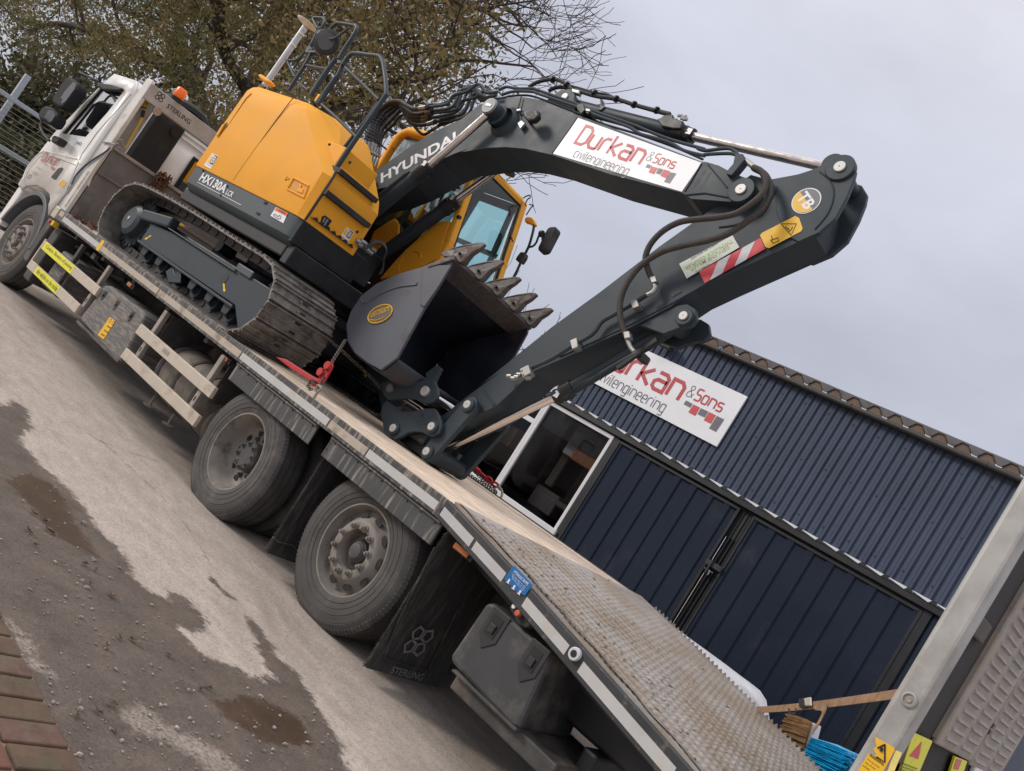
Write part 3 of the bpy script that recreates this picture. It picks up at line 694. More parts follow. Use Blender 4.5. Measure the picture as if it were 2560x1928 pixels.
leaf_oak = leafmat('oak_leaf', [(0,(.075,.080,.026)),(.4,(.135,.126,.042)),(.72,(.205,.148,.055)),(1,(.26,.17,.06))])
leaf_hedge = leafmat('hedge_leaf', [(0,(.055,.058,.022)),(.5,(.105,.085,.04)),(1,(.16,.115,.06))])
bark = pm('dark_bark', (.040,.030,.022), .95, var=.35, vs=4, bump=.6, bs=14, dist=.03)
twigm = pm('twig_bark', (.050,.036,.028), .95, var=.3, vs=5)
def leaves(name, centres, size, mat, parent, seed, val):
    rg = np.random.default_rng(seed); c = np.asarray(centres); n = len(c)
    a = rg.normal(size=(n,3)); a /= np.linalg.norm(a, axis=1)[:,None]
    h = rg.normal(size=(n,3)); bb = np.cross(a, h); bb /= np.linalg.norm(bb, axis=1)[:,None]
    s = size*rg.uniform(.6,1.35,size=(n,1)); w = s*rg.uniform(.35,.6,size=(n,1))
    v = np.stack([c-a*s, c+bb*w-a*s*.1, c+a*s, c-bb*w-a*s*.1], 1).reshape(-1,3)
    cen = v.mean(0); me = bpy.data.meshes.new(name)
    me.vertices.add(4*n); me.vertices.foreach_set('co', (v-cen).astype(np.float32).ravel())
    me.loops.add(4*n); me.loops.foreach_set('vertex_index', np.arange(4*n, dtype=np.int32))
    me.polygons.add(n); me.polygons.foreach_set('loop_start', np.arange(0,4*n,4, dtype=np.int32)); me.polygons.foreach_set('loop_total', np.full(n,4,dtype=np.int32))
    me.update(); me.validate()
    at = me.attributes.new('leafv', 'FLOAT', 'FACE'); at.data.foreach_set('value', np.clip(val+rg.normal(0,.16,n), 0, 1).astype(np.float32))
    me.materials.append(mat); o = bpy.data.objects.new(name, me); _link(o, parent, Vector(cen)); return o
def branchy(base, d, length, rad, depth, rg, segs, tips, spread=.55, up=.12, minr=.008):
    p = Vector(base); d = Vector(d).normalized(); n = 5; pts = [p.copy()]; rs = [rad]
    for i in range(n):
        d = (d+Vector((rg.uniform(-1,1),rg.uniform(-1,1),rg.uniform(-1,1)))*(.30 if depth < 2 else .22)+Vector((0,0,up*.35))).normalized()
        p = p+d*length/n; pts.append(p.copy()); rs.append(max(minr, rad*(1-.5*(i+1)/n)))
    segs.append((pts, rs, depth))
    if depth == 0: tips.append((pts[-1], d)); tips.append((pts[3], d)); return
    k = rg.choice([3,4] if depth > 1 else [4,5])
    for j in range(k):
        i = rg.randint(2, n) if j else n
        a = Vector((rg.uniform(-1,1),rg.uniform(-1,1),rg.uniform(-.5,.9))).normalized()
        nd = (pts[i]-pts[i-1]).normalized()*(1-spread)+a*spread+Vector((0,0,up*.4))
        branchy(pts[i], nd, length*rg.uniform(.6,.82), max(minr, rs[i]*rg.uniform(.55,.75)), depth-1, rg, segs, tips, spread, up, minr)
TY = 8.0
def tp(u, v, dy=0): return PY((u, v), TY+dy)
oak = thing('oak_tree', tuple(PY((560, 420), TY).xy)+(0,), 'large spreading autumn tree behind the excavator and lorry', 'tree')
rg = random.Random(11); segs = []; tips = []
base = Vector((WLOC[oak.name].x, TY, 0))
fork = tp(600, 345)
limbs = [([base, tp(575,400), fork, tp(628,235), tp(668,110), tp(705,0), tp(735,-130)], .50),
 ([tp(590,380), tp(515,320), tp(490,220), tp(452,110), tp(430,0), tp(400,-140)], .36),
 ([tp(625,330), tp(720,320), tp(807,288), tp(840,260,-1), tp(893,238,-1), tp(965,213,-1), tp(1060,192,-1.5), tp(1150,140,-2)], .24),
 ([tp(650,170), tp(760,110,.6), tp(880,52,1), tp(1010,20,1.4), tp(1150,52,1.6), tp(1260,110,1.8)], .19),
 ([tp(668,110), tp(790,20,-1), tp(930,-40,-2), tp(1080,-10,-2), tp(1210,30,-2.2)], .19),
 ([tp(840,262,-1), tp(900,300,-1.5), tp(985,280,-2), tp(1060,250,-2.2)], .13),
 ([tp(490,220), tp(380,150,-1), tp(270,90,-1.5), tp(150,60,-2), tp(60,90,-2)], .20),
 ([tp(452,110), tp(330,30,1), tp(200,-10,1.5), tp(80,20,2)], .18),
 ([tp(628,235), tp(560,130,-2), tp(540,20,-3), tp(560,-100,-3)], .20),
 ([tp(1010,20,1.4), tp(1120,-30,1), tp(1230,-10,.6), tp(1310,70,.4)], .11)]
for pts, r in limbs:
    q = smooth_path(pts, 5); n = len(q)
    rs = [max(.03, r*(1-.75*i/(n-1))) for i in range(n)]
    q = [p+Vector((mnoise.noise(p*.7), mnoise.noise(p*.7+Vector((9,0,0))), mnoise.noise(p*.7+Vector((0,9,0)))))*.18 for p in q]
    segs.append((q, rs, 9))
    k = 13 if pts[0] is not base else 6
    for j in range(k):
        i = int(n*(.30+.68*j/(k-1))); i = min(i, n-1); t = (q[i]-q[max(i-1,0)]).normalized()
        a = Vector((rg.uniform(-1,1),rg.uniform(-1,1),rg.uniform(-.35,1))).normalized()
        branchy(q[i], t*.55+a*.75, rg.uniform(1.3,2.2), max(.022, rs[i]*.5), 2, rg, segs, tips, .5, .10, .009)
tr = B(); tw = B()
for pts, rs, dpt in segs:
    if dpt == 9: tr.tube(pts, rs, 8)
    elif dpt == 2: tw.tube(pts, rs, 5, caps=False)
    else: tw.tube(pts, [q*.8 for q in rs], 3, caps=False)
tr.build('trunk', bark, oak, smooth=60)
tw.build('branches', twigm, oak, smooth=0)
# leaf clumps: around twig ends and through the crown, thinner towards the right hand side
npr = np.random.default_rng(3); C = []
def clump(c, n, r): C.append(np.array(c)[None]+npr.normal(0, r, (n,3))*np.array([1,1,.75]))
def dens(u): return float(np.interp(u, [0,600,760,900,1050,1180,1290,1360], [1,1,.78,.66,.58,.42,.22,.0]))
def pix(p):
    q = Vector(p)-CAM; z = q.dot(_f); return IMW/2+FPX*q.dot(_r2)/z, IMH/2-FPX*q.dot(_u2)/z
for p, d in tips:
    u, v = pix(p)
    if npr.random() < dens(u)*.9: clump(p, int(npr.integers(16,38)*max(.35,dens(u))), .22)
crown = [(-60,95,-300),(40,122,-300),(110,185,-300),(190,190,-300),(245,150,-300),(300,215,-300),(420,310,-300),(560,350,-300),(700,300,-300),(800,330,-300),(900,330,-300),(1000,300,-300),(1100,240,-300),(1200,205,-250),(1290,190,-100),(1350,170,60)]
us = [c[0] for c in crown]; vb = [c[1] for c in crown]; vt = [c[2] for c in crown]
nz_ = 0
while nz_ < 2300:
    u = npr.uniform(-60, 1350); v = npr.uniform(-300, 350)
    if v > np.interp(u, us, vb)-12 or v < np.interp(u, us, vt): continue
    if npr.random() > dens(u)**1.5: continue
    dy = npr.uniform(-3.2, 3.2); p = tp(u, v, dy)
    if mnoise.noise(p*.55) < -.12 or mnoise.noise(p*1.3+Vector((5,5,5))) < -.22 or u > 1240: continue
    clump(p, int(npr.integers(16,40)), npr.uniform(.2,.4)); nz_ += 1
C = np.concatenate(C)
cv = np.array([.42+.55*mnoise.noise(Vector(c)*.33) for c in C]); uu = np.array([pix(c)[0] for c in C])
cv += np.interp(uu, [0,450,560,800,1100],[-.06,0,.18,.12,.2])
leaves('crown', C, .066, leaf_oak, oak, 5, cv)
print('oak leaves', len(C), 'tips', len(tips))
# bushes beyond the gate
def bush(u, x, h, r, label, seed, n, val, mat=leaf_hedge):
    b0 = PX((u, 480), x); o = thing('bush', (x, b0.y, 0), label, 'bush', 'autumn bushes beyond the gate')
    g_ = random.Random(seed); sg_ = []; tp_ = []
    for k in range(7):
        branchy((x, b0.y, 0), (g_.uniform(-.5,.5), g_.uniform(-.5,.5), 1), h*.42, .045, 2, g_, sg_, tp_, .45, .2, .008)
    b = B()
    for pts, rs, dpt in sg_: b.tube(pts, rs, 4 if dpt else 3, caps=False)
    b.build('stems', twigm, o, smooth=0)
    q = np.random.default_rng(seed); c = []
    for k in range(n//18):
        a = q.normal(size=3); a /= np.linalg.norm(a); rr = q.random()**.4
        ce = np.array([x, b0.y, h*.5])+a*rr*np.array([r, r, h*.5])
        c.append(ce+q.normal(0, .17, (18,3)))
    c = np.concatenate(c); c = c[c[:,2] > .05]
    leaves('foliage', c, .075, mat, o, seed, val+.5*np.array([mnoise.noise(Vector(k)*.8) for k in c]))
bush(-40, -19, 3.7, 1.9, 'tall olive brown bush leftmost beyond the gate', 21, 9000, .3)
bush(60, -18.5, 3.0, 1.6, 'dense olive bush behind the gate post', 22, 8000, .35)
bush(150, -21, 3.3, 1.7, 'reddish brown bush showing past the lorry mirrors', 23, 8000, .62)
bush(230, -24, 3.4, 1.9, 'pale twiggy bush showing through the lorry window', 24, 6000, .6)
bush(10, -16.6, 1.5, 1.5, 'low dark scrub at the foot of the gate', 25, 7000, .18)
# thin bare tree between the lorry and the shed
st = thing('bare_tree', tuple(PY((1290, 930), 11).xy)+(0,), 'thin bare twiggy tree beyond the shed end, seen past the bucket', 'tree')
sg_ = []; tp_ = []; g_ = random.Random(5); w0 = WLOC[st.name]
branchy(w0, (0,0,1), 2.2, .07, 3, g_, sg_, tp_, .5, .25, .006)
b = B()
for pts, rs, dpt in sg_[:1]: b.tube(pts, rs, 6)
b.build('trunk', bark, st, smooth=60)
b = B()
for pts, rs, dpt in sg_[1:]: b.tube(pts, rs, 3, caps=False)
b.build('branches', twigm, st, smooth=0)
# ================================================================ LORRY
truck = thing('flatbed_truck', (-3.4, 1.25, 0), 'white cab beavertail plant lorry with dusty timber deck and side guards', 'lorry')
T = truck
DZ = 1.09
# --- chassis and running gear
B().box((-7.9,.78,.62),(1.9,.88,.92)).build('chassis_rail', chassis, T, bev=.01)
B().box((-7.9,1.62,.62),(1.9,1.72,.92)).build('chassis_rail', chassis, T, bev=.01)
for x in (-6.2,-5.0,-3.8,-2.6,-1.2,.4,1.5): B().box((x,.881,.68),(x+.1,1.619,.86)).build('cross_member', chassis, T)
for x in (-5.9,-5.1,-4.3,-3.5,-2.7,-1.95,-.7,.45): B().box((x,.07,.925),(x+.06,2.43,.985)).build('deck_bearer', chassis, T)
B().box((-6.3,.06,.99),(.55,2.44,1.045)).build('deck_frame', chassis, T)
# --- deck planks
npl = 11; pw = 2.48/npl
for k in range(npl):
    y0 = .012+k*pw
    zt = DZ+rnd.uniform(-.003,.003)
    B().box((-6.28, y0+.002, 1.047), (.56+rnd.uniform(-.02,.02), y0+pw-.003, zt)).build('deck_plank', woodm, T, bev=.004)
# --- side rail with tape, near and far
for (ya, yb, nm) in ((-.012,.010,0),(2.492,2.514,1)):
    B().box((-6.53,ya,.978),(.543,yb,1.098)).build('side_rail', railp if nm == 0 else chassis, T, bev=.005)
def tapeseg(x0, x1, z0=(1.002,1.056), mat=tape, y=-.0145):
    B().box((x0,y,z0[0]),(x1,y+.0022,z0[1])).build('reflective_tape', mat, T, smooth=0)
tapeseg(-6.2,-5.12); tapeseg(-5.10,-3.62,mat=taped); tapeseg(-3.60,-2.02,mat=taped); tapeseg(-2.0,-.72,); tapeseg(-.70,-.25,mat=taped); tapeseg(-.235,.50)
B().box((-6.36,-.0145,1.03),(-6.24,-.0123,1.085)).build('amber_reflector', taped, T, smooth=0)
B().box((-5.12,-.0165,.985),(-5.05,-.0125,1.10)).build('yellow_sticker', yelst, T)
B().box((-6.535,-.02,.97),(-6.40,.01,1.102)).build('rail_end_cap', alu, T, bev=.01)
# tail: cranked steel beavertail
TX = [(.543,1.098),(1.18,1.014),(1.75,.925),(2.51,.805),(3.05,.70)]
def tz(x): return float(np.interp(x, [q[0] for q in TX], [q[1] for q in TX]))
for (ya, yb) in ((-.012,.03),(2.47,2.512)):
    top = [V(x,ya,z) for x, z in TX]; bot = [V(x,ya,z-.125) for x, z in TX[::-1]]
    B().prism(top+bot, (0,yb-ya,0)).build('tail_side_rail', railt, T, bev=.006)
def tailtape(x0, x1, a, c):
    B().prism([V(x0,-.0145,tz(x0)-a),V(x1,-.0145,tz(x1)-a),V(x1,-.0145,tz(x1)-c),V(x0,-.0145,tz(x0)-c)], (0,.0022,0)).build('reflective_tape', tape, T, smooth=0)
tailtape(.555,.86,.042,.096); tailtape(.885,1.17,.042,.096); tailtape(1.36,1.72,.042,.096); tailtape(1.83,2.48,.042,.1)
B().cyl((1.775,-.035,.873),(1.775,.02,.873),.033,20).build('hinge_socket', greyst, T, bev=.004)
B().cyl((1.775,-.037,.873),(1.775,-.033,.873),.018,16).build('socket_bore', black_ink, T)
def tzd(x): return tz(x)+.014
pts = [V(x,.035,tzd(x)) for x in (.56,1.18,1.75,2.51,3.05)]
b = B(); n = len(pts)
vs = pts+[V(p.x,2.465,p.z) for p in pts]+[V(p.x,.035,p.z-.02) for p in pts]+[V(p.x,2.465,p.z-.02) for p in pts]
b.add(vs, [(i,i+1,n+i+1,n+i) for i in range(n-1)]+[(3*n+i,3*n+i+1,2*n+i+1,2*n+i) for i in range(n-1)]+[(2*n+i,2*n+i+1,i+1,i) for i in range(n-1)]+[(n+i,n+i+1,3*n+i+1,3*n+i) for i in range(n-1)]+[(0,n,3*n,2*n),(n-1,3*n-1,4*n-1,2*n+n-1)])
b.build('tail_plate', steeld, T, smooth=0)
# raised grip teeth on the tail, rows along the lorry
b = B(); r_ = np.random.default_rng(2)
x = .62
ny = 46
while x < 3.0:
    for k in range(ny):
        y = .05+k*(2.40/ny)
        w_ = 2.40/ny
        sl_ = (tzd(x+.02)-tzd(x))/.02
        h = .0058*(1 if y > .35 else .8)*min(1, .35+max(0, x-.7)*.8)*r_.uniform(.6,1.1)
        if r_.random() < .05: h *= .4
        z = tzd(x); y0 = y+w_*.10; y1 = y+w_*.78; xo = x+(.012 if k % 2 else 0)
        b.add([(xo,y0,z),(xo+.030,y0,z+.030*sl_),(xo+.015,y0+.006,z+.015*sl_+h),(xo,y1,z),(xo+.030,y1,z+.030*sl_),(xo+.015,y1-.006,z+.015*sl_+h)], [(0,3,5,2),(3,4,5),(4,1,2,5),(1,0,2)])
    x += .040
tag(b.build('grip_teeth', bumpm, T, smooth=0), kind='stuff')
b = B()   # serrated far edge seen against the doors
x = .7
while x < 3.0:
    b.prism([V(x,2.455,tzd(x)-.002),V(x+.035,2.455,tzd(x+.035)-.002),V(x+.02,2.455,tzd(x)+.02)], (0,.012,0)); x += .04
tag(b.build('edge_teeth', bumpm, T, smooth=0), kind='stuff')
# clods of mud and stones lying on the tail
b = B()
for k in range(420):
    x = .6+2.4*rnd.random(); y = .06+2.3*abs(rnd.gauss(.25,.3)) % 2.3; s = rnd.choice([.004,.006,.006,.009,.014])
    c = V(x, y, tzd(x)+.004); q = [c+V(s*math.cos(a)*rnd.uniform(.6,1.3), s*math.sin(a)*rnd.uniform(.6,1.3), 0) for a in (0,1.3,2.5,3.8,5.1)]
    b.add(q+[c+V(0,0,s*.8)], [(i,(i+1)%5,5) for i in range(5)])
tag(b.build('mud_crumbs', pm('dried_mud', (.30,.25,.20), .95, var=.5, vs=20), T, smooth=0), kind='stuff')
# buckled rubber strip along the near edge of the tail
b = B(); pts = []
for i in range(40):
    x = .57+i*.06; pts.append(V(x, .045+.012*math.sin(i*1.3), tzd(x)+.008+.012*max(0, math.sin((x-.9)*2.4))))
b2 = []
for p in pts: b2.append(p)
vs = pts+[p+V(0,.05,-.004) for p in pts]; n = len(pts)
b.add(vs, [(i,i+1,n+i+1,n+i) for i in range(n-1)]); b.build('edge_strip', pm('perished_strip', (.22,.19,.165), .85, var=.3, vs=12, dirt=(.08,.065,.05), damt=.2, ds=9), T)
# blue notice
sgn = B().prism(ys(V1(945,1165,1160,1390,1070,1520,1010,1490,985,1490,825,1325), -.018), (0,.004,0)).build('notice_plate', blue, T, bev=.002, label='blue notice headed HYDRAULIC RAMPS')
O, ex, ey, w = frame_y(V1(940,1250)[0], V1(1098,1405)[0], -.018, .002); text('notice_lettering', 'HYDRAULIC RAMPS', O, ex, ey, w, .016, white_ink, T, .01)
for k in range(3):
    q = V1(925+k*-2,1275+k*22,1075-k*14,1428+k*20); O, ex, ey, w = frame_y(q[0], q[1], -.018, .002)
    text('notice_lettering', ['keep clear of ramps at all times','check the locking pins are home','before moving the vehicle'][k] if False else 'IIII III IIIII II IIII', O, ex, ey, w, .005, white_ink, T)
for q in (V1(888,1340)[0], V1(950,1410)[0], V1(1015,1470)[0]):
    c = PY(q, -.0195); b = B(); b.box((c.x-.006,c.y,c.z-.014),(c.x+.006,c.y+.001,c.z+.006)); b.box((c.x-.012,c.y,c.z-.017),(c.x+.012,c.y+.001,c.z-.014)); b.build('lever_symbol', white_ink, T, smooth=0)
bx = yplate('button_box', Y3(548,845,570,815,640,880,655,935,630,945,590,925), .012, .05, rubberb, T, .006)
c = PY(Y3(603,876)[0], .01); B().cyl(c, c+V(0,-.03,0), .016, 16).build('red_button', pm('faded_red_button', (.5,.10,.05), .5), T, bev=.003)
c = PY(Y3(577,840)[0], .01); B().cyl(c, c+V(0,-.014,0), .012, 16).build('white_button', whiteplain, T, bev=.002)
# side panels with drips under the rail
for (x0, x1) in ((-2.02,-.81),(-.633,.59)):
    p_ = B().box((x0,.012,.826),(x1,.03,.976)).build('side_panel', sidep, T, bev=.004)
    B().box((x0+.01,-.002,.955),(x1-.01,.011,.968)).build('panel_ledge', sidep, T, bev=.003)
    for i in range(9): 
        x = x0+.06+i*(x1-x0-.12)/8; B().cyl((x,.014,.945),(x,.006,.945),.007,8).build('rivet', railt, p_)
# mud flaps
def flap(x, z0, emblem, y0=.03, y1=.62):
    pl = [V(x,y0,.96),V(x-.015,y0+.02,.5),V(x,y0+.03,z0),V(x,y1+.12,z0-.01),V(x-.01,y1+.1,.5),V(x,y1+.12,.96)]
    f_ = B().prism(pl, (.014,0,0)).build('mud_flap', flapm, T, bev=.004)
    b = B()    # spray suppression bristles down the near edge
    for k in range(230):
        z = z0+.01+(.93-z0)*k/230; yy = y0+.025*min(1, (.96-z)*3)
        b.prism([V(x+.002,yy,z),V(x+.012,yy,z),V(x+.007+rnd.uniform(-.004,.004),yy-.02-rnd.random()*.014,z-.004-rnd.random()*.006)], (0,0,.0016))
    tag(b.build('flap_bristles', chassis, f_, smooth=0), kind='stuff')
    return f_
f1 = flap(-.62, .10, False); f2 = flap(.63, .055, True)
B().tube(xs(Y2(430,915,455,935,520,950,560,990), -.60), .006, 6).build('flap_stay', chassis, T)
XF = .646
b = B().tube(xs(Y2(1180,960,1010,1300,945,1470,1000,1490,1150,1525,1290,1240), XF+.002), .007, 6); b.build('flap_bead', flapm, T)
c = PX(Y2(1105,1395)[0], XF+.002); ey = (PX(Y2(1140,1320)[0], XF)-PX(Y2(1075,1470)[0], XF)); ey.x = 0
embm = pm('grey_flap_print', (.20,.195,.19), .7, var=.15, vs=12)
pentagon_logo('flap_emblem', c, V(0,1,0), V(0,0,1), .088, .015, embm, T)
O = PX(Y2(968,1545)[0], XF+.002); ey1 = PX(Y2(1118,1575)[0], XF+.002)
text('flap_lettering', 'STERLING', V(XF+.002,O.y,O.z+.005), V(0,1,0), V(0,0,1), abs(ey1.y-O.y)*1.0, .045, embm, T, .012)
# far flap glimpsed below the tail
f3 = B().box((.63,1.78,.06),(.645,2.42,.9)).build('mud_flap', flapm, T, bev=.004)
text('flap_lettering', 'STERLING', V(.648,1.85,.1), V(0,1,0), V(0,0,1), .48, .05, embm, T, .012)
# --- wheels
def tyre(x, y0, y1, z, r=.505, ri=.297, st=1):
    """outer face at y0, inner at y1"""
    h = y1-y0; b = B()
    prof = [(.012,ri),(.004,ri+.02),(.002,ri+.034),(.006,ri+.037),(.0,ri+.041),(-.003,ri+.07),(.0,ri+.073),(-.004,ri+.076),(-.005,ri+.11),(-.001,ri+.113),(-.003,ri+.117),(.004,r-.06),(.007,r-.057),(.006,r-.053),(.022,r-.022),(.04,r-.004),(.055,r)]
    g_ = [h*.28,h*.30,h*.315,h*.335]
    tread = []
    for k in range(4):
        c = h*(.2+.2*k); tread += [(c-.007,r),(c-.006,r-.012),(c+.006,r-.012),(c+.007,r)]
    prof = prof+tread+[(h-a,q) for a,q in prof[::-1]]
    b.lathe((x,y0,z), (0,1,0), prof, 56)
    return b
def sipes(x, y0, z, r, n=110):
    b = B()
    for k in range(n):
        a = 2*math.pi*k/n; d = V(math.cos(a),0,math.sin(a)); t = V(-d.z,0,d.x); c = V(x,y0+.02,z)
        b.prism([c+d*(r-.026)+V(0,-.001,0), c+d*(r-.003)+V(0,.022,0), c+d*(r-.003)+V(0,.022,0)+t*.011, c+d*(r-.026)+t*.011+V(0,-.001,0)], d*.006)
    return b
def discs(x, y, z, prof, holes, rh, sq=1.0, hd=.003):
    """wheel disc as a lathe, with dark vent openings let into it"""
    return B().lathe((x,y,z), (0,1,0), prof, 56)
def wheel_front_type(x, z, y0, depth_, nm, positive):
    w = B().lathe((x,y0,z), (0,1,0), [(.010,.300),(0,.297),(0,.287),(.012,.283),(.03,.272)], 56)
    if positive:   # bulging disc with ring of nuts
        rimp = [(.03,.272),(.09,.262),(.12,.25)]
        w.lathe((x,y0,z), (0,1,0), rimp, 56)
    return w
def vents(parent, x, z, y, rad, n, w_, h_, off=0, nrm=(0,-1,0)):
    for k in range(n):
        a = 2*math.pi*k/n+off; c = V(x+math.cos(a)*rad, y, z+math.sin(a)*rad); b = B()
        t = V(-math.sin(a),0,math.cos(a)); d = V(math.cos(a),0,math.sin(a)); pts = []
        for i in range(14):
            q = 2*math.pi*i/14; pts.append(c+t*(w_*math.cos(q))+d*(h_*math.sin(q)))
        b.prism(pts, (0,.004,0)); b.build('vent_hole', black_ink, parent, smooth=0)
def nuts(parent, x, z, y, rad, n, off=0, mat=None, L_=.03):
    mat = mat or rimm
    src = None
    for k in range(n):
        a = 2*math.pi*k/n+off; c = V(x+math.cos(a)*rad, y, z+math.sin(a)*rad)
        if src is None:
            b = B(); b.cyl(c, c+V(0,-.006,0), .024, 14); b.cyl(c+V(0,-.006,0), c+V(0,-L_,0), .0165, 6); b.cyl(c+V(0,-L_,0), c+V(0,-L_-.014,0), .009, 10)
            src = b.build('wheel_nut', mat, parent, bev=.0015, seg=1); c0 = c
        else:
            o = src.copy(); COL.objects.link(o); wl = WLOC[src.name]+(c-c0); o.location = wl; WLOC[o.name] = wl; o.parent = parent; o.matrix_parent_inverse = Matrix.Translation(-WLOC[parent.name])
# rear wheel, super single style disc
XR, ZR = 0, .485; YF = .10
tw_ = tyre(XR, YF-.012, YF+.30, ZR, .512).build('tyre', rubber, T, smooth=30)
tag(sipes(XR, YF-.012, ZR, .512).build('shoulder_tread', rubber, tw_, smooth=0), kind='stuff')
rw = discs(XR, YF, ZR, [(.010,.300),(-.002,.298),(-.002,.287),(.014,.283),(.06,.272),(.075,.262),(.070,.245),(.045,.222),(.020,.200),(.006,.188),(.002,.178),(.004,.134),(.012,.130),(.10,.122),(.12,.10)], 0, 0).build('rim', rimm, T, smooth=35)
vents(rw, XR, ZR, YF+.030, .228, 10, .036, .021, .15)
nuts(rw, XR, ZR, YF+.001, .150, 10, .31)
hub = B().lathe((XR,YF,ZR), (0,1,0), [(.12,.122),(.115,.075),(.05,.070),(.044,.062),(.036,.060),(.030,.052),(.022,.048),(.018,.03),(.018,.0001)], 32).build('hub', rimd, rw, smooth=30)
# second rear axle: twin wheels, deep dish
XM, ZM = -1.512, .450
YM = .07
t2 = tyre(XM, YM-.012, YM+.27, ZM, .505).build('tyre', rubber, T, smooth=30)
tag(sipes(XM, YM-.012, ZM, .505).build('shoulder_tread', rubber, t2, smooth=0), kind='stuff')
tyre(XM, YM+.31, YM+.60, ZM, .505).build('tyre', rubber, T, smooth=30)
mw = discs(XM, YM, ZM, [(.010,.300),(-.002,.298),(-.002,.287),(.016,.283),(.04,.270),(.09,.262),(.13,.245),(.152,.228),(.162,.20),(.165,.13),(.165,.0001)], 0, 0).build('rim', rimm, T, smooth=35)
vents(mw, XM, ZM, YM+.1575, .196, 10, .027, .025, .1)
nuts(mw, XM, ZM, YM+.164, .150, 10, .2, rimd, .02)
B().lathe((XM,YM,ZM), (0,1,0), [(.164,.118),(.10,.112),(.085,.10),(.085,.0001)], 32).build('hub', rimd, mw, smooth=30)
nuts(mw, XM, ZM, YM+.086, .09, 8, .2, rimd, .012)
# steer wheel
XS, ZS = -7.27, .487; YS = .12
t3 = tyre(XS, YS-.012, YS+.28, ZS, .512).build('tyre', rubber, T, smooth=30)
sw = discs(XS, YS, ZS, [(.010,.300),(-.002,.298),(-.002,.287),(.014,.283),(.06,.272),(.08,.262),(.085,.25),(.05,.235),(-.006,.21),(-.012,.198),(-.012,.118),(-.006,.11),(.06,.105)], 0, 0).build('rim', rimm, T, smooth=35)
vents(sw, XS, ZS, YS+.064, .244, 10, .03, .016, .0)
nuts(sw, XS, ZS, YS-.011, .167, 10, .2, rimm, .035)
B().lathe((XS,YS,ZS), (0,1,0), [(.06,.106),(.06,.07),(-.03,.064),(-.04,.05),(-.04,.0001)], 32).build('hub', rimm, sw, smooth=30)
# far side wheels
for x, z in ((XR,ZR),(XM,ZM),(XS,ZS)):
    tyre(x, 2.1, 2.41, z, .51).build('tyre', rubber, T, smooth=30)
    B().lathe((x,2.1,z), (0,1,0), [(.31,.29),(.1,.28),(.09,.0001)], 24).build('rim', rimm, T)
for x, z in ((XR,ZR),(XM,ZM),(XS,ZS)): B().cyl((x,.35,z),(x,2.15,z),.09,12).build('axle', chassis, T)
# wheel arch over the steer wheel, cab step, wings
def arch(x, z, r0, r1, y0, y1, a0, a1, mat, name):
    b = B(); n = 18; vs = []
    for i in range(n+1):
        a = R(a0+(a1-a0)*i/n); c, s_ = math.cos(a), math.sin(a)
        vs += [V(x+c*r0,y0,z+s_*r0),V(x+c*r1,y0,z+s_*r1),V(x+c*r1,y1,z+s_*r1),V(x+c*r0,y1,z+s_*r0)]
    fs = []
    for i in range(n):
        for k in range(4): fs.append((4*i+k,4*i+(k+1)%4,4*i+4+(k+1)%4,4*i+4+k))
    fs += [(0,1,2,3),(4*n+3,4*n+2,4*n+1,4*n)]
    return b.add(vs, fs).build(name, mat, T, bev=.008)
arch(XS, ZS, .565, .62, .045, .55, 5, 172, pm('grey_wing_plastic', (.10,.105,.11), .6, var=.1, dirt=(.2,.18,.16), damt=.12), 'front_wing')
B().box((-6.72,.05,.40),(-6.55,.62,.94)).build('rear_wing_panel', chassis, T, bev=.02)
# --- side guards
def guard(px, name='side_guard_rail'):
    a, b_ = PY(px[0], 0), PY(px[1], 0); z = (a.z+b_.z)/2
    return B().box((a.x,-.005,z-.095),(b_.x,.03,z)).build(name, alu, T, bev=.004)
g1 = guard(W3(530,915,1150,1490)); g2 = guard(W3(370,1150,925,1680)); 
g3 = guard(Y1(980,860,1500,1300)); g4 = guard(Y1(880,1025,1385,1500))
B().box((-6.33,-.003,.385),(-6.30,.028,.742)).build('guard_end', alu, T, bev=.004)
for x in (-5.55,-4.78,-3.40,-2.28):
    B().box((x-.03,.032,.38),(x+.03,.075,.935)).build('guard_post', galvd if x != -5.55 else chassis, T, bev=.006)
    for z in (.42,.52,.66): B().box((x-.008,.0295,z),(x+.008,.0312,z+.04)).build('post_slot', black_ink, T, smooth=0)
for x in (-3.34,-2.20): plate('post_gusset', [V(x,.08,.93),V(x+.02,.6,.93),V(x+.02,.5,.72),V(x,.08,.55)], (.01,0,0), chassis, T)
# yellow cyclist notices on the guards
for (qa, qb, s, n_, mat) in ((W3(520,975,800,1290), None, 'Caution. Beware of passing', 0, hiviz),(W3(430,1240,630,1530), None, 'this vehicle on the inside', 1, hiviz)):
    a, c = PY(qa[0], -.006), PY(qa[1], -.006); gz = (WLOC[(g1,g2)[n_].name].z)
    B().box((a.x,-.0075,gz-.044),(c.x+.05,-.0055,gz+.044)).build('warning_sticker', mat, T, smooth=0)
    text('sticker_lettering', s, V(a.x+.06,-.0085,gz-.02), V(1,0,0), V(0,0,1), (c.x-a.x)-.04, .052, black_ink, T)
B().box((-3.02,-.0075,WLOC[g3.name].z-.015),(-2.90,-.0055,WLOC[g3.name].z+.02)).build('small_label', galvd, T, smooth=0)
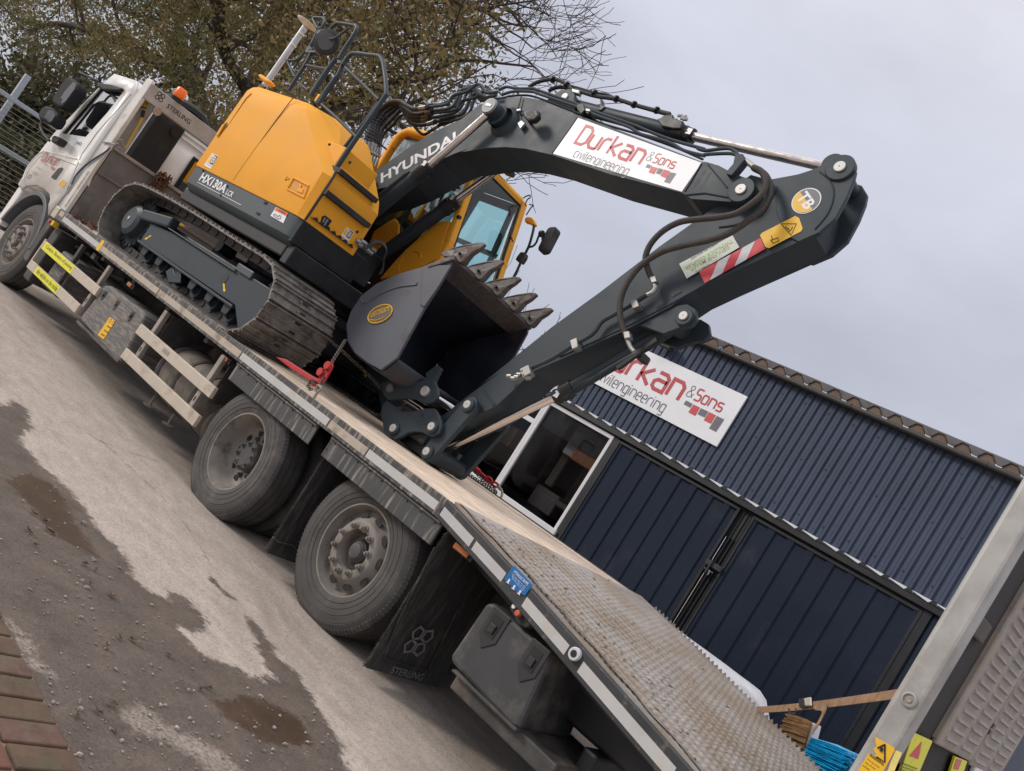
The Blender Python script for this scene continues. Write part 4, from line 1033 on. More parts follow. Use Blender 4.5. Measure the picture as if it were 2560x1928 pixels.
# --- plastic toolbox on the near side
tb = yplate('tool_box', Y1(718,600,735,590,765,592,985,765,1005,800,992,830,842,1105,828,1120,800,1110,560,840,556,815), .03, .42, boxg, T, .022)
B().box((-4.70,.025,.315),(-3.60,.46,.345)).build('box_lip', chassis, T, bev=.008)
def latch(pxs, y, s_=1.0, par=None, mat=black):
    c = PY(pxs, y); k = s_
    pl = [V(c.x-.045*k,y-.004,c.z+.065*k),V(c.x+.045*k,y-.004,c.z+.065*k),V(c.x+.045*k,y-.004,c.z-.04*k),V(c.x,y-.004,c.z-.085*k),V(c.x-.045*k,y-.004,c.z-.04*k)]
    b = B().prism(pl, (0,.005,0)); o = b.build('latch_plate', mat, par, bev=.003)
    B().box((c.x-.026*k,y-.0065,c.z-.035*k),(c.x+.026*k,y-.0045,c.z+.045*k)).build('latch_recess', black_ink, par, smooth=0)
    B().box((c.x-.014*k,y-.016,c.z-.02*k),(c.x+.014*k,y-.007,c.z+.012*k)).build('latch_handle', mat, par, bev=.002)
for q in Y1(722,660,810,725,912,805): latch(q, .028, .72, tb, boxd)
st_ = yplate('cyclist_sticker', Y1(762,812,800,842,718,968,677,938), .0255, .003, yelst, tb)
b = B()
for q in Y1(765,838,785,853): 
    c = PY(q, .024); b.lathe(c, (0,1,0), [(0,.020),(0,.016)], 20)
b.build('cycle_symbol', black_ink, tb, smooth=0)
for k, (s, qa, qb) in enumerate((('STOP', (742,880), (765,896)),('DANGER', (720,908), (745,926)),('keep back', (700,935), (722,950)))):
    O, ex, ey, w = frame_y(Y1(*qa)[0], Y1(*qb)[0], .024, .0); text('sticker_lettering', 'IIIIII', O, ex, ey, w, .016, black_ink, tb)
# --- air tank
tx0, tx1, tzc, tyc, trr = -3.34, -2.30, .52, .42, .27
ends = [(0,.0001),(.012,trr*.45),(.03,trr*.72),(.06,trr*.9),(.10,trr)]
tk = B().lathe((tx0,tyc,tzc), (1,0,0), ends+[(tx1-tx0-a,q) for a,q in ends[::-1]], 40).build('air_tank', tankm, T, smooth=40)
for x in (-3.18,-2.86,-2.52): B().lathe((x,tyc,tzc), (1,0,0), [(-.025,trr+.001),(-.022,trr+.008),(.022,trr+.008),(.025,trr+.001)], 40).build('tank_band', chassis, tk)
for x in (-3.02,-2.62):
    B().tube([(x,.17,.30),(x,.17,.24),(x+.01,.17,.2)], .012, 8).build('drain_stub', tankm, tk); B().lathe((x+.01,.17,.195), (0,0,1), [(0,.05),(.012,.055),(.014,.02)], 16, True).build('drain_flange', tankm, tk)
# second tank just ahead of the twin wheels
tk2 = B().lathe((-2.27,.40,.42), (1,0,0), [(0,.0001),(.02,.16),(.05,.22),(.08,.235),(.46,.235)], 32).build('air_tank', chassis, T, smooth=40)
B().lathe((-2.12,.40,.42), (1,0,0), [(0,.236),(.0,.246),(.02,.246),(.02,.236)], 32).build('tank_band', chassis, tk2)
# small lamps below the deck
def mlamp(x0, x1, z0, z1): 
    o = B().box((x0,.06,z0),(x1,.11,z1)).build('marker_lamp', rubberb, T, bev=.004); B().box((x0+.012,.045,z0+.008),(x1-.03,.0595,z1-.008)).build('lamp_lens', amber, o, bev=.004)
mlamp(.70,.87,.885,.935); mlamp(-4.32,-4.19,.885,.935); mlamp(-2.33,-2.19,.90,.95); mlamp(-5.62,-5.54,.88,.93)
for (u, v) in W3(1090,1115): c = PY((u,v),.1); B().box((c.x-.04,.09,c.z-.03),(c.x+.04,.13,c.z+.03)).build('side_reflector', chassis, T)
# hydraulic / emergency button near the front of the deck
c = PY(W3(635,745)[0], .03); B().lathe(c+V(0,-.03,0), (0,1,0), [(0,.0001),(0,.03),(.04,.035),(.06,.035)], 16).build('isolator_switch', yelst, T); B().cyl(PY(W3(600,725)[0],.03)+V(0,-.04,0), PY(W3(600,725)[0],.03), .016, 12).build('isolator_knob', pm('faded_red_knob', (.45,.08,.05), .5), T)
# battery carrier and step behind the front guards
B().box((-6.1,.12,.32),(-5.62,.6,.75)).build('battery_box', boxg, T, bev=.03)
B().box((-6.5,.08,.25),(-6.3,.6,.9)).build('rear_step', chassis, T, bev=.02)
B().cyl((-5.6,.5,.62),(-4.75,.5,.62),.16,24).build('silencer', chassis, T)
B().tube(smooth_path([(-6.4,.3,.8),(-5.9,.25,.86),(-5.4,.35,.82),(-4.9,.3,.88)]), .02, 8).build('air_hose', hosem, T)
# --- dark toolbox under the tail
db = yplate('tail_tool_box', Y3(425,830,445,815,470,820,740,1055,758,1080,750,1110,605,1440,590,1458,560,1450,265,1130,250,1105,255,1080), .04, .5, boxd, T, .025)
yplate('box_lip', Y3(255,1160,268,1150,588,1455,575,1468), .03, .5, chassis, T, .005)
for q in Y3(470,945,665,1112): latch(q, .038, 1.45, db, pm('latch_black_plastic', (.028,.028,.029), .5))
B().box((1.18,.08,.30),(1.95,.7,.395)).build('box_bearer', chassis, T, bev=.01)
B().box((1.0,.4,.5),(2.4,2.1,.75)).build('tail_frame', black, T, bev=.02)
for y in (.3,1.25,2.2): B().bar((.56,y,.93),(3.0,y,.58),.06,.10).build('tail_beam', black, T)
B().box((1.9,.3,.3),(2.0,2.2,.5)).build('rear_bumper', black, T, bev=.02)
# --- headboard
XH = -6.30
hb = B().box((XH-.035,.05,1.10),(XH,2.44,1.955)).build('headboard_panel', headb, T, bev=.006)
B().box((XH+.0,.05,1.63),(XH+.018,2.44,1.66)).build('panel_rib', headb, hb, bev=.004); B().box((XH+.0,.05,1.94),(XH+.02,2.44,1.975)).build('panel_cap', galvd, hb, bev=.004)
B().box((XH+.0015,.05,1.10),(XH+.006,2.44,1.40)).build('chequer_kick_plate', headb, hb, smooth=0)
b = B()
for i in range(26):
    for j in range(6):
        y = .09+i*.09; z = 1.13+j*.045; a = .8 if (i+j) % 2 else -.8
        b.bar((XH+.0075,y-.012*math.cos(a),z-.012*math.sin(a)),(XH+.0075,y+.012*math.cos(a),z+.012*math.sin(a)),.006,.004,(1,0,0))
tag(b.build('chequer_studs', headb, hb, smooth=0), kind='stuff')
B().box((XH-.06,2.30,1.1),(XH,2.48,2.62)).build('headboard_post', galv, T, bev=.01)
po = B().prism([V(XH-.17,-.005,1.10),V(XH+.005,-.005,1.10),V(XH+.005,-.005,2.74),V(XH-.02,-.005,2.80),V(XH-.17,-.005,2.80)], (0,.045,0)).build('headboard_post', pm('pale_scuffed_aluminium', (.55,.53,.49), .5, metal=.1, var=.12, vs=4, dirt=(.36,.33,.29), damt=.2, ds=3), T, bev=.008)
B().box((XH-.17,.041,1.1),(XH-.155,.24,2.74)).build('post_flange', galv, T, bev=.004)
bm_ = B().box((XH-.02,-.004,2.58),(XH+.012,2.48,2.765)).build('name_beam', galv, T, bev=.006)
B().box((XH-.06,.045,2.575),(XH-.02,2.48,2.60)).build('beam_flange', galv, T)
for y_ in (.80,): B().bar((XH+.005,.99,2.575),(XH+.005,1.02,1.96),.075,.02,(1,0,0)).build('headboard_brace', galvd, T, bev=.006)
text('beam_lettering', 'STERLING', V(XH+.0135,.262,2.648), V(0,1,0), V(0,0,1), .315, .052, black_ink, T, .015)
pentagon_logo('beam_emblem', V(XH+.0135,.147,2.70), V(0,1,0), V(0,0,1), .046, .008, black_ink, T)
c = V(XH-.04,.33,2.775)
bc = B().lathe(c, (0,0,1), [(0,.07),(.035,.075),(.04,.062)], 24, True).build('beacon_base', rubberb, T); B().lathe(c+V(0,0,.04), (0,0,1), [(0,.06),(.02,.066),(.10,.06),(.115,.05),(.12,.0001)], 24).build('beacon', orange, T)
c = PX(K6(480,510)[0], XH); B().lathe(c+V(-.02,0,0), (1,0,0), [(0,.045),(.03,.05),(.035,.045),(.032,.0001)], 20).build('work_lamp', zinc, T)
# --- cab
CY0, CY1 = .07, 2.42
XC0, XC1 = -8.02, -6.70
# body as stations along x: each a profile in z (rounded box)
def cabprof(): pass
side = [V(-6.71,CY0,1.26),V(-6.70,CY0,2.62),V(-6.78,CY0,2.74),V(-7.46,CY0,2.72),V(-7.58,CY0,2.56),V(-7.98,CY0,1.78),V(-8.04,CY0,1.45),V(-8.03,CY0,1.02),V(-7.86,CY0,.99),V(-7.80,CY0,1.06),V(-7.55,CY0,1.14),V(-7.30,CY0,1.16),V(-7.05,CY0,1.15),V(-6.93,CY0,1.10),V(-6.90,CY0,1.05),V(-6.74,CY0,.95)]
# near side skin with window opening, far side, roof, back, front
wpx = K5(1215,355,1400,375,1485,395,1470,430,1310,640,1048,935,760,890)
win_ = [PY(q, CY0) for q in wpx]
me_b = bmesh.new()
ov = [me_b.verts.new(p) for p in side]; iv = [me_b.verts.new(p) for p in win_]
oe = [me_b.edges.new((ov[i], ov[(i+1)%len(ov)])) for i in range(len(ov))]; ie = [me_b.edges.new((iv[i], iv[(i+1)%len(iv)])) for i in range(len(iv))]
bmesh.ops.triangle_fill(me_b, edges=oe+ie, use_beauty=True, use_dissolve=False)
b = B(); b.add([v.co[:] for v in me_b.verts], [tuple(me_b.verts[:].index(v) for v in f.verts) for f in me_b.faces])
n = len(side)
for i in range(n):      # wrap round the body
    a, c = side[i], side[(i+1)%n]
    if i == 4: continue                                   # windscreen opening
    b.add([a, c, V(c.x,CY1,c.z), V(a.x,CY1,a.z)], [(0,1,2,3)])
b.add([V(v.co.x,CY1,v.co.z) for v in me_b.verts], [tuple(reversed([me_b.verts[:].index(v) for v in f.verts])) for f in me_b.faces])
cabb = b.build('cab', white, T, smooth=40)
md = cabb.modifiers.new('thick', 'SOLIDIFY'); md.thickness = .03; md.offset = 1
# window return, glass
B().prism([V(p.x,CY0-.002,p.z) for p in win_], (0,.004,0)).build('door_window', glass_truck, cabb, smooth=0)
B().prism([V(p.x,CY1-.004,p.z) for p in win_], (0,.004,0)).build('door_window', glass_truck, cabb, smooth=0)
b = B(); b.tube([V(p.x,CY0-.006,p.z) for p in win_], .012, 6, closed=True); b.build('window_seal', rubberb, cabb)
b = B(); b.tube([V(PY(q,CY0).x,CY0-.006,PY(q,CY0).z) for q in K5(1360,545,1190,505,1120,540,830,900)], .012, 6); b.build('window_bar', rubberb, cabb)
b = B(); b.tube([V(PY(q,CY0).x,CY0-.006,PY(q,CY0).z) for q in K5(1310,365,1390,520)], .013, 6); b.build('window_bar', rubberb, cabb)
wsc = [side[4], side[5]]
B().prism([V(-7.60,CY0+.08,2.53),V(-7.97,CY0+.06,1.82),V(-7.97,CY1-.06,1.82),V(-7.60,CY1-.08,2.53)], (.01,0,0)).build('windscreen', glass_truck, cabb, smooth=0)
for y in (CY0, CY1-.09): B().bar((-7.585,y+.045,2.56),(-7.985,y+.045,1.78),.09,.03).build('screen_pillar', white, cabb, bev=.01)
# door shut lines and swage
def dl(px, r=.006, mat=None): B().tube([V(PY(q,CY0).x,CY0-.031,PY(q,CY0).z) for q in px], r, 5).build('shut_line', mat or pm('shut_line_grey',(.25,.24,.22),.6), cabb)
SL = pm('door_gap', (.28,.265,.24), .6)
dl(K5(1590,430,1180,890,1000,1150,830,1560), .005, SL); dl(K5(500,1110,930,1270), .004, SL); dl(K5(540,1100,960,1200,985,1260), .012, white)
yplate('door_handle_recess', K5(735,1275,752,1290,745,1310,665,1420,645,1425,608,1400,610,1385,690,1290), CY0-.034, .012, black, cabb, .004)
O, ex, ey, w = frame_y(K5(318,1405)[0], K5(350,1425)[0], CY0-.036); text('badge_lettering', 'CF', O, ex, ey, w, .06, grey_ink, cabb, .02)
O, ex, ey, w = frame_y(K5(895,1000)[0], K5(960,1018)[0], CY0-.036); text('badge_lettering', '340', O, ex, ey, w, .04, grey_ink, cabb, .02)
O, ex, ey, w = frame_y(K5(490,1190)[0], K5(668,1262)[0], CY0-.036)
pth, xe = stroke_text('Durkan', 0, 0, w/6.2); ribbons('door_lettering', pth, w/6.2*.22, O, ex, ey, pm('faded_red_print', (.36,.16,.13), .5), cabb)
for q in ((K5(600,1262,655,1285,640,1318,610,1308),)): B().add(ys(q, CY0-.036), [(3,2,1,0)]).build('printed_block', pm('faded_block', (.33,.17,.14), .5), cabb, smooth=0)
for (a1,a2,a3,a4) in ((495,1225,570,1265),(430,1275,490,1315),(395,1330,450,1365),(385,1348,440,1382)):
    O, ex, ey, w = frame_y(K5(a1,a2)[0], K5(a3,a4)[0], CY0-.036); text('door_lettering', 'IIIIIIIII', O, ex, ey, w, .012, grey_ink, cabb)
yplate('orange_sticker', K5(740,1425,795,1455,755,1520,690,1485), CY0-.0355, .002, pm('faded_orange_sticker', (.62,.36,.06), .5, var=.2, vs=30), cabb)
# step / bumper corner, grab rail, grille edge
B().box((-8.03,.06,.50),(-7.86,.16,1.0)).build('bumper_corner', white, T, bev=.02); B().box((-8.1,.1,.45),(-7.9,2.4,.98)).build('bumper', pm('grey_bumper',(.08,.08,.085),.6), T, bev=.03)
B().tube(smooth_path(ys(K5(505,1105,440,1140,330,1280,270,1430), CY0-.05)), .012, 6).build('grab_rail', white, cabb)
B().box((-8.05,.2,1.05),(-8.0,2.3,1.6)).build('grille', rubberb, cabb)
# mirrors
mirrorp = pm('black_mirror_plastic', (.014,.014,.016), .7, var=.15, spec=.2)
def mirror(px, yy, glasspx, name):
    pts = ys(px, yy); b = B().prism(pts, (0,.14,0)); o = b.build(name, mirrorp, T, bev=.03, seg=3)
    if glasspx: yplate('mirror_glass', glasspx, yy-.003, .002, pm('mirror_dark_glass', (.02,.02,.022), .08, spec=.8), o)
mirror(K5(780,205,830,195,900,240,922,285,900,350,790,500,735,560,690,555,620,510,610,460,650,400), -.22, K5(870,260,905,280,890,340,780,490,740,520,700,480,780,360), 'main_mirror')
mirror(K5(490,565,540,540,610,555,670,620,672,660,610,755,570,760,530,720,460,700,443,650), -.22, K5(530,630,580,590,640,610,655,660,610,735,575,735,520,680), 'wide_mirror')
B().tube(smooth_path(ys(K5(855,230,925,155,1000,175,1180,255), -.15)), .014, 6).build('mirror_arm', rubberb, T)
B().tube(smooth_path(ys(K5(600,560,640,550), -.15)), .02, 6).build('mirror_arm', rubberb, T)
B().tube(smooth_path(ys(K5(500,720,480,800,530,900,590,960), -.13)), .016, 6).build('mirror_arm', rubberb, T)
yplate('mirror_foot', K5(640,890,720,920,670,985,600,970,610,920), -.06, .13, rubberb, T, .02)
yplate('sun_visor', K5(1140,290,1170,265,1330,290,1450,330,1410,360,1220,350,1150,315), .0, .05, rubberb, T, .015)
B().prism([V(-7.62,.15,2.56),V(-7.95,.15,2.66),V(-7.95,.15,2.69),V(-7.60,.15,2.62)], (0,2.1,0)).build('sun_visor', rubberb, T, bev=.01)
B().lathe((-6.95,.72,2.73), (-.3,0,1), [(0,.33),(.05,.34),(.10,.30),(.13,.2),(.14,.0001)], 28).build('roof_fairing', rubberb, T, smooth=40)
# back of the cab and the gear behind it
B().box((-6.69,.34,1.10),(-6.55,.70,2.645)).build('air_intake_stack', rubberb, T, bev=.015)
B().cyl((-6.55,.60,2.5),(-6.53,.60,2.5),.05,16).build('stack_cap', black, T)
B().box((-6.682,1.0,1.92),(-6.672,1.42,2.42)).build('rear_window_surround', black_ink, cabb, bev=.004); B().box((-6.670,1.05,1.98),(-6.664,1.40,2.38)).build('rear_window', glass('reflective_rear_glass', (.02,.02,.02), .55, .02), cabb, smooth=0)
for z in (2.50,2.56,2.615): B().box((-6.698,.75,z),(-6.67,2.3,z+.03)).build('cab_swage', white, cabb, bev=.01)
# seat glimpsed through the door window
yplate('seat_back', K5(1050,770,1120,700,1180,690,1210,740,1160,850,1080,920,1000,920,1040,860), .65, .45, rubberb, T, .05)
# ================================================================ EXCAVATOR
ex_ = thing('excavator', (-3.6, 1.25, DZ), 'yellow and charcoal tracked excavator chained on the lorry deck with its arm folded down', 'excavator')
X = ex_
# --- tracks
def trackpath():
    z0, zt = DZ+.012, 1.768; L_ = []
    for x in np.linspace(-4.95, -2.62, 40): L_.append(V(x, 0, z0))
    for a in np.linspace(-80, 85, 22): L_.append(V(-2.46+.325*math.cos(R(a)), 0, 1.43+.325*math.sin(R(a))))
    for t in np.linspace(.03, .97, 40): L_.append(V(-2.43+(-5.18+2.43)*t, 0, 1.762+.040*math.sin(math.pi*t)*(t)-.0))
    for a in np.linspace(95, 255, 22): L_.append(V(-5.22+.325*math.cos(R(a)), 0, 1.42+.325*math.sin(R(a))))
    return L_
tpth = resample(trackpath()+[trackpath()[0]], .02)
tot = sum((tpth[i+1]-tpth[i]).length for i in range(len(tpth)-1)); NS = 44; pitch = tot/NS
W0, W1 = .008, .702
def shoe_mesh():
    b = B(); w = W1-W0; h = pitch*.48
    prof = [(-h,-.010),(-h,.006),(-h+.004,.024),(-h+.014,.024),(-h+.020,.006),(-.010,.006),(-.005,.022),(.005,.022),(.010,.006),(h-.020,.006),(h-.014,.024),(h-.004,.024),(h,.006),(h,-.010)]
    b.prism([V(x, -w/2, z) for x, z in prof], (0, w, 0)); nf = len(b.f)
    for y in (-.055, .055):
        for x in (-pitch*.25, pitch*.25): b.lathe((x,y,.0055), (0,0,1), [(0,.014),(.009,.013),(.010,.0001)], 6)
    nb = len(b.f)
    for x in (-pitch*.25, pitch*.25): b.add([V(x-.011,-.030,.0068),V(x+.011,-.030,.0068),V(x+.011,.030,.0068),V(x-.011,.030,.0068)], [(0,1,2,3)])
    return b, nf, nb
trk = thing('x', (0,0,0), None, None); COL.objects.unlink(trk); bpy.data.objects.remove(trk)
tr_ = bpy.data.objects.new('track', None); _link(tr_, X, V(-3.84, .355, DZ))
sb, nf, nb = shoe_mesh()
src = sb.build('track_shoe', [shoem, black_ink], tr_, smooth=0)
src.data.polygons.foreach_set('material_index', [0]*nb+[1]*(len(sb.f)-nb))
frames = []
acc = 0; j = 0; cum = [0]
for i in range(len(tpth)-1): cum.append(cum[-1]+(tpth[i+1]-tpth[i]).length)
def along(s):
    s %= tot; i = int(np.searchsorted(cum, s)); i = max(1, min(i, len(cum)-1)); q = (s-cum[i-1])/(cum[i]-cum[i-1]+1e-9)
    return tpth[i-1].lerp(tpth[i], q)
off0 = src.location.copy()
for k in range(NS):
    a = along((k-.5)*pitch+.06); c_ = along((k+.5)*pitch+.06); c = (a+c_)/2; t = (c_-a).normalized()
    o = src if k == 0 else src.copy()
    if k: COL.objects.link(o)
    # outward normal of the loop is t rotated -90 deg in xz (path runs counter clockwise seen from -y)
    nrm = V(t.z, 0, -t.x); m3 = Matrix((t, V(0,0,1).cross(t) if False else nrm.cross(t), nrm)).transposed()
    o.rotation_euler = m3.to_euler()
    wl = V(c.x, (W0+W1)/2, c.z)+nrm*.007
    o.location = wl; WLOC[o.name] = wl
    o.parent = tr_; o.matrix_parent_inverse = Matrix.Translation(-WLOC[tr_.name])
# chain links
b = B()
for k in range(NS):
    a = along(k*pitch+.06); c_ = along((k+1.0)*pitch+.06); t = (c_-a).normalized(); nrm = V(t.z,0,-t.x)
    for y in (.27,.40):
        p0 = a-nrm*.045+V(0,y,0); p1 = c_-nrm*.045+V(0,y,0); b.bar(p0, p1, .035, .07, nrm)
        b.cyl(p0+V(0,-.025,0), p0+V(0,.03,0), .03, 8)
tag(b.build('track_chain', black, tr_, smooth=0), kind='stuff')
# sprocket, idler, rollers
b = B(); sp = V(-5.22,.24,1.42)
for k in range(21):
    a0 = 2*math.pi*k/21; pts = []
    for dr, da in ((.205,-.5),(.262,-.22),(.262,.22),(.205,.5)): pts.append(sp+V(math.cos(a0+da*2*math.pi/21)*dr,0,math.sin(a0+da*2*math.pi/21)*dr))
    b.prism(pts, (0,.05,0))
b.lathe(sp, (0,1,0), [(0,.0001),(0,.215),(.05,.215)], 40); b.build('sprocket', dgrey, tr_, smooth=30)
b = B().lathe((-5.22,.13,1.42), (0,1,0), [(0,.0001),(0,.12),(.03,.165),(.11,.17)], 32).build('drive_motor_cover', skirt, tr_, smooth=30)
B().cyl((-5.22,.122,1.42),(-5.22,.131,1.42),.02,10).build('cover_plug', steelpin, tr_)
B().lathe((-2.46,.25,1.43), (0,1,0), [(0,.08),(0,.20),(.02,.27),(.05,.27),(.05,.24),(.12,.24),(.12,.27),(.15,.27),(.17,.2),(.17,.08)], 40).build('idler', black, tr_, smooth=30)
for x in (-4.6,-4.25,-3.9,-3.5,-3.15,-2.82):
    B().lathe((x,.18,1.225), (0,1,0), [(0,.0001),(0,.05),(.03,.055),(.03,.085),(.09,.085),(.09,.07),(.22,.07),(.22,.085),(.28,.085),(.28,.0001)], 20).build('track_roller', dgrey, tr_, smooth=30)
    B().prism([V(x-.075,.15,1.30),V(x+.075,.15,1.30),V(x+.05,.15,1.19),V(x-.05,.15,1.19)], (0,.03,0)).build('roller_bracket', black, tr_, bev=.008)
B().cyl((-3.75,.3,1.66),(-3.75,.46,1.66),.06,16).build('carrier_roller', black, tr_)
yplate('roller_guard', Z4(590,770,640,735,655,790,680,760,700,765,690,850,610,845), .14, .02, dgrey, tr_, .006)
# track frame
B().prism([V(-4.75,.13,1.29),V(-4.75,.13,1.50),V(-4.20,.13,1.535),(-2.95,.13,1.535),V(-2.80,.13,1.575),V(-2.36,.13,1.575),V(-2.22,.13,1.44),V(-2.26,.13,1.3),V(-2.46,.13,1.155),V(-2.70,.13,1.305)], (0,.10,0)).build('track_frame', dgrey, tr_, bev=.008)
B().box((-4.72,.232,1.28),(-2.55,.60,1.58)).build('frame_box', dgrey, tr_, bev=.02)
B().box((-4.76,.112,1.272),(-2.70,.15,1.295)).build('frame_flange', dgrey, tr_, bev=.004)
B().bar((-4.35,.115,1.545),(-2.95,.115,1.545),.03,.012).build('frame_edge', skirt, tr_)
B().lathe((-3.06,.126,1.44), (0,1,0), [(0,.0001),(.0,.048),(.002,.05)], 20).build('grease_port', black_ink, tr_, smooth=0)
B().bar((-5.0,.15,1.52),(-4.35,.13,1.60),.10,.11).build('hose_guard', dgrey, tr_, bev=.02)
B().box((-2.98,.11,1.55),(-2.70,.40,1.62)).build('chain_guide', skirt, tr_, bev=.01)
yplate('arrow_sticker', K2(725,880,750,850,760,860,810,820,825,835,770,868,760,885), .127, .002, yelst, tr_); yplate('arrow_sticker', K2(1815,1490,1840,1495,1845,1570,1858,1580,1835,1615,1815,1580,1825,1575), .127, .002, yelst, tr_)
ft = copy_tree(tr_, (0, 1.79, 0), X)
# carbody
B().box((-4.4,.6,1.32),(-3.0,1.9,1.66)).build('carbody', black, X, bev=.05)
B().lathe((-3.6,1.25,1.62), (0,0,1), [(0,.62),(.14,.62),(.15,.55),(.24,.55)], 40).build('swing_ring', black, X, smooth=30)
B().bar((-2.96,.85,1.66),(-2.96,1.7,1.66),.16,.1).build('carbody_front', black, X, bev=.02)
yplate('amber_marker', K1(1530,560,1560,525,1620,565,1590,615), .85, .01, yelst, X)
# --- platform and house
B().box((-4.55,.12,1.84),(-2.52,2.38,1.97)).build('platform', black, X, bev=.015)
CXH, RH = -3.60, 1.48
def plan(inset, xfront, cham=.05, ych=None):
    y0 = .045+inset; pts = [V(xfront, y0+cham, 0), V(xfront-cham*1.6, y0, 0)]
    r = RH-inset; dy = 1.25-y0; x1 = CXH-math.sqrt(max(.01, r*r-dy*dy))
    for x in np.linspace(xfront-cham*1.6-.1, x1, 6)[1:-1]: pts.append(V(x, y0, 0))
    a0 = math.atan2(y0-1.25, x1-CXH); a1 = -a0
    for i in range(25):
        a = a0-(2*math.pi-2*abs(a0))*i/24 if True else 0
        pts.append(V(CXH+r*math.cos(a), 1.25+r*math.sin(a), 0))
    pts.append(V(-4.32, 2.455-inset, 0)); pts.append(V(-4.32, 1.56, 0)); pts.append(V(-3.75, 1.50, 0)); pts.append(V(-3.75, .66, 0)); pts.append(V(xfront, .66, 0))
    return pts
def loft(levels, name, mat, cap=True, bev=0, smooth=38):
    b = B(); rings = [[V(p.x, p.y, z) for p in plan(i, xf, ch)] for z, i, xf, ch in levels]; n = len(rings[0]); vs = [p for r_ in rings for p in r_]
    fs = []
    for k in range(len(rings)-1):
        for i in range(n): fs.append((k*n+(i+1)%n, k*n+i, (k+1)*n+i, (k+1)*n+(i+1)%n))
    fs += [tuple(range(n)), tuple((len(rings)-1)*n+i for i in range(n-1,-1,-1))]
    b.add(vs, fs); o = b.build(name, mat, X, bev=bev, smooth=smooth)
    bm = bmesh.new(); bm.from_mesh(o.data); bmesh.ops.recalc_face_normals(bm, faces=bm.faces); bm.to_mesh(o.data); bm.free(); return o
loft([(1.945,.075,-2.51,.03),(1.955,.05,-2.49,.03),(2.01,.006,-2.472,.03),(2.182,.006,-2.472,.03)], 'side_skirt', skirt)
hood = loft([(2.186,-.002,-2.452,.03),(2.20,-.006,-2.45,.04),(2.60,-.006,-2.47,.05),(2.70,-.003,-2.55,.10),(2.90,.0,-2.82,.16),(3.05,.006,-3.02,.20),(3.105,.03,-3.10,.2),(3.145,.075,-3.17,.2),(3.165,.14,-3.24,.2)], 'engine_hood', yellow, smooth=26)
# panel gaps, seams
def seam(px, y, r=.005, mat=None): B().tube(ys(px, y), r, 6).build('panel_gap', mat or pm('panel_gap_shadow', (.10,.045,.006), .6), X)
SG = pm('gap_dark_ochre', (.16,.075,.01), .7)
seam(Z2(450,1105,500,1030,600,890,700,752,780,645,812,605), .041, .0045, SG); seam(Z2(812,605,845,592), .05, .0045, SG)
seam(Z2(268,1012,340,890,450,720,530,600,560,572), .043, .004, SG)
yplate('vent_slot', Z2(385,760,410,750,412,770,365,830,348,828,360,800), .035, .02, SG, X)
for q in (Z2(380,762,398,752,352,830,340,826), ): yplate('rear_handle', q, .02, .015, yellow, X, .004)
# door handle recess
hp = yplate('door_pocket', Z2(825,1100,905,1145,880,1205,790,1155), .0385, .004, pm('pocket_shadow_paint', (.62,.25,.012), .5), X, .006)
b = B(); b.tube(ys(Z2(822,1092,912,1140,884,1212,782,1160), .036), .009, 6, closed=True); b.build('pocket_rim', yellow, X)
yplate('door_handle', Z2(850,1120,868,1130,858,1150,875,1160,868,1185,835,1170,838,1150,850,1150), .030, .012, yellow, X, .004)
yplate('hood_handle_bump', Z2(590,455,615,450,660,480,672,500,640,500,610,480), .30, .10, yellow, X, .02)
B().tube([V(-2.452,.088,2.19),V(-2.452,.088,2.60),V(-2.50,.11,2.66)], .012, 6).build('corner_gap', rubberb, X)  # black tube stands in for the dark gap along the hood's front corner
# stickers on the house
def tbsticker(px, y, th=.002):
    a = yplate('dealer_sticker', px, y, th, whiteplain, X)
    q = [Vector((p[0], p[1])) for p in px]   # corners: tl, tr, br, bl
    def at(s, t):
        u = q[0].lerp(q[1], s); w = q[3].lerp(q[2], s); r = u.lerp(w, t); return (r.x, r.y)
    B().add(ys([at(.08,.05),at(.48,.05),at(.48,.72),at(.08,.72)], y-.0012), [(3,2,1,0)]).build('sticker_block', yelst, a, smooth=0)
    B().add(ys([at(.48,.05),at(.93,.05),at(.93,.72),at(.48,.72)], y-.0012), [(3,2,1,0)]).build('sticker_block', black_ink, a, smooth=0)
    O, exx, eyy, w = frame_y(at(.15,.62), at(.86,.62), y-.0015, .001); h = (PY(at(.5,.12), y)-PY(at(.5,.62), y)).length
    text('sticker_lettering', 'TB', O, exx, eyy, w, h, whiteplain, a, .02)
    O, exx, eyy, w = frame_y(at(.12,.86), at(.9,.86), y-.0015, .001); text('sticker_lettering', 'IIIIIIIIIIIII', O, exx, eyy, w, h*.12, grey_ink, a)
tbsticker(Z2(318,938,358,955,310,1035,270,1012), .036); 
O, exx, eyy, w = frame_y(Z2(236,1105)[0], Z2(395,1170)[0], .048, .001)
text('model_lettering', 'HX130A', O, V(1,0,0), V(0,0,1), (PY(Z2(400,1170)[0],.048)-O).x*1.0, .088, white_ink, X, .035, label='white lettering reading HX130A')
O2 = PY(Z2(398,1180)[0], .047); text('model_lettering', 'LCR', V(O2.x+.012,.047,O.z), V(1,0,0), V(0,0,1), (PY(Z2(442,1196)[0],.047)-O2).x, .052, white_ink, X, .02, label='small white lettering reading LCR')
B().box((O.x,.0465,O.z-.022),(O2.x+.36,.048,O.z-.017)).build('lettering_underline', white_ink, X, smooth=0)
wst = yplate('warning_sticker', Z2(710,1268,783,1305,755,1368,676,1322), .046, .002, whiteplain, X)
B().add(ys(Z2(712,1270,783,1305,775,1325,702,1288), .0445), [(3,2,1,0)]).build('sticker_band', pm('orange_band', (.65,.13,.01), .5), wst, smooth=0)
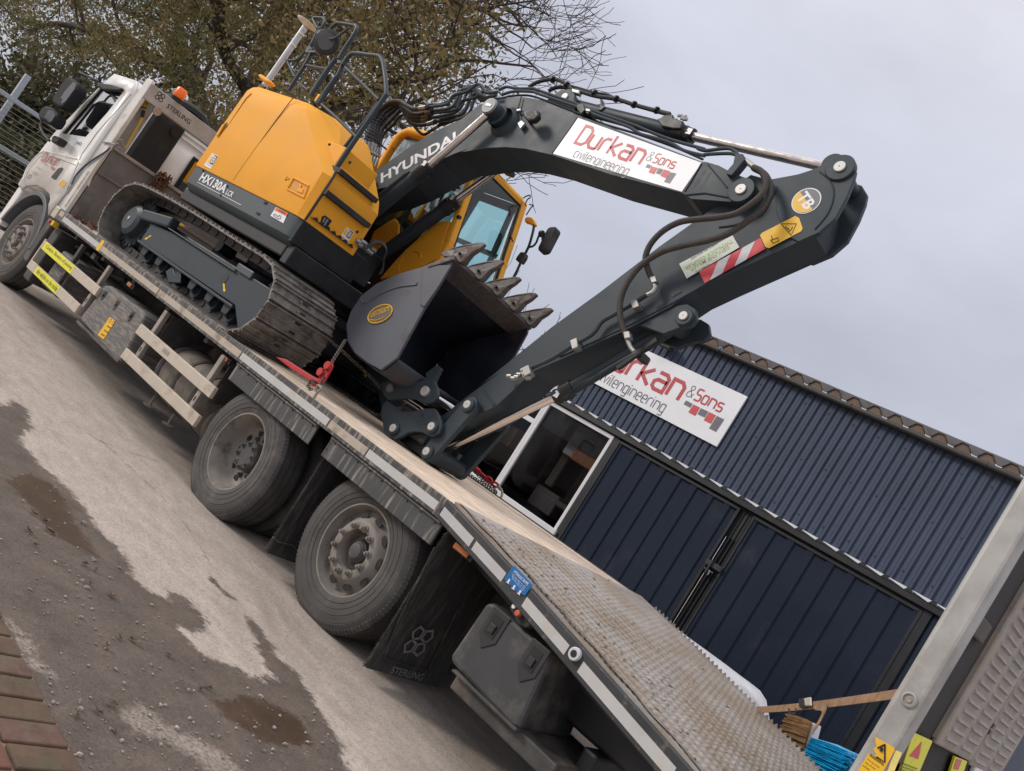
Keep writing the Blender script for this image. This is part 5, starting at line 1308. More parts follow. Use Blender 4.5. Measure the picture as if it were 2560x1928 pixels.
O, exx, eyy, w = frame_y(Z2(722,1293)[0], Z2(768,1316)[0], .0445, .001); text('sticker_lettering', 'WARNING', O, exx, eyy, w, .018, black_ink, wst)
b = B(); b.tube(smooth_path(ys(Z2(695,1318,705,1312,720,1325,735,1320,740,1335,725,1340,710,1332,695,1318), .0435)), .0025, 4); b.build('sticker_drawing', grey_ink, wst)
for q in Z2(262,1045,412,1140,372,1195,500,1140,640,1240,650,1243,595,1305,605,1310): 
    c = PY(q, .046); B().cyl(c+V(0,.004,0), c+V(0,-.006,0), .010, 8).build('bolt_head', black, X)
yplate('yellow_triangle', Z2(778,1080,795,1095,762,1105), .037, .002, yelst, X); 
B().tube(ys(Z2(778,1083,793,1095,766,1103,778,1083), .0355), .002, 4).build('triangle_outline', black_ink, X); 
# --- front stack of steps
XF0 = -2.50
def xplate(name, px, x, th, mat, parent, bev=0): return plate(name, xs(px, x), (-th, 0, 0), mat, parent, bev)
yb = .90
def step(z0, z1, x0, y0, y1): return B().box((x0-.35, y0, z0), (x0, y1, z1))
s1 = step(2.235, 2.445, -2.445, .10, .60).build('step_box', yellow, X, bev=.008)
s2 = step(2.493, 2.659, -2.485, .105, .55).build('step_box', yellow, X, bev=.008)
s3 = step(2.705, 2.89, -2.60, .13, .53).build('step_box', yellow, X, bev=.008)
B().box((-2.9,.085,2.446),(-2.405,.615,2.492)).build('step_tread', rubberb, X, bev=.004); B().box((-2.9,.11,2.660),(-2.455,.575,2.704)).build('step_tread', rubberb, X, bev=.004)
b = B()
for k in range(7): y = .12+k*.07; b.prism([V(-2.46,y,2.235),V(-2.46,y+.04,2.262),V(-2.46,y+.07,2.235)], (.03,0,0))
tag(b.build('step_grip', black, X, smooth=0), kind='stuff')
B().box((-2.86,.08,1.975),(-2.452,.80,2.232)).build('lower_step', black, X, bev=.01)
B().box((-2.519,.13,1.80),(-2.42,.95,1.971)).build('platform_front', black, X, bev=.01)
sx = xs(J1(120,290,160,280,240,345,170,440,110,400,95,385), -2.443)
B().prism(sx, (-.002,0,0)).build('slot_opening', black_ink, s1, smooth=0)
for q in (J1(150,300,165,310,130,395,110,380), J1(180,320,200,330,150,410,135,400)): B().prism(xs(q, -2.438), (-.004,0,0)).build('sight_gauge', zinc, s1)
def tbx(px, x):
    a = plate('dealer_sticker', xs(px, x), (-.002,0,0), whiteplain, X); q = [Vector(p) for p in px]
    def at(s, t):
        r = q[0].lerp(q[1], s).lerp(q[3].lerp(q[2], s), t); return (r.x, r.y)
    for s0, s1_, mm in ((.08,.5,yelst),(.5,.93,black_ink)): B().add(xs([at(s0,.06),at(s1_,.06),at(s1_,.76),at(s0,.76)], x+.0012), [(3,2,1,0)]).build('sticker_block', mm, a, smooth=0)
    O, exx, eyy, w = frame_x(at(.2,.66), at(.85,.66), x+.002, .0); h = (PX(at(.5,.14), x)-PX(at(.5,.66), x)).length
    text('sticker_lettering', 'TB', O, exx, eyy, w, h, whiteplain, a, .02)
tbx(J1(412,415,500,478,435,592,345,520), -2.441)
for q in J1(538,475): B().lathe(PX(q,-2.444), (1,0,0), [(0,.014),(.006,.012),(.007,.0001)], 10).build('bolt_head', black, X)
for q in Z2(1037,885,1163,995): c = PX(q, -2.597); B().lathe(c, (1,0,0), [(0,.012),(.006,.011),(.007,.0001)], 10).build('bolt_head', black, X)
# service block of fittings at the boom foot
b = B()
for (u, v) in J1(545,590,565,635,600,600,640,680,680,720,720,690,650,640): c = PX((u,v),-2.45); b.cyl(c+V(.0,-.03,0), c+V(.0,.03,.005), .022, 8)
b.build('pipe_fitting', zinc, X)
B().box((-2.62,.62,2.02),(-2.46,.95,2.32)).build('valve_block', black, X, bev=.01)
for k in range(4):
    pth = [PX(q,-2.45+k*.02) for q in J1(700-k*20,600+k*25,770,580+k*8,850,610+k*10,880,680+k*12,850,800,840,930-k*10,800,980)]
    B().tube(smooth_path(pth, 4), .010, 6).build('service_hose', hosem, X)
b = B()
for (u, v) in J1(350,840,370,810,425,920,540,955,500,995,590,950,650,930,575,1020,610,1000,670,1085,430,745): c = PX((u,v),-2.55); b.cyl(c-V(0,.012,0), c+V(0,.012,.006), .010, 6)
b.build('hose_coupling', zinc, X)
for q in (J1(350,800,420,900,500,960,640,950), J1(400,745,470,850,540,950), J1(330,840,420,930,490,990,600,1030)): B().tube(smooth_path(xs(q, -2.56), 5), .007, 5).build('service_hose', hosem, X)
B().prism(xs(J1(485,745,530,775,510,805,455,775), -2.5), (-.003,0,0)).build('data_plate', zinc, X, smooth=0)
# --- boom
BY0, BY1 = 1.03, 1.41
top = ys(J3(370,1318,860,968,1130,798,1530,612), BY0)+ys(Z3(200,222,300,198,370,186), BY0)+ys(J5(300,266,480,298,880,460,1200,578,1700,768,2185,952), BY0)
tip = ys(Z3(1340,512,1400,530,1470,568,1525,588,1560,612,1580,650,1568,688,1535,710,1480,714,1260,698), BY0)
low = ys(Z3(1215,668,860,577,560,477,430,447,330,438,240,442,100,465), BY0)+ys(J3(1600,1010,1450,1060,1250,1150,830,1390,560,1500,270,1565), BY0)
foot = [V(-3.50,BY0,2.66),V(-3.62,BY0,2.66),V(-3.68,BY0,2.76),V(-3.60,BY0,2.88)]
boom = B().prism(foot+top+tip+low, (0,BY1-BY0,0)).build('boom', dgrey, X, bev=.010)
def boss(px, y0, y1, r, pr, name='pin_boss', par=X, mat=dgrey, pinmat=steelpin, dx=0):
    c = PY(px, y0) if not isinstance(px, Vector) else px
    B().lathe(V(c.x,y0,c.z), (0,1,0), [(0,.0001),(0,r-.006),(.006,r),(y1-y0,r)], 28).build(name, mat, par, smooth=30)
    B().lathe(V(c.x,y0-.012,c.z), (0,1,0), [(0,.0001),(0,pr-.004),(.004,pr),(.02,pr)], 24).build('pin', pinmat, par, smooth=30)
    B().lathe(V(c.x,y0-.0125,c.z), (0,1,0), [(0,.0001),(.0,.0045)], 8).build('pin_centre', black_ink, par, smooth=0)
boss(Z3(1510,650)[0], BY0-.03, BY0+.05, .098, .040)
# decal and lettering on the boom
yd = BY0-.0015
yplate('boom_decal', Z3(692,290,1313,516,1213,661,566,470), yd, .0012, signw, X)
O, exx, eyy, w = frame_y(J5(838,752)[0], J5(1565,1000)[0], yd, .001)
sqs = [J5(1612,978,1655,995,1632,1028,1588,1012), J5(1652,1002,1722,1022,1682,1088,1622,1068), J5(1728,1022,1782,1038,1748,1092,1700,1078), J5(1788,1038,1852,1056,1810,1132,1748,1104), J5(1852,1066,1920,1080,1848,1188,1786,1168)]
durkan(X, O, exx, eyy, w/6.55, [ys(q, yd-.001) for q in sqs])
O, exx, eyy, w = frame_y(J3(480,1452)[0], J3(1440,915)[0], BY0-.001, .001)
text('boom_lettering', 'HYUNDAI', O, exx, eyy, w*1.02, .125, white_ink, X, .03, .0, label='white lettering reading HYUNDAI')
for q0, q1, s in ((Z3(1278,640),Z3(1335,555),'REGD 786'),(Z3(1305,655),Z3(1365,565),'APX-0894')):
    O, exx, eyy, w = frame_y(q0[0], q1[0], BY0-.001, .001); text('stamped_lettering', s, O, exx, eyy, w, .022, black_ink, X)
B().tube(ys(Z3(1312,520,1262,608,1228,660), BY0-.002), .006, 6).build('weld_bead', dgrey, X); B().tube(ys(Z3(690,288,640,362,562,470), BY0-.002), .005, 6).build('weld_bead', dgrey, X); B().tube(ys(Z3(1225,678,1330,668,1450,690), BY0-.003), .006, 6).build('weld_bead', dgrey, X); B().tube(ys(Z3(1345,525,1400,590,1440,640), BY0-.003), .006, 6).build('weld_bead', dgrey, X)
# near boom cylinder head boss, pin and work lamp
cb = PY(J3(2010,600)[0], BY0)
cpin = PY(J3(1890,440)[0], .865)
B().lathe((cpin.x,.87,cpin.z), (0,1,0), [(0,.075),(.012,.08),(.10,.08),(.11,.105),(.165,.105)], 32, False).build('boom_boss', dgrey, X, smooth=30)
B().lathe((cpin.x,.855,cpin.z), (0,1,0), [(0,.0001),(0,.072),(.02,.078),(.03,.06)], 28).build('pin', pm('painted_pin', (.20,.21,.215), .45), X, smooth=30); B().box((cpin.x-.035,.850,cpin.z-.012),(cpin.x+.035,.8545,cpin.z+.012)).build('pin_retainer', zinc, X)
B().lathe((cpin.x+.10,BY0-.05,cpin.z-.03), (0,1,0), [(0,.11),(.045,.15),(.06,.16)], 32).build('boss_pad', dgrey, X, smooth=40)
rodm = chrome
def cylinder(base, gland, pin, rb, rr_, y, parent=X, collar=1.2):
    bs, gl, pn = [V(q.x, y, q.z) for q in (base, gland, pin)]
    d = (gl-bs).normalized()
    a = B(); a.cyl(bs, gl-d*.02, rb, 28); o = a.build('cylinder_barrel', dgrey, parent, smooth=40)
    a = B(); a.lathe(gl-d*.14, d, [(0,rb),(.004,rb*collar),(.10,rb*collar),(.105,rb*1.05),(.14,rb*1.05),(.142,rr_+.006),(.17,rr_+.006),(.171,rr_)], 28); a.build('cylinder_gland', black, o, smooth=30)
    a = B(); a.lathe(gl-d*.002, d, [(0,rb*1.0),(.0,rb*1.06),(.03,rb*1.06),(.03,rr_)], 28); a.build('gland_collar', black, o, smooth=30)
    a = B(); a.cyl(gl-d*.05, pn, rr_, 24); a.build('piston_rod', rodm, o, smooth=40)
    for k in range(8):
        u = d.cross(V(0,1,0)).normalized(); w = V(0,1,0); an = k*math.pi/4; c = gl-d*.015+(u*math.cos(an)+w*math.sin(an))*rb*1.0
        B().cyl(c, c+d*.025, .008, 6).build('gland_bolt', black, o)
    B().box(tuple(gl+V(.0,-rb*1.08,-.02)), tuple(gl+V(.045,-rb*1.05,.03))).build('gland_tag', whiteplain, o, smooth=0)
    return o
yn = .925
gn = PY(J3(1085,1245)[0], yn); bn = PY(Z2(1262,1332)[0], yn); dn = (gn-bn).normalized(); bn2 = gn-dn*1.05
nc = cylinder(bn2, gn, V(cpin.x,0,cpin.z), .066, .036, yn)
a = B(); pl = dn.cross(V(0,1,0)).normalized()
a.tube([bn2+dn*.1-V(0,.075,0)+pl*.03, gn-dn*.2-V(0,.075,0)+pl*.03, gn-dn*.1-V(0,.05,0)+pl*.03], .013, 8); a.build('cylinder_pipe', dgrey, nc)
B().lathe((cpin.x-.0,.88,cpin.z), (0,1,0), [(0,.068),(.09,.068)], 24, True).build('rod_eye', dgrey, nc, smooth=30)
yf = 1.515
gf = PY(J1(1700,110)[0], yf); bf = PY(J1(760,800)[0], yf); df = (gf-bf).normalized()
cylinder(gf-df*1.05, gf, gf+df*.85, .066, .036, yf)
lp = thing('tmp', (0,0,0), None, None); bpy.data.objects.remove(lp)
# work lamp on the boom side with its cable and socket
lm = yplate('work_lamp', Z3(412,265,430,250,475,243,490,252,492,278,470,300,440,305,420,285), BY0-.13, .06, black, X, .012)
yplate('lamp_lens', Z3(432,262,468,254,478,276,458,294,434,294), BY0-.133, .002, pm('lamp_lens_dark', (.05,.047,.042), .6), lm)
c = PY(Z3(432,285)[0], BY0-.09); B().cyl(c, c+V(0,.09,-.01), .012, 8).build('lamp_stalk', black, lm)
B().tube(smooth_path([PY(q, BY0-.02) for q in Z3(408,182,398,225,388,250,400,268,410,250,395,245,400,290,405,310)], 5), .005, 5).build('lamp_cable', hosem, lm)
yplate('cable_socket', Z3(388,318,408,302,425,318,402,345), BY0-.04, .03, zinc, lm, .003)
yplate('cable_clip', Z3(384,246,404,244,404,252,384,256), BY0-.035, .01, whiteplain, lm, .002)
# --- arm cylinder along the top of the boom
ya = 1.22
pa = PY(J5(735,265)[0], 1.10)
B().prism([V(pa.x-.32,1.10,pa.z-.26),V(pa.x-.10,1.10,pa.z+.05),V(pa.x,1.10,pa.z+.085),V(pa.x+.09,1.10,pa.z+.04),V(pa.x+.16,1.10,pa.z-.08),V(pa.x+.45,1.10,pa.z-.32)], (0,.035,0)).build('cylinder_ear', dgrey, X, bev=.006)
B().prism([V(pa.x-.32,1.30,pa.z-.26),V(pa.x-.10,1.30,pa.z+.05),V(pa.x,1.30,pa.z+.085),V(pa.x+.09,1.30,pa.z+.04),V(pa.x+.16,1.30,pa.z-.08),V(pa.x+.45,1.30,pa.z-.32)], (0,.035,0)).build('cylinder_ear', dgrey, X, bev=.006)
B().lathe((pa.x,1.088,pa.z), (0,1,0), [(0,.0001),(0,.030),(.012,.032)], 24).build('pin', steelpin, X)
ga = PY(J5(2060,680)[0], ya); ea = PY(Z3(1985,548)[0], ya)
ac = cylinder(V(pa.x,ya,pa.z), ga, ea, .058, .036, ya)
B().lathe(V(pa.x,1.14,pa.z), (0,1,0), [(0,.075),(.155,.075)], 24, True).build('barrel_eye', dgrey, ac, smooth=30)
yplate('port_block', J5(1715,495,1745,490,1790,455,1880,450,1885,490,1990,520,1960,600,1880,600,1760,575,1720,520), ya-.09, .10, black, ac, .008)
b = B()
for (u, v) in J5(1955,470,2000,480,2010,510,1985,500,1900,515): c = PY((u,v), ya-.07); b.cyl(c-V(.018,0,0), c+V(.018,0,.008), .013, 8)
b.build('port_fitting', zinc, ac)
# --- arm
AY0, AY1 = 1.10, 1.40
arm_px = Z3(1560,575,1650,600,1760,580,1880,556,1925,580,1935,640,1940,730,1915,830,1880,878,1700,960,1430,1083,1280,1155,1150,1243,900,1371,600,1507,470,1564)
arm_tip = J6(1523,790,1240,930,1150,990,900,1075,840,1110,760,1130,690,1100,668,1040,690,975,760,935,880,905,1180,668,1523,418)
arm_up = Z3(200,1632,560,1340,800,1166,1100,936,1310,786,1400,720,1470,640)
arm = B().prism(ys(arm_px, AY0)+ys(arm_tip, AY0)+ys(arm_up, AY0), (0,AY1-AY0,0)).build('arm', dgrey, X, bev=.009)
ear = Z3(1690,640,1760,590,1890,548,1950,512,2013,498,2062,514,2090,560,2080,608,2047,690,1987,800,1905,872,1800,918,1730,880,1690,760)
for y in (AY0-.012, AY1-.028): B().prism([V(p.x,y,p.z) for p in ys(ear, AY0)], (0,.04,0)).build('arm_ear', dgrey, X, bev=.006)
o_ = bpy.data.objects['arm_ear']; 
pe = PY(Z3(2013,550)[0], AY0); boss(pe, AY0-.03, AY0+.02, .098, .040)
B().cyl((pe.x,AY0,pe.z),(pe.x,AY1,pe.z),.05,20).build('pin_shaft', dgrey, X); B().lathe((ea.x,ya-.07,ea.z), (0,1,0), [(0,.075),(.14,.075)], 24, True).build('rod_eye', dgrey, ac, smooth=30)
# belly flange and boss for the bucket cylinder
for y in (1.115, 1.345): B().prism([V(p.x,y,p.z) for p in ys(Z3(1000,1330,1120,1262,1185,1232,1240,1225,1282,1250,1290,1300,1260,1335,1200,1345,1120,1375), 1.115)], (0,.04,0)).build('cylinder_ear', dgrey, X, bev=.006)
boss(Z3(1222,1285)[0], 1.085, 1.13, .066, .033)
B().tube(smooth_path(ys(Z3(1690,640,1660,700,1620,770,1560,800,1480,828,1400,840), AY0-.002)), .007, 6).build('weld_bead', dgrey, X); B().tube(smooth_path(ys(Z3(1905,560,1960,610,1975,680,1945,770,1880,850), AY0-.014)), .006, 6).build('weld_bead', dgrey, X); B().tube(ys(Z3(1430,1070,1150,1228,900,1355,600,1490), AY0-.002), .006, 6).build('weld_bead', dgrey, X)
# arm markings
ym = AY0-.0145
def ellipse_px(c, a, bb, rot, n=40): 
    return [(c[0]+a*math.cos(t)*math.cos(rot)-bb*math.sin(t)*math.sin(rot), c[1]+a*math.cos(t)*math.sin(rot)+bb*math.sin(t)*math.cos(rot)) for t in [2*math.pi*i/n for i in range(n)]]
c0 = PY(Z3(1838,707)[0], ym); r0 = .098
def disc(name, c, r, y, mat, par): return B().lathe(V(c.x,y,c.z), (0,1,0), [(0,.0001),(0,r),(.0012,r)], 44).build(name, mat, par, smooth=0)
dk = disc('dealer_roundel', c0, r0, ym-.0008, whiteplain, X); disc('roundel_face', c0, r0*.92, ym-.0022, grey_ink, dk)
tq = (PY(Z3(1838+30,707+42)[0], ym)-PY(Z3(1838-30,707-42)[0], ym)); th0 = math.atan2(tq.z, tq.x)
pts = [V(c0.x,0,c0.z)+V(math.cos(th0-R(180)*i/24)*r0*.92,0,math.sin(th0-R(180)*i/24)*r0*.92) for i in range(25)]
tex = V(math.cos(th0),0,math.sin(th0)); tey = V(-tex.z,0,tex.x)
cc = PY(Z3(1790,690)[0], ym)
if min((p-V(cc.x,0,cc.z)).length for p in pts) > r0*1.2: pts = [V(2*c0.x-p.x,0,2*c0.z-p.z) for p in pts]
b = B().prism([V(p.x,ym-.0036,p.z) for p in pts], (0,.0012,0)).build('roundel_half', yelst, dk, smooth=0)
text('roundel_lettering', 'TB', c0+V(0,-.0045,0)-tex*.068-tey*.040, tex, tey, .136, .08, whiteplain, dk, .03)
yl = yplate('hazard_label', Z3(1782,783,1802,793,1820,845,1812,860,1650,945,1632,938,1606,880,1615,868), ym-.0008, .0015, yelst, X)
for q in (Z3(1712,822,1788,822,1762,880),): B().tube(ys(q+[q[0]], ym-.002), .0028, 4).build('hazard_triangle', black_ink, yl)
B().tube(ys(Z3(1735,835,1745,850,1750,845,1752,862,1762,852,1770,838), ym-.002), .0026, 4).build('hazard_figure', black_ink, yl); B().tube(ys(Z3(1660,905,1695,892,1700,908,1672,920,1660,905), ym-.002), .003, 4).build('hazard_figure', black_ink, yl); B().tube(ys(Z3(1662,880,1668,900), ym-.002), .0022, 4).build('hazard_arrow', black_ink, yl)
def strip(px, n, m1, m2):
    q = [Vector(p) for p in px]
    for k in range(n):
        s0, s1_ = k/n, (k+1)/n
        sk = .55/n
        def at(s, t): s = min(1, max(0, s)); r = q[0].lerp(q[1], s).lerp(q[3].lerp(q[2], s), t); return (r.x, r.y)
        pl = [at(s0+sk if k else 0,0), at(s1_+sk if k < n-1 else 1,0), at(s1_-sk if k < n-1 else 1,1), at(s0-sk if k else 0,1)]
        if k == n-1: pl = [at(s0+sk,0), at(1,0), at(1,1), at(s0-sk,1)]
        yplate('chevron_stripe', pl, ym-.0008, .0012, (m1, m2)[k % 2], X)
strip(Z3(1300,1062,1608,893,1632,948,1328,1120), 5, pinkred, greyst)
cl = yplate('coupler_label', Z3(1200,1023,1468,880,1502,940,1238,1097), ym-.0006, .0014, pm('pale_green_label', (.60,.66,.58), .5, var=.04), X)
for (a_, c_, s, mt, h) in ((Z3(1462,900),Z3(1228,1040),'TWINLOCK COUPLER',green_ink,.030),(Z3(1448,930),Z3(1252,1050),'GENUINE MILLER',green_ink,.030),(Z3(1390,915),Z3(1255,995),'SAFETY PIN REQUIRED',black_ink,.016),(Z3(1350,1022),Z3(1280,1060),'POWERLATCH',black_ink,.016)):
    O, exx, eyy, w = frame_y(a_[0], c_[0], ym-.002, .0); text('label_lettering', s, O, exx, eyy, w, h, mt, cl, .01)
yplate('cast_pad', Z3(1152,1170,1200,1143,1212,1162,1165,1190), AY0-.004, .006, black_ink, X)
# bucket cylinder under the arm
yb_ = 1.25
a0 = PY(H1(1935,120)[0], yb_); g0 = PY(H1(850,765)[0], yb_); e0 = PY(J6(735,1385)[0], yb_)
bcyl = cylinder(a0, g0, e0, .052, .033, yb_, collar=1.25)
B().lathe(V(a0.x,1.16,a0.z), (0,1,0), [(0,.07),(.18,.07)], 24, True).build('barrel_eye', dgrey, bcyl, smooth=30)
dd = (g0-a0).normalized(); pp = dd.cross(V(0,1,0)).normalized(); pp = pp if pp.z < 0 else -pp
B().tube(smooth_path([a0+dd*.25+V(0,-.05,0)+pp*.06, a0+dd*.6+V(0,-.06,0)+pp*.065, g0-dd*.3+V(0,-.06,0)+pp*.065, g0-dd*.18+V(0,-.03,0)+pp*.03, g0-dd*.05+V(0,-.02,0)+pp*.06], 5), .016, 8).build('cylinder_pipe', dgrey, bcyl)
B().bar(a0+dd*.30+pp*.07, a0+dd*.34+pp*.11, .05, .12, (0,1,0)).build('pipe_clamp', black, bcyl, bev=.006); B().bar(a0+dd*.15+pp*.09+V(0,-.1,0), a0+dd*.5+pp*.10+V(0,-.06,0), .03, .03, (0,1,0)).build('pipe_clamp', black, bcyl)
# --- arm pipe, hoses and valve
B().tube(smooth_path(ys(Z3(460,1545,560,1500,640,1450,680,1425,745,1390,780,1360,815,1312,870,1280,940,1240,1040,1180), AY0-.045), 5), .016, 8).build('arm_pipe', dgrey, X)
vb = yplate('valve_block', Z5(1222,888,1275,862,1290,910,1240,940), AY0-.09, .07, zinc, X, .004)
b = B()
for (u, v) in Z5(1160,935,1185,948,1205,940,1265,938,1275,945,1220,925): c = PY((u,v), AY0-.06); b.cyl(c-V(.018,0,.006), c+V(.018,0,.008), .017, 8)
b.build('valve_fitting', zinc, vb)
for (u, v) in Z5(1237,900,1245,925): c = PY((u,v), AY0-.0915); B().cyl(c, c+V(0,.004,0), .007, 8).build('bolt_hole', black_ink, vb)
for q, nm in ((Z3(650,1408,685,1392,692,1440,662,1452),'pipe_clip'),(Z3(952,1212,985,1200,1000,1235,965,1248),'pipe_clip')): yplate(nm, q, AY0-.075, .07, zinc, X, .005)
def ribhose(px, y0, y1, r, name='ribbed_hose'):
    n = len(px); p = [PY(q, y0+(y1-y0)*(math.sin(math.pi*i/(n-1)))) for i, q in enumerate(px)]
    s = resample(smooth_path(p, 8), .0055); rr = [r*(1 if (i % 2) else .86) for i in range(len(s))]
    return B().tube(s, rr, 10).build(name, hoseb, X, smooth=0)
h1 = ribhose(Z3(1572,540,1612,560,1632,600,1628,650,1590,700,1490,768,1390,790,1290,800,1200,815,1120,858,1060,920,1032,985,1040,1040,1060,1092), AY0-.075, AY0-.22, .0235)
h2 = ribhose(Z3(1578,545,1630,575,1655,630,1650,690,1610,755,1540,812,1450,870,1350,905,1230,930,1110,965,1010,1030,945,1110,910,1190,903,1270,915,1330,935,1385), AY0-.07, AY0-.16, .0235)
def elbow(px, y, r): 
    B().tube(smooth_path(ys(px, y), 5), r, 10).build('hose_elbow', zinc, X)
elbow(Z3(1058,1080,1068,1115,1080,1140,1068,1165,1040,1180), AY0-.075, .017); elbow(Z3(930,1372,940,1400,955,1440,975,1465), AY0-.07, .017); elbow(Z3(1535,505,1565,530,1590,550), AY0-.075, .02)
for q in (Z3(1050,1090,1078,1082,1088,1110,1060,1118), Z3(918,1365,948,1360,955,1392,925,1398)): yplate('hose_nut', q, AY0-.1, .05, zinc, X, .004)
# pipes along the boom top
pY = BY0+.02
def bpipe(px, y, r=.0135, mat=dgrey, name='boom_pipe'): return B().tube(smooth_path(ys(px, y), 5), r, 8).build(name, mat, X)
bpipe(J5(30,195,110,160,230,178,400,178,450,195,860,342,1000,405,1450,560,1600,622,1850,718,2212,820)+Z3(1290,440,1330,455,1450,445,1500,480,1530,500), pY)
bpipe(J5(60,245,150,215,240,205,400,212,450,232,870,375,1050,455,1400,580,1500,640,1560,668,1700,705,1870,762,2000,835,2212,890)+Z3(1330,475,1460,470,1510,495,1540,512), pY-.03)
bpipe(J5(120,262,250,250,400,262,700,370,900,450,1150,555,1500,660,1900,800,2200,930), pY+.05, .010)
for q in (J5(850,345,930,330,950,400,900,450,860,400), J5(955,385,1000,390,985,450,950,440)): yplate('pipe_clamp', q, pY-.05, .12, black, X, .008)
yplate('pipe_clamp', J5(955,385,1000,395,992,420,950,412), pY-.058, .02, zinc, X, .003)
yplate('hose_bracket', Z3(1480,470,1520,470,1530,500,1480,560,1462,580,1435,572,1440,555,1470,520), pY-.06, .07, dgrey, X, .006)
yplate('hose_bracket', J5(1100,285,1125,285,1130,350,1160,370,1110,410,1085,400,1110,350), 1.15, .05, black, X, .005)
bpipe(J5(350,162,420,118,500,92,600,78,680,92,740,128,800,185,870,200,1050,255,1280,290,1470,350,1720,420,1850,455), 1.16, .018, hosem, 'boom_hose')
bpipe(J5(560,205,620,172,700,162,770,180,830,210), 1.22, .018, hosem, 'boom_hose')
bpipe(J5(720,112,800,150,900,178,1050,222,1170,238,1290,285,1480,345,1720,408,1850,440), 1.19, .012, hosem, 'boom_hose')
for q in J5(605,80,755,135,1050,222,1280,285,1470,345,1710,405): c = PY(q, 1.15); B().lathe(c+V(-.008,0,0), (1,0,-.3), [(0,.030),(.016,.030)], 10, True).build('cable_tie', black_ink, X)
yplate('hose_union', J5(800,170,890,190,880,235,800,215), 1.13, .05, zinc, X, .01)
# --- hose bundle from the machine to the boom
HP = [  # left riser, crest, saddle, union, pipe on to the boom
 (275,900, 330,770, 352,660, 440,520, 590,400, 720,385, 800,430, 900,480, 985,478),
 (320,915, 365,780, 395,640, 490,500, 610,425, 725,400, 790,470, 880,545, 1000,545, 1060,525),
 (365,930, 395,800, 420,690, 520,540, 640,450, 730,420, 790,500, 880,580, 1020,578),
 (400,950, 430,820, 465,690, 560,580, 670,480, 735,440, 800,530, 890,620, 1015,625),
 (435,970, 462,850, 505,740, 600,640, 690,540, 750,480, 810,590, 880,670, 980,695, 1090,680),
 (470,985, 492,870, 550,770, 640,690, 710,600, 770,560, 820,620, 900,690, 960,760, 1030,815, 1100,790, 1160,740)]
UP = [(985,478,1110,458, 1340,420, 1380,360, 1440,300, 1600,255, 1700,180, 1750,160, 1800,190, 1860,270, 2000,260),
 (1060,525,1165,500, 1290,490, 1400,460, 1450,400, 1520,250, 1580,225, 1640,210, 1700,185, 1780,300, 1860,330, 1990,300),
 (1020,578,1140,545, 1300,505, 1420,480, 1490,400, 1540,270, 1620,200, 1690,200, 1760,310, 1850,360),
 (1015,625,1130,595, 1300,565, 1460,520, 1540,430, 1590,290, 1660,240, 1720,260, 1800,360, 1850,390),
 (1090,680,1210,640, 1340,620, 1480,570, 1580,480, 1640,330, 1660,260, 1700,290, 1790,380),
 (1160,740,1250,690, 1330,670, 1450,620, 1560,520, 1620,400)]
for k in range(6):
    y0 = .97+.075*k; pz = J3(*HP[k]); rr_ = (.021,.020,.023,.022,.019,.015)[k]
    B().tube(smooth_path([PY(q, y0) for q in pz], 6), rr_, 8).build('boom_hose', hosem, X)
    if k < 4: # spiral wrap on the riser
        s_ = resample(smooth_path([PY(q, y0) for q in pz[:4]], 8), .012); B().tube(s_, [rr_*1.22 if i % 3 else rr_*.95 for i in range(len(s_))], 8).build('hose_sleeve', pm('dark_spiral_sleeve', (.020,.021,.026), .4), X, smooth=0)
    u = [PY(q, y0) for q in J3(*UP[k])]
    B().cyl(u[0], u[0].lerp(u[1], .72), rr_*1.28, 12).build('hose_ferrule', pm('satin_ferrule', (.24,.235,.22), .4, metal=.6, var=.25, vs=40), X); B().cyl(u[0].lerp(u[1], .73), u[1], rr_*1.3, 6).build('hose_nut', black, X)
    B().tube(smooth_path(u[1:], 5), .0155, 8).build('boom_pipe', dgrey, X)
    if k in (0, 2, 3): B().tube(smooth_path([PY((q[0]+9, q[1]+8), y0+.16) for q in pz], 6), rr_*.95, 8).build('boom_hose', hosem, X); B().tube(smooth_path([p+V(-.02,.13,.03) for p in u[1:]], 5), .0155, 8).build('boom_pipe', dgrey, X)
    c0 = PY(pz[0], y0); dn_ = (c0-PY(pz[1], y0)).normalized()
    B().cyl(c0, c0+dn_*.085, rr_*1.3, 12).build('hose_ferrule', zinc, X); B().cyl(c0+dn_*.09, c0+dn_*.125, rr_*1.5, 6).build('hose_nut', zinc, X)
    e = c0+dn_*.13; B().tube(smooth_path([e, e+dn_*.05, e+dn_*.09+V(-.02,.02,-.03)], 4), rr_*.9, 8).build('hose_elbow', zinc, X)
for q, r in ((J3(735,400),.05),(J3(345,800),.06)):
    c = PY(q[0], 1.1); B().box((c.x-.015,.96,c.z-.02),(c.x+.015,1.36,c.z-.008)).build('hose_strap', black, X, bev=.005)
B().box((-3.95,.90,2.75),(-3.55,1.45,2.95)).build('swivel_block', black, X, bev=.02)
B().prism(ys(J3(0,1090,60,1125,210,1210,375,1360,250,1560,0,1400), .97), (0,.02,0)).build('hose_cover', yellow, X, bev=.006)
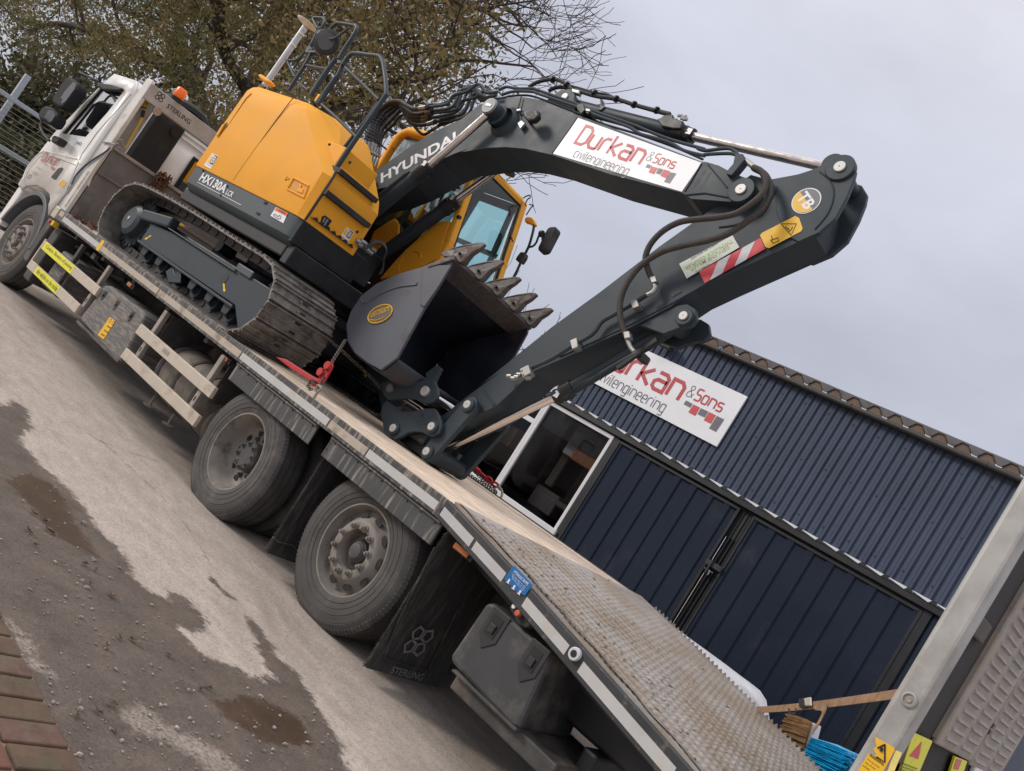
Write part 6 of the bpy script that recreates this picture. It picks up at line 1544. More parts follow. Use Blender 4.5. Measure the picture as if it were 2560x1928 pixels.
# --- bucket
Y0b = .65
nl = PY(Z5(815,205)[0], Y0b); fl_ = PY(Z5(1280,648)[0], 1.81); Dv = fl_-nl; Dv.z *= .6
outer = Z5(815,190,720,224,620,264,470,308,340,368,250,440,185,540,160,620,168,720,212,790,290,850,370,895)
mouth = Z5(470,822,520,730,595,592,640,510,720,390,800,250)
bk = bpy.data.objects.new('bucket', None); _link(bk, X, PY(Z5(450,600)[0], 1.2))
bkp = PY(Z5(450,600)[0], 1.2)
so_ = ys(outer, Y0b); sm_ = ys(mouth, Y0b)
B().prism(so_+sm_, (0,.026,0)).build('side_plate', bucketm, bk, bev=.006)
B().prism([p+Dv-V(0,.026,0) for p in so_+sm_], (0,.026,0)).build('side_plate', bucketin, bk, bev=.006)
shp = resample(smooth_path(so_+[sm_[0]], 3), .04); b = B(); n = len(shp)
b.add([p+V(0,.027,0) for p in shp]+[p+Dv-V(0,.028,0) for p in shp], [(i, i+1, n+i+1, n+i) for i in range(n-1)])
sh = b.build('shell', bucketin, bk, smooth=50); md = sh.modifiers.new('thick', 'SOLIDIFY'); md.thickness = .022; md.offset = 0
lipd = (PY(Z5(815,200)[0],Y0b)-PY(Z5(620,264)[0],Y0b)).normalized()
lp0 = PY(Z5(828,196)[0], Y0b)
B().prism([lp0-lipd*.22+V(0,-.004,0), lp0+V(0,-.004,0), lp0+V(.01,-.004,-.03), lp0-lipd*.22+V(.01,-.004,-.03)], Dv+V(0,.008,0)).build('cutting_edge', toothm, bk, bev=.005)
yplate('side_cutter', J1(1310,902,1400,870,1655,872,1500,1130,1332,1368,1282,1342,1300,1150), Y0b-.012, .014, bucketm, bk, .005)
yplate('side_cutter', J1(1365,870,1680,775,1690,800,1380,898), Y0b-.02, .02, toothm, bk, .005)
B().tube(smooth_path(ys(J1(575,1270,600,1312,640,1322,720,1270,820,1215,930,1165,1060,1128,1180,1112,1240,1105,1250,1080), Y0b-.001), 5), .0075, 8).build('weld_bead', bucketm, bk)
oc = ellipse_px(J1(811,1452)[0], 33, 19, R(-29))
ov = B().prism(ys(oc, Y0b-.004), (0,.006,0)).build('maker_badge', pm('badge_grey', (.12,.115,.10), .45), bk, bev=.002)
B().tube(ys(oc, Y0b-.006), .0055, 6, closed=True).build('badge_rim', yelst, ov)
O, exx, eyy, w = frame_y(J1(700,1500)[0], J1(925,1408)[0], Y0b-.006, .001); text('badge_lettering', 'GNV DIGBITS', O, exx, eyy, w, .042, yelst, ov, .01, .25)
B().tube(smooth_path(ys(J1(695,1470,760,1420,850,1390,925,1378), Y0b-.006)), .004, 5).build('badge_line', yelst, ov); B().tube(smooth_path(ys(J1(690,1520,760,1528,860,1490), Y0b-.006)), .004, 5).build('badge_line', yelst, ov)
tpx = J1(1560,762,1640,722,1720,690,1850,650,1990,612,2052,612,2074,634,2000,700,1915,748,1830,842,1792,866,1700,812,1600,800)
tsrc = B(); tp0 = ys(tpx, Y0b+.06)
cen = sum(tp0, Vector())/len(tp0); q = []
wid = lambda p: .043 if (p-tp0[0]).length < .18 else .043-.028*min(1, ((p-tp0[0]).length-.18)/.2)
n = len(tp0); vs = [p+V(0,-wid(p),0) for p in tp0]+[p+V(0,wid(p),0) for p in tp0]
tsrc.add(vs, [tuple(range(n)), tuple(range(2*n-1, n-1, -1))]+[(i, n+i, n+(i+1)%n, (i+1)%n) for i in range(n)])
th = tsrc.build('tooth', toothm, bk, bev=.008)
B().cyl(PY(J1(1740,718)[0], Y0b)+V(0,.002,0), PY(J1(1740,718)[0], Y0b)+V(0,.12,0), .013, 12).build('tooth_pin', black_ink, th); B().cyl(PY(J1(1672,768)[0], Y0b), PY(J1(1672,768)[0], Y0b)+V(0,.12,0), .016, 8).build('tooth_lock', rust, th)
Dt = Dv.copy()*((Dv.y-.12)/Dv.y)
for k in range(1, 5): copy_tree(th, Dt*(k/4), bk)
# ears on the bucket and quick hitch
def capsule(c0_, r0_, c1_, r1_, y0, y1, name, mat, par=X, bev=.006):
    d = (c1_-c0_); d.y = 0; a = math.atan2(d.z, d.x); pts = []
    for i in range(13): t = a+R(90)+R(180)*i/12; pts.append(V(c0_.x+r0_*math.cos(t), y0, c0_.z+r0_*math.sin(t)))
    for i in range(13): t = a-R(90)+R(180)*i/12; pts.append(V(c1_.x+r1_*math.cos(t), y0, c1_.z+r1_*math.sin(t)))
    return B().prism(pts, (0,y1-y0,0)).build(name, mat, par, bev=bev)
earpx = J6(140,520,300,470,500,470,610,490,680,470,690,440,682,395,760,335,800,308,832,304,868,336,812,450,792,492,818,570,828,640,815,690,775,735,700,756,630,735,560,702,450,692,330,702,240,712,190,660)
def ear_at(y): return B().prism([V(p.x,y,p.z) for p in ys(earpx, .96)], (0,.035,0))
e1 = ear_at(.96).build('bucket_ear', dgrey, bk, bev=.006); e2 = ear_at(1.47).build('bucket_ear', dgrey, bk, bev=.006)
for q, r_, pm_ in ((J6(265,575),.036,pm('grimy_pin',(.13,.13,.13),.5)),(J6(680,610),.040,steelpin)):
    c = PY(q[0], .95); B().lathe(V(c.x,.935,c.z), (0,1,0), [(0,.0001),(0,r_-.004),(.004,r_),(.03,r_)], 24).build('pin', pm_, bk, smooth=30); B().cyl((c.x,.96,c.z),(c.x,1.52,c.z),.032,20).build('pin_shaft', chrome, bk)
hpx = J6(165,770,220,720,330,790,400,848,500,852,600,832,700,812,790,815,832,880,868,960,872,1040,840,1115,760,1152,690,1125,640,1098,560,1090,470,1105,400,1148,320,1182,240,1150,185,1080,172,980,150,860)
for y in (.985, 1.46): B().prism([V(p.x,y,p.z) for p in ys(hpx, .985)], (0,.035,0)).build('hitch_plate', dgrey, X, bev=.006)
c = ys(hpx, .985); cc = sum(c, Vector())/len(c)
B().box((cc.x-.22,1.03,cc.z-.10),(cc.x+.2,1.45,cc.z+.10)).build('hitch_body', black, X, bev=.02)
for q in (J6(300,1050),J6(755,1030)): boss(q[0], .965, .99, .052, .033)
c = PY(J6(643,895)[0], .984); B().cyl(c, c+V(0,.01,0), .018, 14).build('hitch_hole', black_ink, X)
la, lb = PY(J6(1205,785)[0], 1.03), PY(J6(720,1340)[0], 1.03)
for y in (1.025, 1.435): capsule(la, .072, lb, .070, y, y+.045, 'side_link', dgrey, X)
boss(la, 1.005, 1.03, .055, .033); boss(lb, 1.005, 1.03, .055, .033)
B().cyl((la.x,1.07,la.z),(la.x,1.435,la.z),.06,20).build('link_boss', dgrey, X); B().cyl((lb.x,1.07,lb.z),(lb.x,1.435,lb.z),.065,20).build('link_boss', dgrey, X)
hA = PY(J6(300,1050)[0], 1.0)
capsule(lb, .065, hA, .06, 1.10, 1.40, 'h_link', black, X, .01)
capsule(V(e0.x,0,e0.z), .07, V(e0.x-dd.x*.12,0,e0.z-dd.z*.12), .05, 1.18, 1.32, 'rod_eye', dgrey, X)
for (a1,a2,a3,a4) in ((1365,585,1490,780),(1390,575,1515,770)): B().tube(ys(J6(a1,a2,a3,a4), AY0-.004), .006, 6).build('weld_bead', dgrey, X)
# --- cab
CN, CF = 1.60, 2.46
def xf(z): return float(np.interp(z, [1.95,2.85,3.72], [-2.52,-2.63,-2.95]))
cab_ = bpy.data.objects.new('cab', None); _link(cab_, X, V(-3.4, 2.0, 2.0))
cbl = pm('cab_trim_black', (.014,.015,.017), .5); cgrey = pm('cab_lining_grey', (.10,.105,.12), .8)
B().box((-4.28,CN,1.97),(-2.56,CF,2.12)).build('cab_floor', black, cab_, bev=.01)
for y in (CN+.03, CF-.03):
    B().bar((xf(2.0),y,2.0),(xf(2.85),y,2.85),.075,.085,(0,1,0)).build('cab_pillar', yellow, cab_, bev=.02)
    B().bar((xf(2.83),y,2.83),(xf(3.74),y,3.74),.075,.085,(0,1,0)).build('cab_pillar', yellow, cab_, bev=.02)
    B().bar((-4.22,y,2.1),(-4.29,y,3.62),.07,.09,(0,1,0)).build('cab_pillar', yellow, cab_, bev=.02)
    B().tube(smooth_path([V(-4.285,y,3.55),V(-4.27,y,3.68),V(-4.19,y,3.76),V(-4.05,y,3.785),V(-3.5,y,3.78),V(-3.02,y,3.74)], 4), .05, 10).build('roof_rail', yellow, cab_)
B().prism([V(-4.22,CN+.02,3.77),V(-4.15,CN+.02,3.83),V(-3.15,CN+.02,3.83),V(-2.97,CN+.02,3.775),V(-2.93,CN+.02,3.72),V(-4.2,CN+.02,3.73)], (0,CF-CN-.04,0)).build('cab_roof', yellow, cab_, bev=.02)
B().box((-4.2,CN+.05,3.69),(-2.99,CF-.05,3.725)).build('headlining', cgrey, cab_, smooth=0)
B().bar((-2.945,CN+.07,3.715),(-2.945,CF-.07,3.715),.05,.07).build('screen_header', yellow, cab_, bev=.015)
# windscreen
ws = [V(xf(2.30)+.02,CN+.075,2.30),V(xf(2.85)+.02,CN+.075,2.85),V(xf(3.68)+.02,CN+.075,3.68),V(xf(3.68)+.02,CF-.075,3.68),V(xf(2.85)+.02,CF-.075,2.85),V(xf(2.30)+.02,CF-.075,2.30)]
b = B(); b.add(ws, [(0,5,4,1),(1,4,3,2)]); b.build('windscreen', glass_cab, cab_, smooth=0)
b = B(); b.tube(ws, .016, 6, closed=True); b.build('screen_seal', cbl, cab_)
B().box((-2.60,CN+.07,2.0),(-2.56,CF-.07,2.30)).build('front_panel', yellow, cab_, bev=.015)
# near side: panels under the windows, seen behind the boom
yplate('cab_side_panel', J1(790,1040,950,850,1110,680,1200,600,1290,515,1400,415,1470,360,1530,338,1600,334,1650,345,1600,480,1515,775,1330,880,1000,1010), CN-.012, .05, yellow, cab_, .02)
yplate('cab_side_panel', J1(735,462,975,310,1018,345,1034,380,1018,568,930,640,700,800,600,900,560,890,640,700), CN-.01, .03, yellow, cab_, .012)
b = B(); b.tube(smooth_path(ys(J1(1215,698,1270,715,1295,745,1292,800), CN-.016), 4), .010, 6); b.tube(smooth_path(ys(J1(1040,960,1030,900,1060,820,1090,760), CN-.016), 4), .005, 6); b.build('panel_crease', yellow, cab_)
B().box((-4.2,CN+.02,2.1),(-2.66,CN+.035,2.72)).build('inner_side_panel', cbl, cab_, smooth=0)
B().box((-4.18,CN+.025,2.73),(-2.80,CN+.031,3.68)).build('side_window', glass('side_window_glass', (.5,.58,.56), .12), cab_, smooth=0)
B().bar((-3.42,CN+.02,2.7),(-3.50,CN+.02,3.7),.05,.04,(0,1,0)).build('window_bar', cbl, cab_)
B().prism([V(-4.22,CN+.05,2.1),V(-4.22,CF-.05,2.1),V(-4.24,CF-.05,2.95),V(-4.24,CN+.05,2.95)], (.02,0,0)).build('rear_wall', cgrey, cab_, smooth=0)
B().bar((-4.24,CN+.42,2.95),(-4.27,CN+.42,3.7),.20,.03,(1,0,0)).build('rear_mullion', cgrey, cab_)
# far side door: lower panel and framed window with bars
B().box((-4.2,CF-.05,2.0),(-2.70,CF-.02,2.55)).build('door_panel', cgrey, cab_, bev=.01)
for a_, c_, w_ in (((-3.62,CF-.03,2.55),(-3.66,CF-.03,3.7),.17),((-4.15,CF-.03,2.55),(-4.2,CF-.03,3.7),.12),((-2.80,CF-.03,2.6),(-3.02,CF-.03,3.6),.06),((-3.15,CF-.03,2.55),(-3.2,CF-.03,3.1),.035)):
    B().bar(a_, c_, w_, .03, (0,1,0)).build('door_frame', cgrey, cab_)
for z, x0, x1, w_ in ((3.10,-3.6,-2.85,.05),(3.64,-4.1,-2.98,.09),(2.72,-3.6,-2.72,.03)): B().bar((x0,CF-.035,z),(x1,CF-.035,z),.03,w_).build('door_frame', cgrey, cab_)
B().prism([V(-4.15,CF-.031,2.56),V(-2.68,CF-.031,2.56),V(-2.72,CF-.031,2.85),V(-3.02,CF-.031,3.62),V(-4.15,CF-.031,3.66)], (0,.004,0)).build('door_window', glass('door_glass', (.74,.93,.93), .0), cab_, smooth=0)
B().box((-3.95,1.85,2.1),(-3.80,2.3,2.95)).build('seat_back', rubberb, cab_, bev=.05); B().box((-3.85,1.85,2.4),(-3.35,2.3,2.55)).build('seat', rubberb, cab_, bev=.05)
B().tube(smooth_path([V(-2.72,CF-.07,3.30),V(-2.80,CF-.10,3.38),V(-2.84,CF-.07,3.50),V(-2.88,CF-.07,3.52)], 4), .008, 6).build('cable_loop', cbl, cab_)
B().tube(smooth_path([V(-2.72,CF-.10,2.62),V(-2.70,CF-.14,2.85),V(-2.78,CF-.14,3.1),V(-2.88,CF-.10,3.35)], 4), .013, 6).build('grab_handle', cbl, cab_)
for q in J2(140,625): c = PX(q, xf(3.05)+.03); B().cyl(c, c+V(.03,0,0), .02, 10).build('cab_stud', cbl, cab_)
# lights, brackets and mirror on the far front corner
yw = 2.52
mb_ = ys(J2(1060,640,1110,615,1160,630,1195,670,1205,720,1170,735,1110,700,1060,690), yw); B().prism(mb_, (0,.06,0)).build('mirror_bracket', yellow, cab_, bev=.012)
B().tube(smooth_path(ys(J2(1190,700,1192,760,1175,850,1130,1010,1090,1100,1010,1260,950,1390,880,1520), yw+.03), 4), .014, 8).build('mirror_arm', black, cab_)
B().tube(smooth_path(ys(J2(1120,1045,1180,1030,1225,980,1255,900,1280,850), yw+.03), 4), .011, 8).build('mirror_arm', black, cab_)
yplate('mirror', J2(1490,755,1500,775,1490,810,1360,1060,1330,1085,1265,1095,1245,1075,1250,1040,1290,960,1290,880,1340,850,1385,775,1420,760), yw, .10, rubberb, cab_, .02)
B().cyl(PY(J2(1280,860)[0], yw), PY(J2(1320,860)[0], yw), .035, 12).build('mirror_clamp', black, cab_)
yplate('mirror', J2(1005,1105,1065,1110,1050,1170,1010,1230,990,1250,975,1235,928,1215,960,1160), yw, .08, rubberb, cab_, .012)
for q in (J2(1045,365,1090,335,1140,325,1135,360,1105,380,1075,440,1085,470), J2(1130,450,1160,460,1185,465,1150,500,1110,560,1085,600)): B().tube(smooth_path(ys(q, 2.40), 4), .007, 5).build('antenna_wire', black, cab_)
B().box((-3.02,1.9,3.83),(-2.9,2.1,3.88)).build('roof_lamp', rubberb, cab_, bev=.01)
# --- guard rails, ladder hoops, mirror and mast
def rail(px, y, r=.021, name='guard_rail'): 
    yy = y if isinstance(y, (list, tuple)) else [y]*len(px)
    return B().tube(smooth_path([PY(p, q) for p, q in zip(px, yy)], 5), r, 10).build(name, dgrey, X)
rail(Z2(870,1342,1000,1150,1150,925,1280,735,1372,600,1385,575,1382,500,1368,400,1355,362,1335,345,1280,338,1195,328,1165,338,1140,365,1118,400), .14)
rail(Z2(1118,400,1085,470,1030,550,970,640), .16, .021); rail(Z2(1085,470,960,640), .16, .026)
rail(Z2(1135,415,1230,505,1340,612), .14, .014); rail(Z2(990,640,1090,730,1200,838), .15, .014); rail(Z2(1345,620,1260,740,1130,905), .17, .018)
rail(J4(440,1115,560,920,665,760,720,650,760,560), .42, .021); rail(J4(700,560,760,470,830,320,870,280), .45, .021); rail(J4(870,285,905,235,925,190,910,150,880,138,790,135,765,150,780,185,830,285), .45, .018)
rail(J4(735,1185,800,1080,900,925,1000,780,1070,690), .28, .024); rail(J4(1110,690,1180,570,1280,420,1345,310,1352,270,1330,235), .30, .022); rail(J4(1320,240,1250,225,1110,205,1070,220,1010,270,985,310), .38, .018)
rail(J4(940,405,1000,418,1060,405,1130,360,1260,262), .34, .012)
rail(J4(740,1140,850,950,960,800), .40, .016); rail(J4(680,775,980,830), [.42,.28], .016); rail(J4(410,705,530,705,600,660,650,590), .5, .015); rail(J4(420,720,520,930), .5, .013); rail(J4(560,1000,700,1110), .4, .013); rail(J4(500,820,640,620), .52, .012); rail(J4(870,300,960,310), .44, .012)
for q in (J4(660,540,720,500,740,545,680,580), J4(800,330,850,280,870,320,830,365), J4(1060,690,1200,700,1190,745,1050,740), J4(650,560,800,570,790,600,660,600)): yplate('rail_clamp', q, .33 if q[0][0] > 830 else .40, .06, black, X, .006)
mc = PY(J4(962,470)[0], .36)
md_ = (V(.50,-.84,-.1)).normalized(); mr = B().lathe(mc-md_*.04, md_, [(0,.0001),(0,.09),(.03,.125),(.055,.132),(.07,.128),(.075,.118),(.075,.0001)], 32).build('round_mirror', rubberb, X, smooth=40)
B().lathe(mc+md_*.036, md_, [(0,.0001),(0,.085),(-.004,.09)], 32).build('mirror_back', pm('mirror_back_grey', (.06,.062,.068), .55), mr, smooth=0)
B().cyl(PY(J4(112,1045)[0], .5), PY(J4(668,245)[0], .5), .033, 16).build('mast', pm('silver_mast', (.55,.56,.56), .35, metal=.5, var=.05), X)
for q in J4(500,500,610,350,640,290): c = PY(q, .5); d_ = (PY(J4(660,255)[0], .5)-PY(J4(112,1045)[0], .5)).normalized(); B().lathe(c-d_*.008, d_, [(0,.036),(.016,.036)], 14, True).build('mast_band', whiteplain, X)
c = PY(J4(690,222)[0], .5); B().lathe(c, d_, [(-.03,.04),(0,.06),(.0,.12),(.015,.125),(.02,.0001)], 28).build('mast_antenna', pm('antenna_cream', (.62,.6,.5), .5), X, smooth=30)
yplate('hood_strap', J4(830,1150,870,1160,810,1270,775,1245), .25, .03, yellow, X, .006)
# ================================================================ RAISED REAR RAMP (part of the lorry)
RX = 3.0
def rbox(px, x, th, name, mat, bev=0, par=T): return plate(name, xs(px, x), (-th, 0, 0), mat, par, bev)
rp = bpy.data.objects.new('tail_ramp', None); _link(rp, T, V(RX, .8, .7))
B().box((3.006,.20,.62),(3.126,.33,3.2)).build('ramp_beam', galv, rp, bev=.022, seg=3)
B().box((3.005,.335,.62),(3.018,2.4,3.1)).build('ramp_back', pm('dark_ramp_underside', (.020,.018,.017), .8, var=.3), rp, smooth=0)  # near-black panel stands in for the dark void between beam and treads
for z in (1.28,1.95,2.62): B().box((3.019,.336,z),(3.046,.92,z+.1)).build('ramp_crossbar', pm('grimy_crossbar', (.075,.06,.052), .75, var=.3), rp, bev=.01)
c = V(3.069, .198, 1.55); b = B(); b.lathe(c, (0,-1,0), [(0,.034),(.006,.031),(.008,.024),(.001,.021),(.001,.0001)], 28); b.build('lifting_eye', galv, rp, smooth=30); B().lathe(c, (0,-1,0), [(.0025,.014),(.006,.011),(.004,.0001)], 16).build('eye_bolt', galvd, rp)
def toothed(px, x, rows0, name):
    pl = xs(px, x); o = plate(name, pl, (-.03,0,0), galvd, rp, .01)
    return o
def trow(par, y0, y1, z0, z1, x, dz=.052, cols=2):
    b = B(); z = z0+.02
    k = 0
    while z < z1-.03:
        w = (y1-y0)/cols
        for c_ in range(cols):
            ya = y0+c_*w+.008+(.02 if k % 2 else 0); yb2 = ya+w*.74
            b.add([V(x,ya,z),V(x+.015,ya+.01,z+.007),V(x+.015,yb2-.01,z+.007),V(x,yb2,z),V(x,ya,z+.026),V(x,yb2,z+.026)], [(0,3,2,1),(1,2,5,4),(0,1,4),(3,5,2)])
        z += dz; k += 1
    tag(b.build('grip_teeth', galvd, par, smooth=0), kind='stuff')
bl = PX(K3(1155,775)[0], 3.05); br = PX(K3(1575,965)[0], 3.05)
t1 = B().box((3.02,bl.y,bl.z-.0),(3.05,br.y+.02,3.1)).build('tread_plate', galvd, rp, bev=.012)
B().box((2.99,bl.y-.005,bl.z+.02),(3.045,bl.y+.03,3.1)).build('tread_flange', galvd, rp, bev=.006)
trow(t1, bl.y+.09, br.y-.0, bl.z+.02, 3.0, 3.05, .054, 2)
b2r = PX(K3(1925,1090)[0], 3.05)
t2 = B().box((3.02,br.y+.045,br.z-.03),(3.05,b2r.y+.1,3.1)).build('tread_plate', galvd, rp, bev=.012)
trow(t2, br.y+.06, b2r.y+.08, br.z-.02, 3.0, 3.05, .054, 2)
for z in (1.62,1.66): B().cyl((3.06,br.y+.032,z),(3.06,br.y+.032,z+.03),.012,10).build('plate_hinge', galvd, rp)
# warning labels and marker board low on the ramp
wl_ = yplate('warning_label', K3(425,682,520,740,652,812,655,850,515,1110,330,1250,90,1250,215,1096,330,905,345,880,400,910,440,900,400,830,440,800,425,720), .1985, .0012, yelst, rp)
def xt(px): return ys(px, .197)
B().tube(xt(K3(540,775,538,985,440,925)), .0035, 5).build('warning_triangle', black_ink, rp); B().tube(xt(K3(540,775,450,820)), .0035, 5).build('warning_triangle', black_ink, rp); B().tube(xt(K3(508,815,490,860)), .006, 6).build('warning_mark', black_ink, rp)
O, exx, eyy, w = frame_y(K3(345,915)[0], K3(520,1035)[0], .198, .001); text('label_lettering', 'WARNING', O, exx, eyy, w, .014, black_ink, rp, .01)
for (a_, c_, s) in ((K3(325,965),K3(468,1065),'Moving ramps'),(K3(300,1000),K3(420,1085),'keep well clear'),(K3(270,1035),K3(350,1090),'at all times')):
    O, exx, eyy, w = frame_y(a_[0], c_[0], .198, .001); text('label_lettering', s, O, exx, eyy, w, .008, black_ink, rp)
yplate('pale_label', K3(672,845,742,872,735,900,640,1130,560,1130,610,985), .1985, .0012, pm('pale_yellow_label', (.72,.58,.18), .5, var=.1, vs=20), rp)
mk = rbox(K3(885,635,1112,738,960,1096,900,1230,690,1230,750,1050), RX+.05, .012, 'marker_board', hiviz)
rbox(K3(985,742,942,955,835,915), RX+.052, .0015, 'marker_triangle', pinkred)
O, exx, eyy, w = frame_x(K3(735,1010)[0], K3(915,1080)[0], RX+.0505, .001)
for k in range(4): text('marker_lettering', 'IIIIIIIIIII', O-eyy*k*.014, exx, eyy, w, .009, black_ink, rp)
rbox(K3(1385,925,1530,980,1440,1250,1280,1250), RX+.05, .012, 'marker_board', hiviz); rbox(K3(1400,950,1468,968,1420,1085,1365,1070), RX+.052, .0015, 'marker_triangle', pinkred)
rbox(K3(1640,1040,1760,1096,1760,1250,1560,1250), RX+.05, .03, 'white_lamp_housing', whiteplain, .01)

# ================================================================ STRAP, BROOMS, ROLL
A_ = V(1.74, 2.47, .985); E_ = PY(K4(1975,690)[0], .27)
sp_ = thing('ratchet_strap', tuple((A_+E_)/2), 'dirty brown webbing strap with ratchet buckle running to the ramp post', 'strap')
A_ = PY(K4(205,890)[0], 2.46); 
def web(pts, w, name):
    b = B(); up = V(0,0,1); vs = []
    for i, p in enumerate(pts):
        d = (pts[min(i+1,len(pts)-1)]-pts[max(i-1,0)]).normalized(); hn = V(E_.y-A_.y,-(E_.x-A_.x),0).normalized(); s = hn.cross(d).normalized()
        n = hn*.0015
        vs += [p+s*w/2+n, p-s*w/2+n, p-s*w/2-n, p+s*w/2-n]
    m = len(pts); fs = [(4*i+k,4*i+4+k,4*i+4+(k+1)%4,4*i+(k+1)%4) for i in range(m-1) for k in range(4)]+[(3,2,1,0),(4*m-4,4*m-3,4*m-2,4*m-1)]
    return b.add(vs, fs).build(name, strapm, sp_, smooth=30)
def along_strap(t): return A_.lerp(E_, t)
web([along_strap(t)+V(0,0,-.012*math.sin(math.pi*t)) for t in np.linspace(0,1,14)], .048, 'webbing')
def strap_px(u, v):  # point on the vertical plane of the strap
    n = V(E_.y-A_.y, -(E_.x-A_.x), 0).normalized(); d = _r2*((u-IMW/2)/FPX)-_u2*((v-IMH/2)/FPX)+_f
    return CAM+d*((A_-CAM).dot(n)/d.dot(n))
q = [strap_px(*p) for p in K4(860,770,940,755,945,860,870,865)]
nrm_ = (q[1]-q[0]).cross(q[3]-q[0]).normalized(); nrm_ = nrm_ if nrm_.y < 0 else -nrm_
B().prism([p+nrm_*.012 for p in q], nrm_*.012).build('ratchet_buckle', pm('cream_buckle', (.5,.46,.38), .5, metal=.2), sp_, bev=.004)
q = [strap_px(*p) for p in K4(790,780,850,770,870,870,800,880)]; B().prism([p+nrm_*.006 for p in q], nrm_*.02).build('ratchet_handle', black, sp_, bev=.003)
B().tube([strap_px(*p)+nrm_*.012 for p in K4(640,890,650,950,740,945,730,890)], .005, 6).build('ratchet_ring', black, sp_)
web(smooth_path([strap_px(*p)+nrm_*.01 for p in K4(1000,860,1075,865,1095,890,1080,950,1020,1070,940,1190)], 4), .045, 'webbing_tail')

def broom(base_px, y, tip_px, mat, label, nm, n, bs, seed):
    """head made of a base bar and splayed bristles, on a handle standing on the ground"""
    p0, p1 = [PY(q, y) for q in base_px]; tips = [PY(q, y) for q in tip_px]
    o = thing(nm, ((p0.x+p1.x)/2, y, 0), label, 'broom')
    d = (p1-p0).normalized(); g_ = random.Random(seed)
    B().bar(p0+V(0,.05,0), p1+V(0,.05,0), .16, .035, V(d.z,0,-d.x)).build('broom_base', bs, o, bev=.006)
    b = B()
    for k in range(n):
        s = g_.random(); w = g_.uniform(-.07,.16)
        r0 = p0.lerp(p1, s)+V(0,w,0); r1 = tips[0].lerp(tips[1], min(1, max(0, s+g_.uniform(-.08,.08))))+V(0,w*1.6,0)
        r1 = r0.lerp(r1, g_.uniform(.82,1.04)); m_ = r0.lerp(r1,.5)+V(g_.uniform(-.008,.008),g_.uniform(-.008,.008),g_.uniform(-.006,.012))
        b.tube([r0, m_, r1], [.0055,.006,.0045], 3, caps=True)
    tag(b.build('bristles', mat, o, smooth=40), kind='stuff')
    c = (p0+p1)/2; B().cyl((c.x-.02,y+.08,0),(c.x,y+.08,c.z-.01),.014,10).build('broom_handle', woodm, o)
    return o
blueb = pm('blue_bristle', (.012,.34,.62), .3, var=.35, vs=18, coat=.25); brownb = pm('brown_bristle', (.36,.20,.085), .7, var=.3, vs=22)
broom(K4(950,1255,790,1530), 2.75, K4(1470,1450,1350,1830), blueb, 'blue bristled broom head behind the ramp strap', 'broom', 900, black, 3)
broom(K4(935,1060,835,1430), 2.85, K4(640,960,500,1290), brownb, 'brown bristled broom head beside the blue one', 'broom', 900, whiteplain, 4)
wr = thing('wrapped_roll', (1.1, 3.05, 0), 'white plastic wrapped roll standing beyond the far edge of the tail', 'roll')
b = B(); yw_ = 3.05; rr_ = .22
a_ = PY(K4(560,1000)[0], yw_-.05); zc = .78
prof = []
for x, r in ((-.3,.235),(.6,.235),(1.1,.232),(1.36,.225),(1.46,.21),(1.54,.18),(1.60,.12),(1.66,.06),(1.70,.05)): prof.append((x, r))
n_ = 40; vs = []
for x, r in prof:
    for k in range(n_):
        a = 2*math.pi*k/n_; q = r*(1+(.06*math.sin(k*2.5+x*3) if x > 1.4 else .012*math.sin(k*1.7+x*8))); vs.append(V(x+.02, yw_+q*math.cos(a), zc+q*math.sin(a)))
b.add(vs, [(i*n_+k, i*n_+(k+1)%n_, (i+1)*n_+(k+1)%n_, (i+1)*n_+k) for i in range(len(prof)-1) for k in range(n_)]+[tuple(range(n_-1,-1,-1)), tuple((len(prof)-1)*n_+k for k in range(n_))])
b.build('plastic_wrap', whitew, wr, smooth=60)
for x in (0.0, 1.2):
    B().box((x,yw_-.25,0),(x+.1,yw_+.25,.545)).build('trestle', woodm, wr, bev=.006)

# ================================================================ CHAINS AND BINDERS
def link_ring(b, c, t, side, L_, W_, r, n=9, m=5):
    p = []
    for i in range(n):
        a = 2*math.pi*i/n; p.append(c+t*(math.cos(a)*L_/2)+side*(math.sin(a)*W_/2))
    b.tube(p, r, m, closed=True)
def chain(path, b, L_=.042, W_=.026, r=.0045):
    s = resample(smooth_path(path, 6), L_*.74)
    for i in range(len(s)-1):
        t = (s[i+1]-s[i]).normalized(); u = t.cross(V(0,0,1) if abs(t.z) < .9 else V(1,0,0)).normalized(); w = t.cross(u)
        a = (.7 if i % 2 else -.85); side = u*math.cos(a)+w*math.sin(a)
        link_ring(b, (s[i]+s[i+1])/2, t, side, L_, W_, r)
def chain_thing(name, path_list, mat, label, parts=None, **kw):
    pts = [p for q in path_list for p in q]; c = sum(pts, Vector())/len(pts)
    o = thing(name, (c.x, c.y, min(p.z for p in pts)), label, 'chain')
    b = B()
    for q in path_list: chain(q, b, **kw)
    tag(b.build('chain_links', mat, o, smooth=50), kind='stuff'); return o
yb1 = .10
hk = PY(Z4(1650,1600)[0], .05)
ct = chain_thing('tie_down_chain', [[PY(Z4(1640,1600)[0],.06), PY(Z4(1690,1500)[0],.10), PY(Z4(1730,1420)[0],.16), PY(Z4(1790,1320)[0],.35), PY(Z4(1835,1245)[0],.60)], [PY(Z4(1600,1590)[0],.07), PY(Z4(1575,1560)[0],.09), PY(Z4(1600,1530)[0],.1), PY(Z4(1640,1540)[0],.09)]], chainm, 'worn steel tie down chain rising from the near deck edge to the excavator')
B().tube(smooth_path([PY(q, .03) for q in Z4(1615,1650,1640,1610,1665,1585,1660,1565,1640,1560)], 4), .010, 8).build('chain_hook', pm('pale_rusty_hook', (.32,.24,.19), .7, var=.2, vs=30), ct)
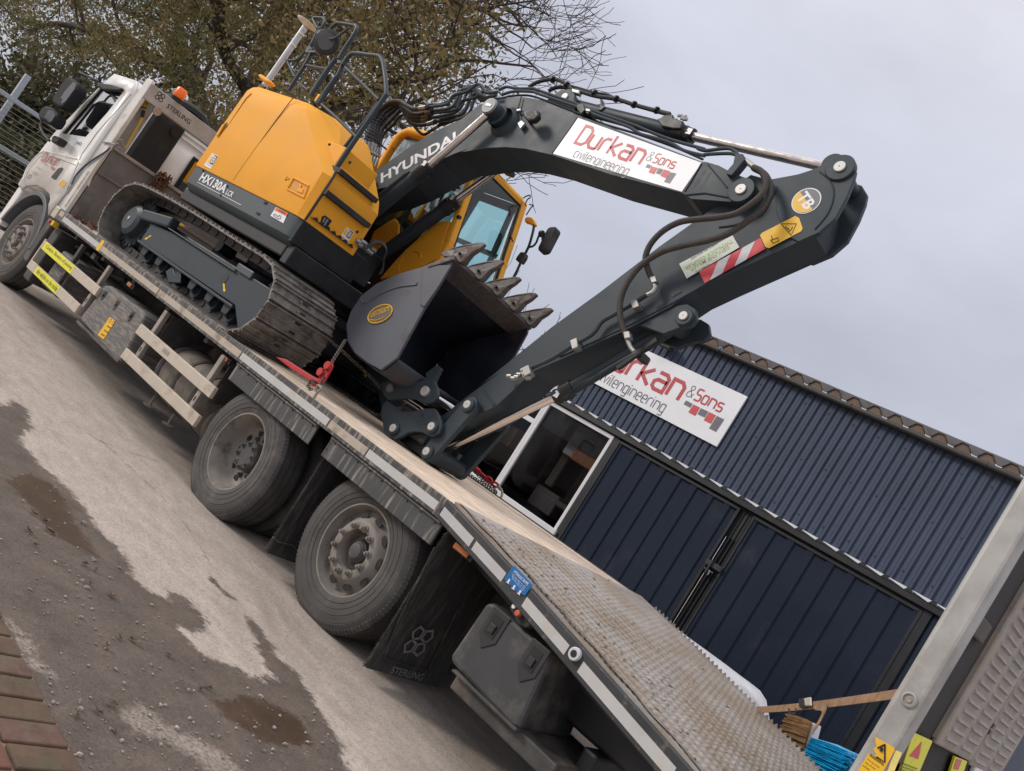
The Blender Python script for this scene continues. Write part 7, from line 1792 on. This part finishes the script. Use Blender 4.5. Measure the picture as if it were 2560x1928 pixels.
bn_ = thing('load_binder', tuple(PY(Z4(1640,1540)[0], .12)), 'red lever load binder on the chain at the near deck edge', 'load binder')
lv = [PY(q, .13) for q in Z4(1350,1360,1420,1375,1600,1490,1650,1515,1640,1545,1590,1530,1440,1430)]
B().prism(lv, (0,.03,0)).build('lever', red, bn_, bev=.006)
for q in (Z4(1718,1425), Z4(1668,1470)): B().lathe(PY(q[0], .10), (0,1,0), [(-.02,.0001),(-.02,.030),(0,.034),(.02,.030),(.02,.0001)], 18).build('binder_hook', red, bn_, smooth=30)
B().prism([PY(q, .10) for q in Z4(1700,1420,1735,1440,1690,1520,1650,1560,1600,1560,1590,1545,1640,1520,1665,1460)], (0,.02,0)).build('binder_body', red, bn_, bev=.006)
chain_thing('tie_down_chain', [[PY(Z4(1735,1255)[0],.50), PY(Z4(1800,1310)[0],.60), PY(Z4(1900,1400)[0],.72), PY(Z4(2000,1490)[0],.85), PY(Z4(2080,1580)[0],.95), PY(J6(155,550)[0],.99)]], chainm, 'thin steel chain slung between the near track and the bucket hitch')
# far side binder near the arm tip
yfb = 2.38
fb = thing('load_binder', tuple(PY(V1(620,160)[0], yfb)), 'red tubular load binder on the far deck edge beyond the arm tip', 'load binder')
B().tube([PY(q, yfb) for q in V1(395,-60,440,0,550,95)], [.022,.024,.022], 12).build('binder_tube', red, fb)
B().tube([PY(q, yfb) for q in V1(540,90,600,135,640,180)], .013, 10).build('binder_screw', red, fb)
B().tube(smooth_path([PY(q, yfb) for q in V1(600,160,640,150,680,170,690,210,650,205,610,180)], 3, True), .011, 8, closed=True).build('binder_link', red, fb); B().tube(smooth_path([PY(q, yfb) for q in V1(680,215,730,215,765,245,740,265,700,245)], 3, True), .011, 8, closed=True).build('binder_link', red, fb)
cf = chain_thing('tie_down_chain', [[PY(q, yfb-.02) for q in V1(430,10,480,80,560,160,620,220,700,270,740,330)], [PY(q, yfb-.05) for q in V1(300,55,360,85,470,150,600,235,700,310,745,335)]], chainm, 'dark steel chain lying along the far deck edge by the arm tip')
B().tube(smooth_path([PY(q, yfb) for q in V1(720,275,765,265,800,300,808,345,795,390)], 4), .011, 8).build('deck_ring', galvd, cf)
# rusty chains at the headboard end
g_ = random.Random(9)
def heap(c, sx, sy, sz, n, hang=False):
    out = []
    for k in range(n):
        p = Vector(c)+V(g_.uniform(-sx,sx), g_.uniform(-sy,sy), 0); L = []
        for i in range(4):
            L.append(p+V(g_.uniform(-sx,sx)*.5, g_.uniform(-sy,sy)*.5, (sz*(1-i/3)*g_.uniform(.7,1)) if hang else g_.uniform(.01,sz)))
        out.append(L)
    return out
cc = PX(K6(560,1440)[0], XH+.05); chain_thing('rusty_chain', heap((XH+.05,cc.y,cc.z-.13),.03,.085,.25,15,True), rust, 'bunch of rusty chain hung over the headboard panel', L_=.045, W_=.032, r=.006)
cc = PZ(W3(960,690)[0], DZ+.02); chain_thing('rusty_chain', heap((-6.12,.16,DZ),.10,.08,.05,6)+[[V(-6.1,.2,DZ+.08),V(-5.9,.12,DZ+.03),V(-5.7,.10,DZ+.02)]], rust, 'rusty chain heaped on the front near corner of the deck', L_=.045, W_=.032, r=.006)
cc = PY(K2(1820,610)[0], 1.85); chain_thing('rusty_chain', heap((cc.x,1.85,cc.z-.14),.06,.05,.26,7,True), rust, 'short rusty chain hanging beyond the excavator tracks', L_=.06, W_=.042, r=.008)
# yellow broom behind the headboard post
yk = thing('broom', tuple(PX(K6(200,780)[0], -6.42))[:2]+(1.3,), 'yellow handled brush stowed behind the headboard post', 'broom')
b = B(); c = PX(K6(330,460)[0], -6.40)
for k in range(160):
    a = g_.random(); p0 = PX(K6(275+a*75,445+a*15)[0], -6.40)+V(g_.uniform(-.03,.03),0,0); p1 = PX(K6(240+a*115,370+a*25+g_.uniform(-12,8))[0], -6.40)+V(g_.uniform(-.05,.05),0,0); b.tube([p0,p1],.004,3)
tag(b.build('bristles', pm('yellow_bristle', (.50,.36,.03), .6, var=.4, vs=40), yk, smooth=0), kind='stuff')
B().prism([PX(q, -6.37) for q in K6(268,440,355,460,350,485,270,470)], (-.06,0,0)).build('broom_base', pm('dark_broom_base', (.06,.05,.04), .8), yk, bev=.008); B().tube([PX(q, -6.40) for q in K6(290,590,275,620,70,985)], .016, 10).build('broom_handle', broomy, yk); B().tube([PX(q, -6.40) for q in K6(310,500,285,590)], .02, 10).build('broom_ferrule', black, yk)
# clutter on the headboard post
B().tube(smooth_path([PY(q, -.02) for q in K5(1310,1050,1240,1105,1120,1180,1000,1270,900,1380,850,1480)], 4), .011, 8).build('blue_hose', pm('blue_grey_hose', (.06,.075,.12), .5), T)
B().tube(smooth_path([PY(q, -.02) for q in K5(1330,1060,1240,1150,1150,1290,1085,1410,1050,1500)], 4), .009, 8).build('cream_rope', pm('cream_rope', (.42,.36,.28), .8), T)
B().tube(smooth_path([PX(q, XH+.02) for q in K5(1390,960,1440,950,1465,1010,1490,1080,1440,1060,1400,1030)], 4), .008, 6).build('post_latch', galvd, T); B().tube([PY(q,-.02) for q in K5(1230,980,1300,985,1370,1010,1400,990)], .010, 6).build('post_latch', galvd, T)
b = B(); b.box((XH-.10,-.0085,1.12),(XH-.02,-.006,1.62)); 
B().box((XH-.075,-.0085,1.14),(XH-.035,-.006,1.60)).build('chequered_tape', pm('worn_white_tape', (.58,.55,.5), .5, var=.15, vs=12, dirt=(.3,.26,.2), damt=.5, ds=28), T, smooth=0)
# yellow handled tool glimpsed through the track
kt = thing('marker_flag', tuple(PY(K2(1240,680)[0], .95)), 'small yellow tag on the chain seen through the near track', 'tag')
yplate('tag_plate', K2(1200,660,1225,645,1290,690,1280,705,1215,685), .95, .01, yelst, kt, .002); B().tube([PY(q, .95) for q in K2(1285,697,1330,705,1365,715)], .004, 5).build('tag_wire', zinc, kt)
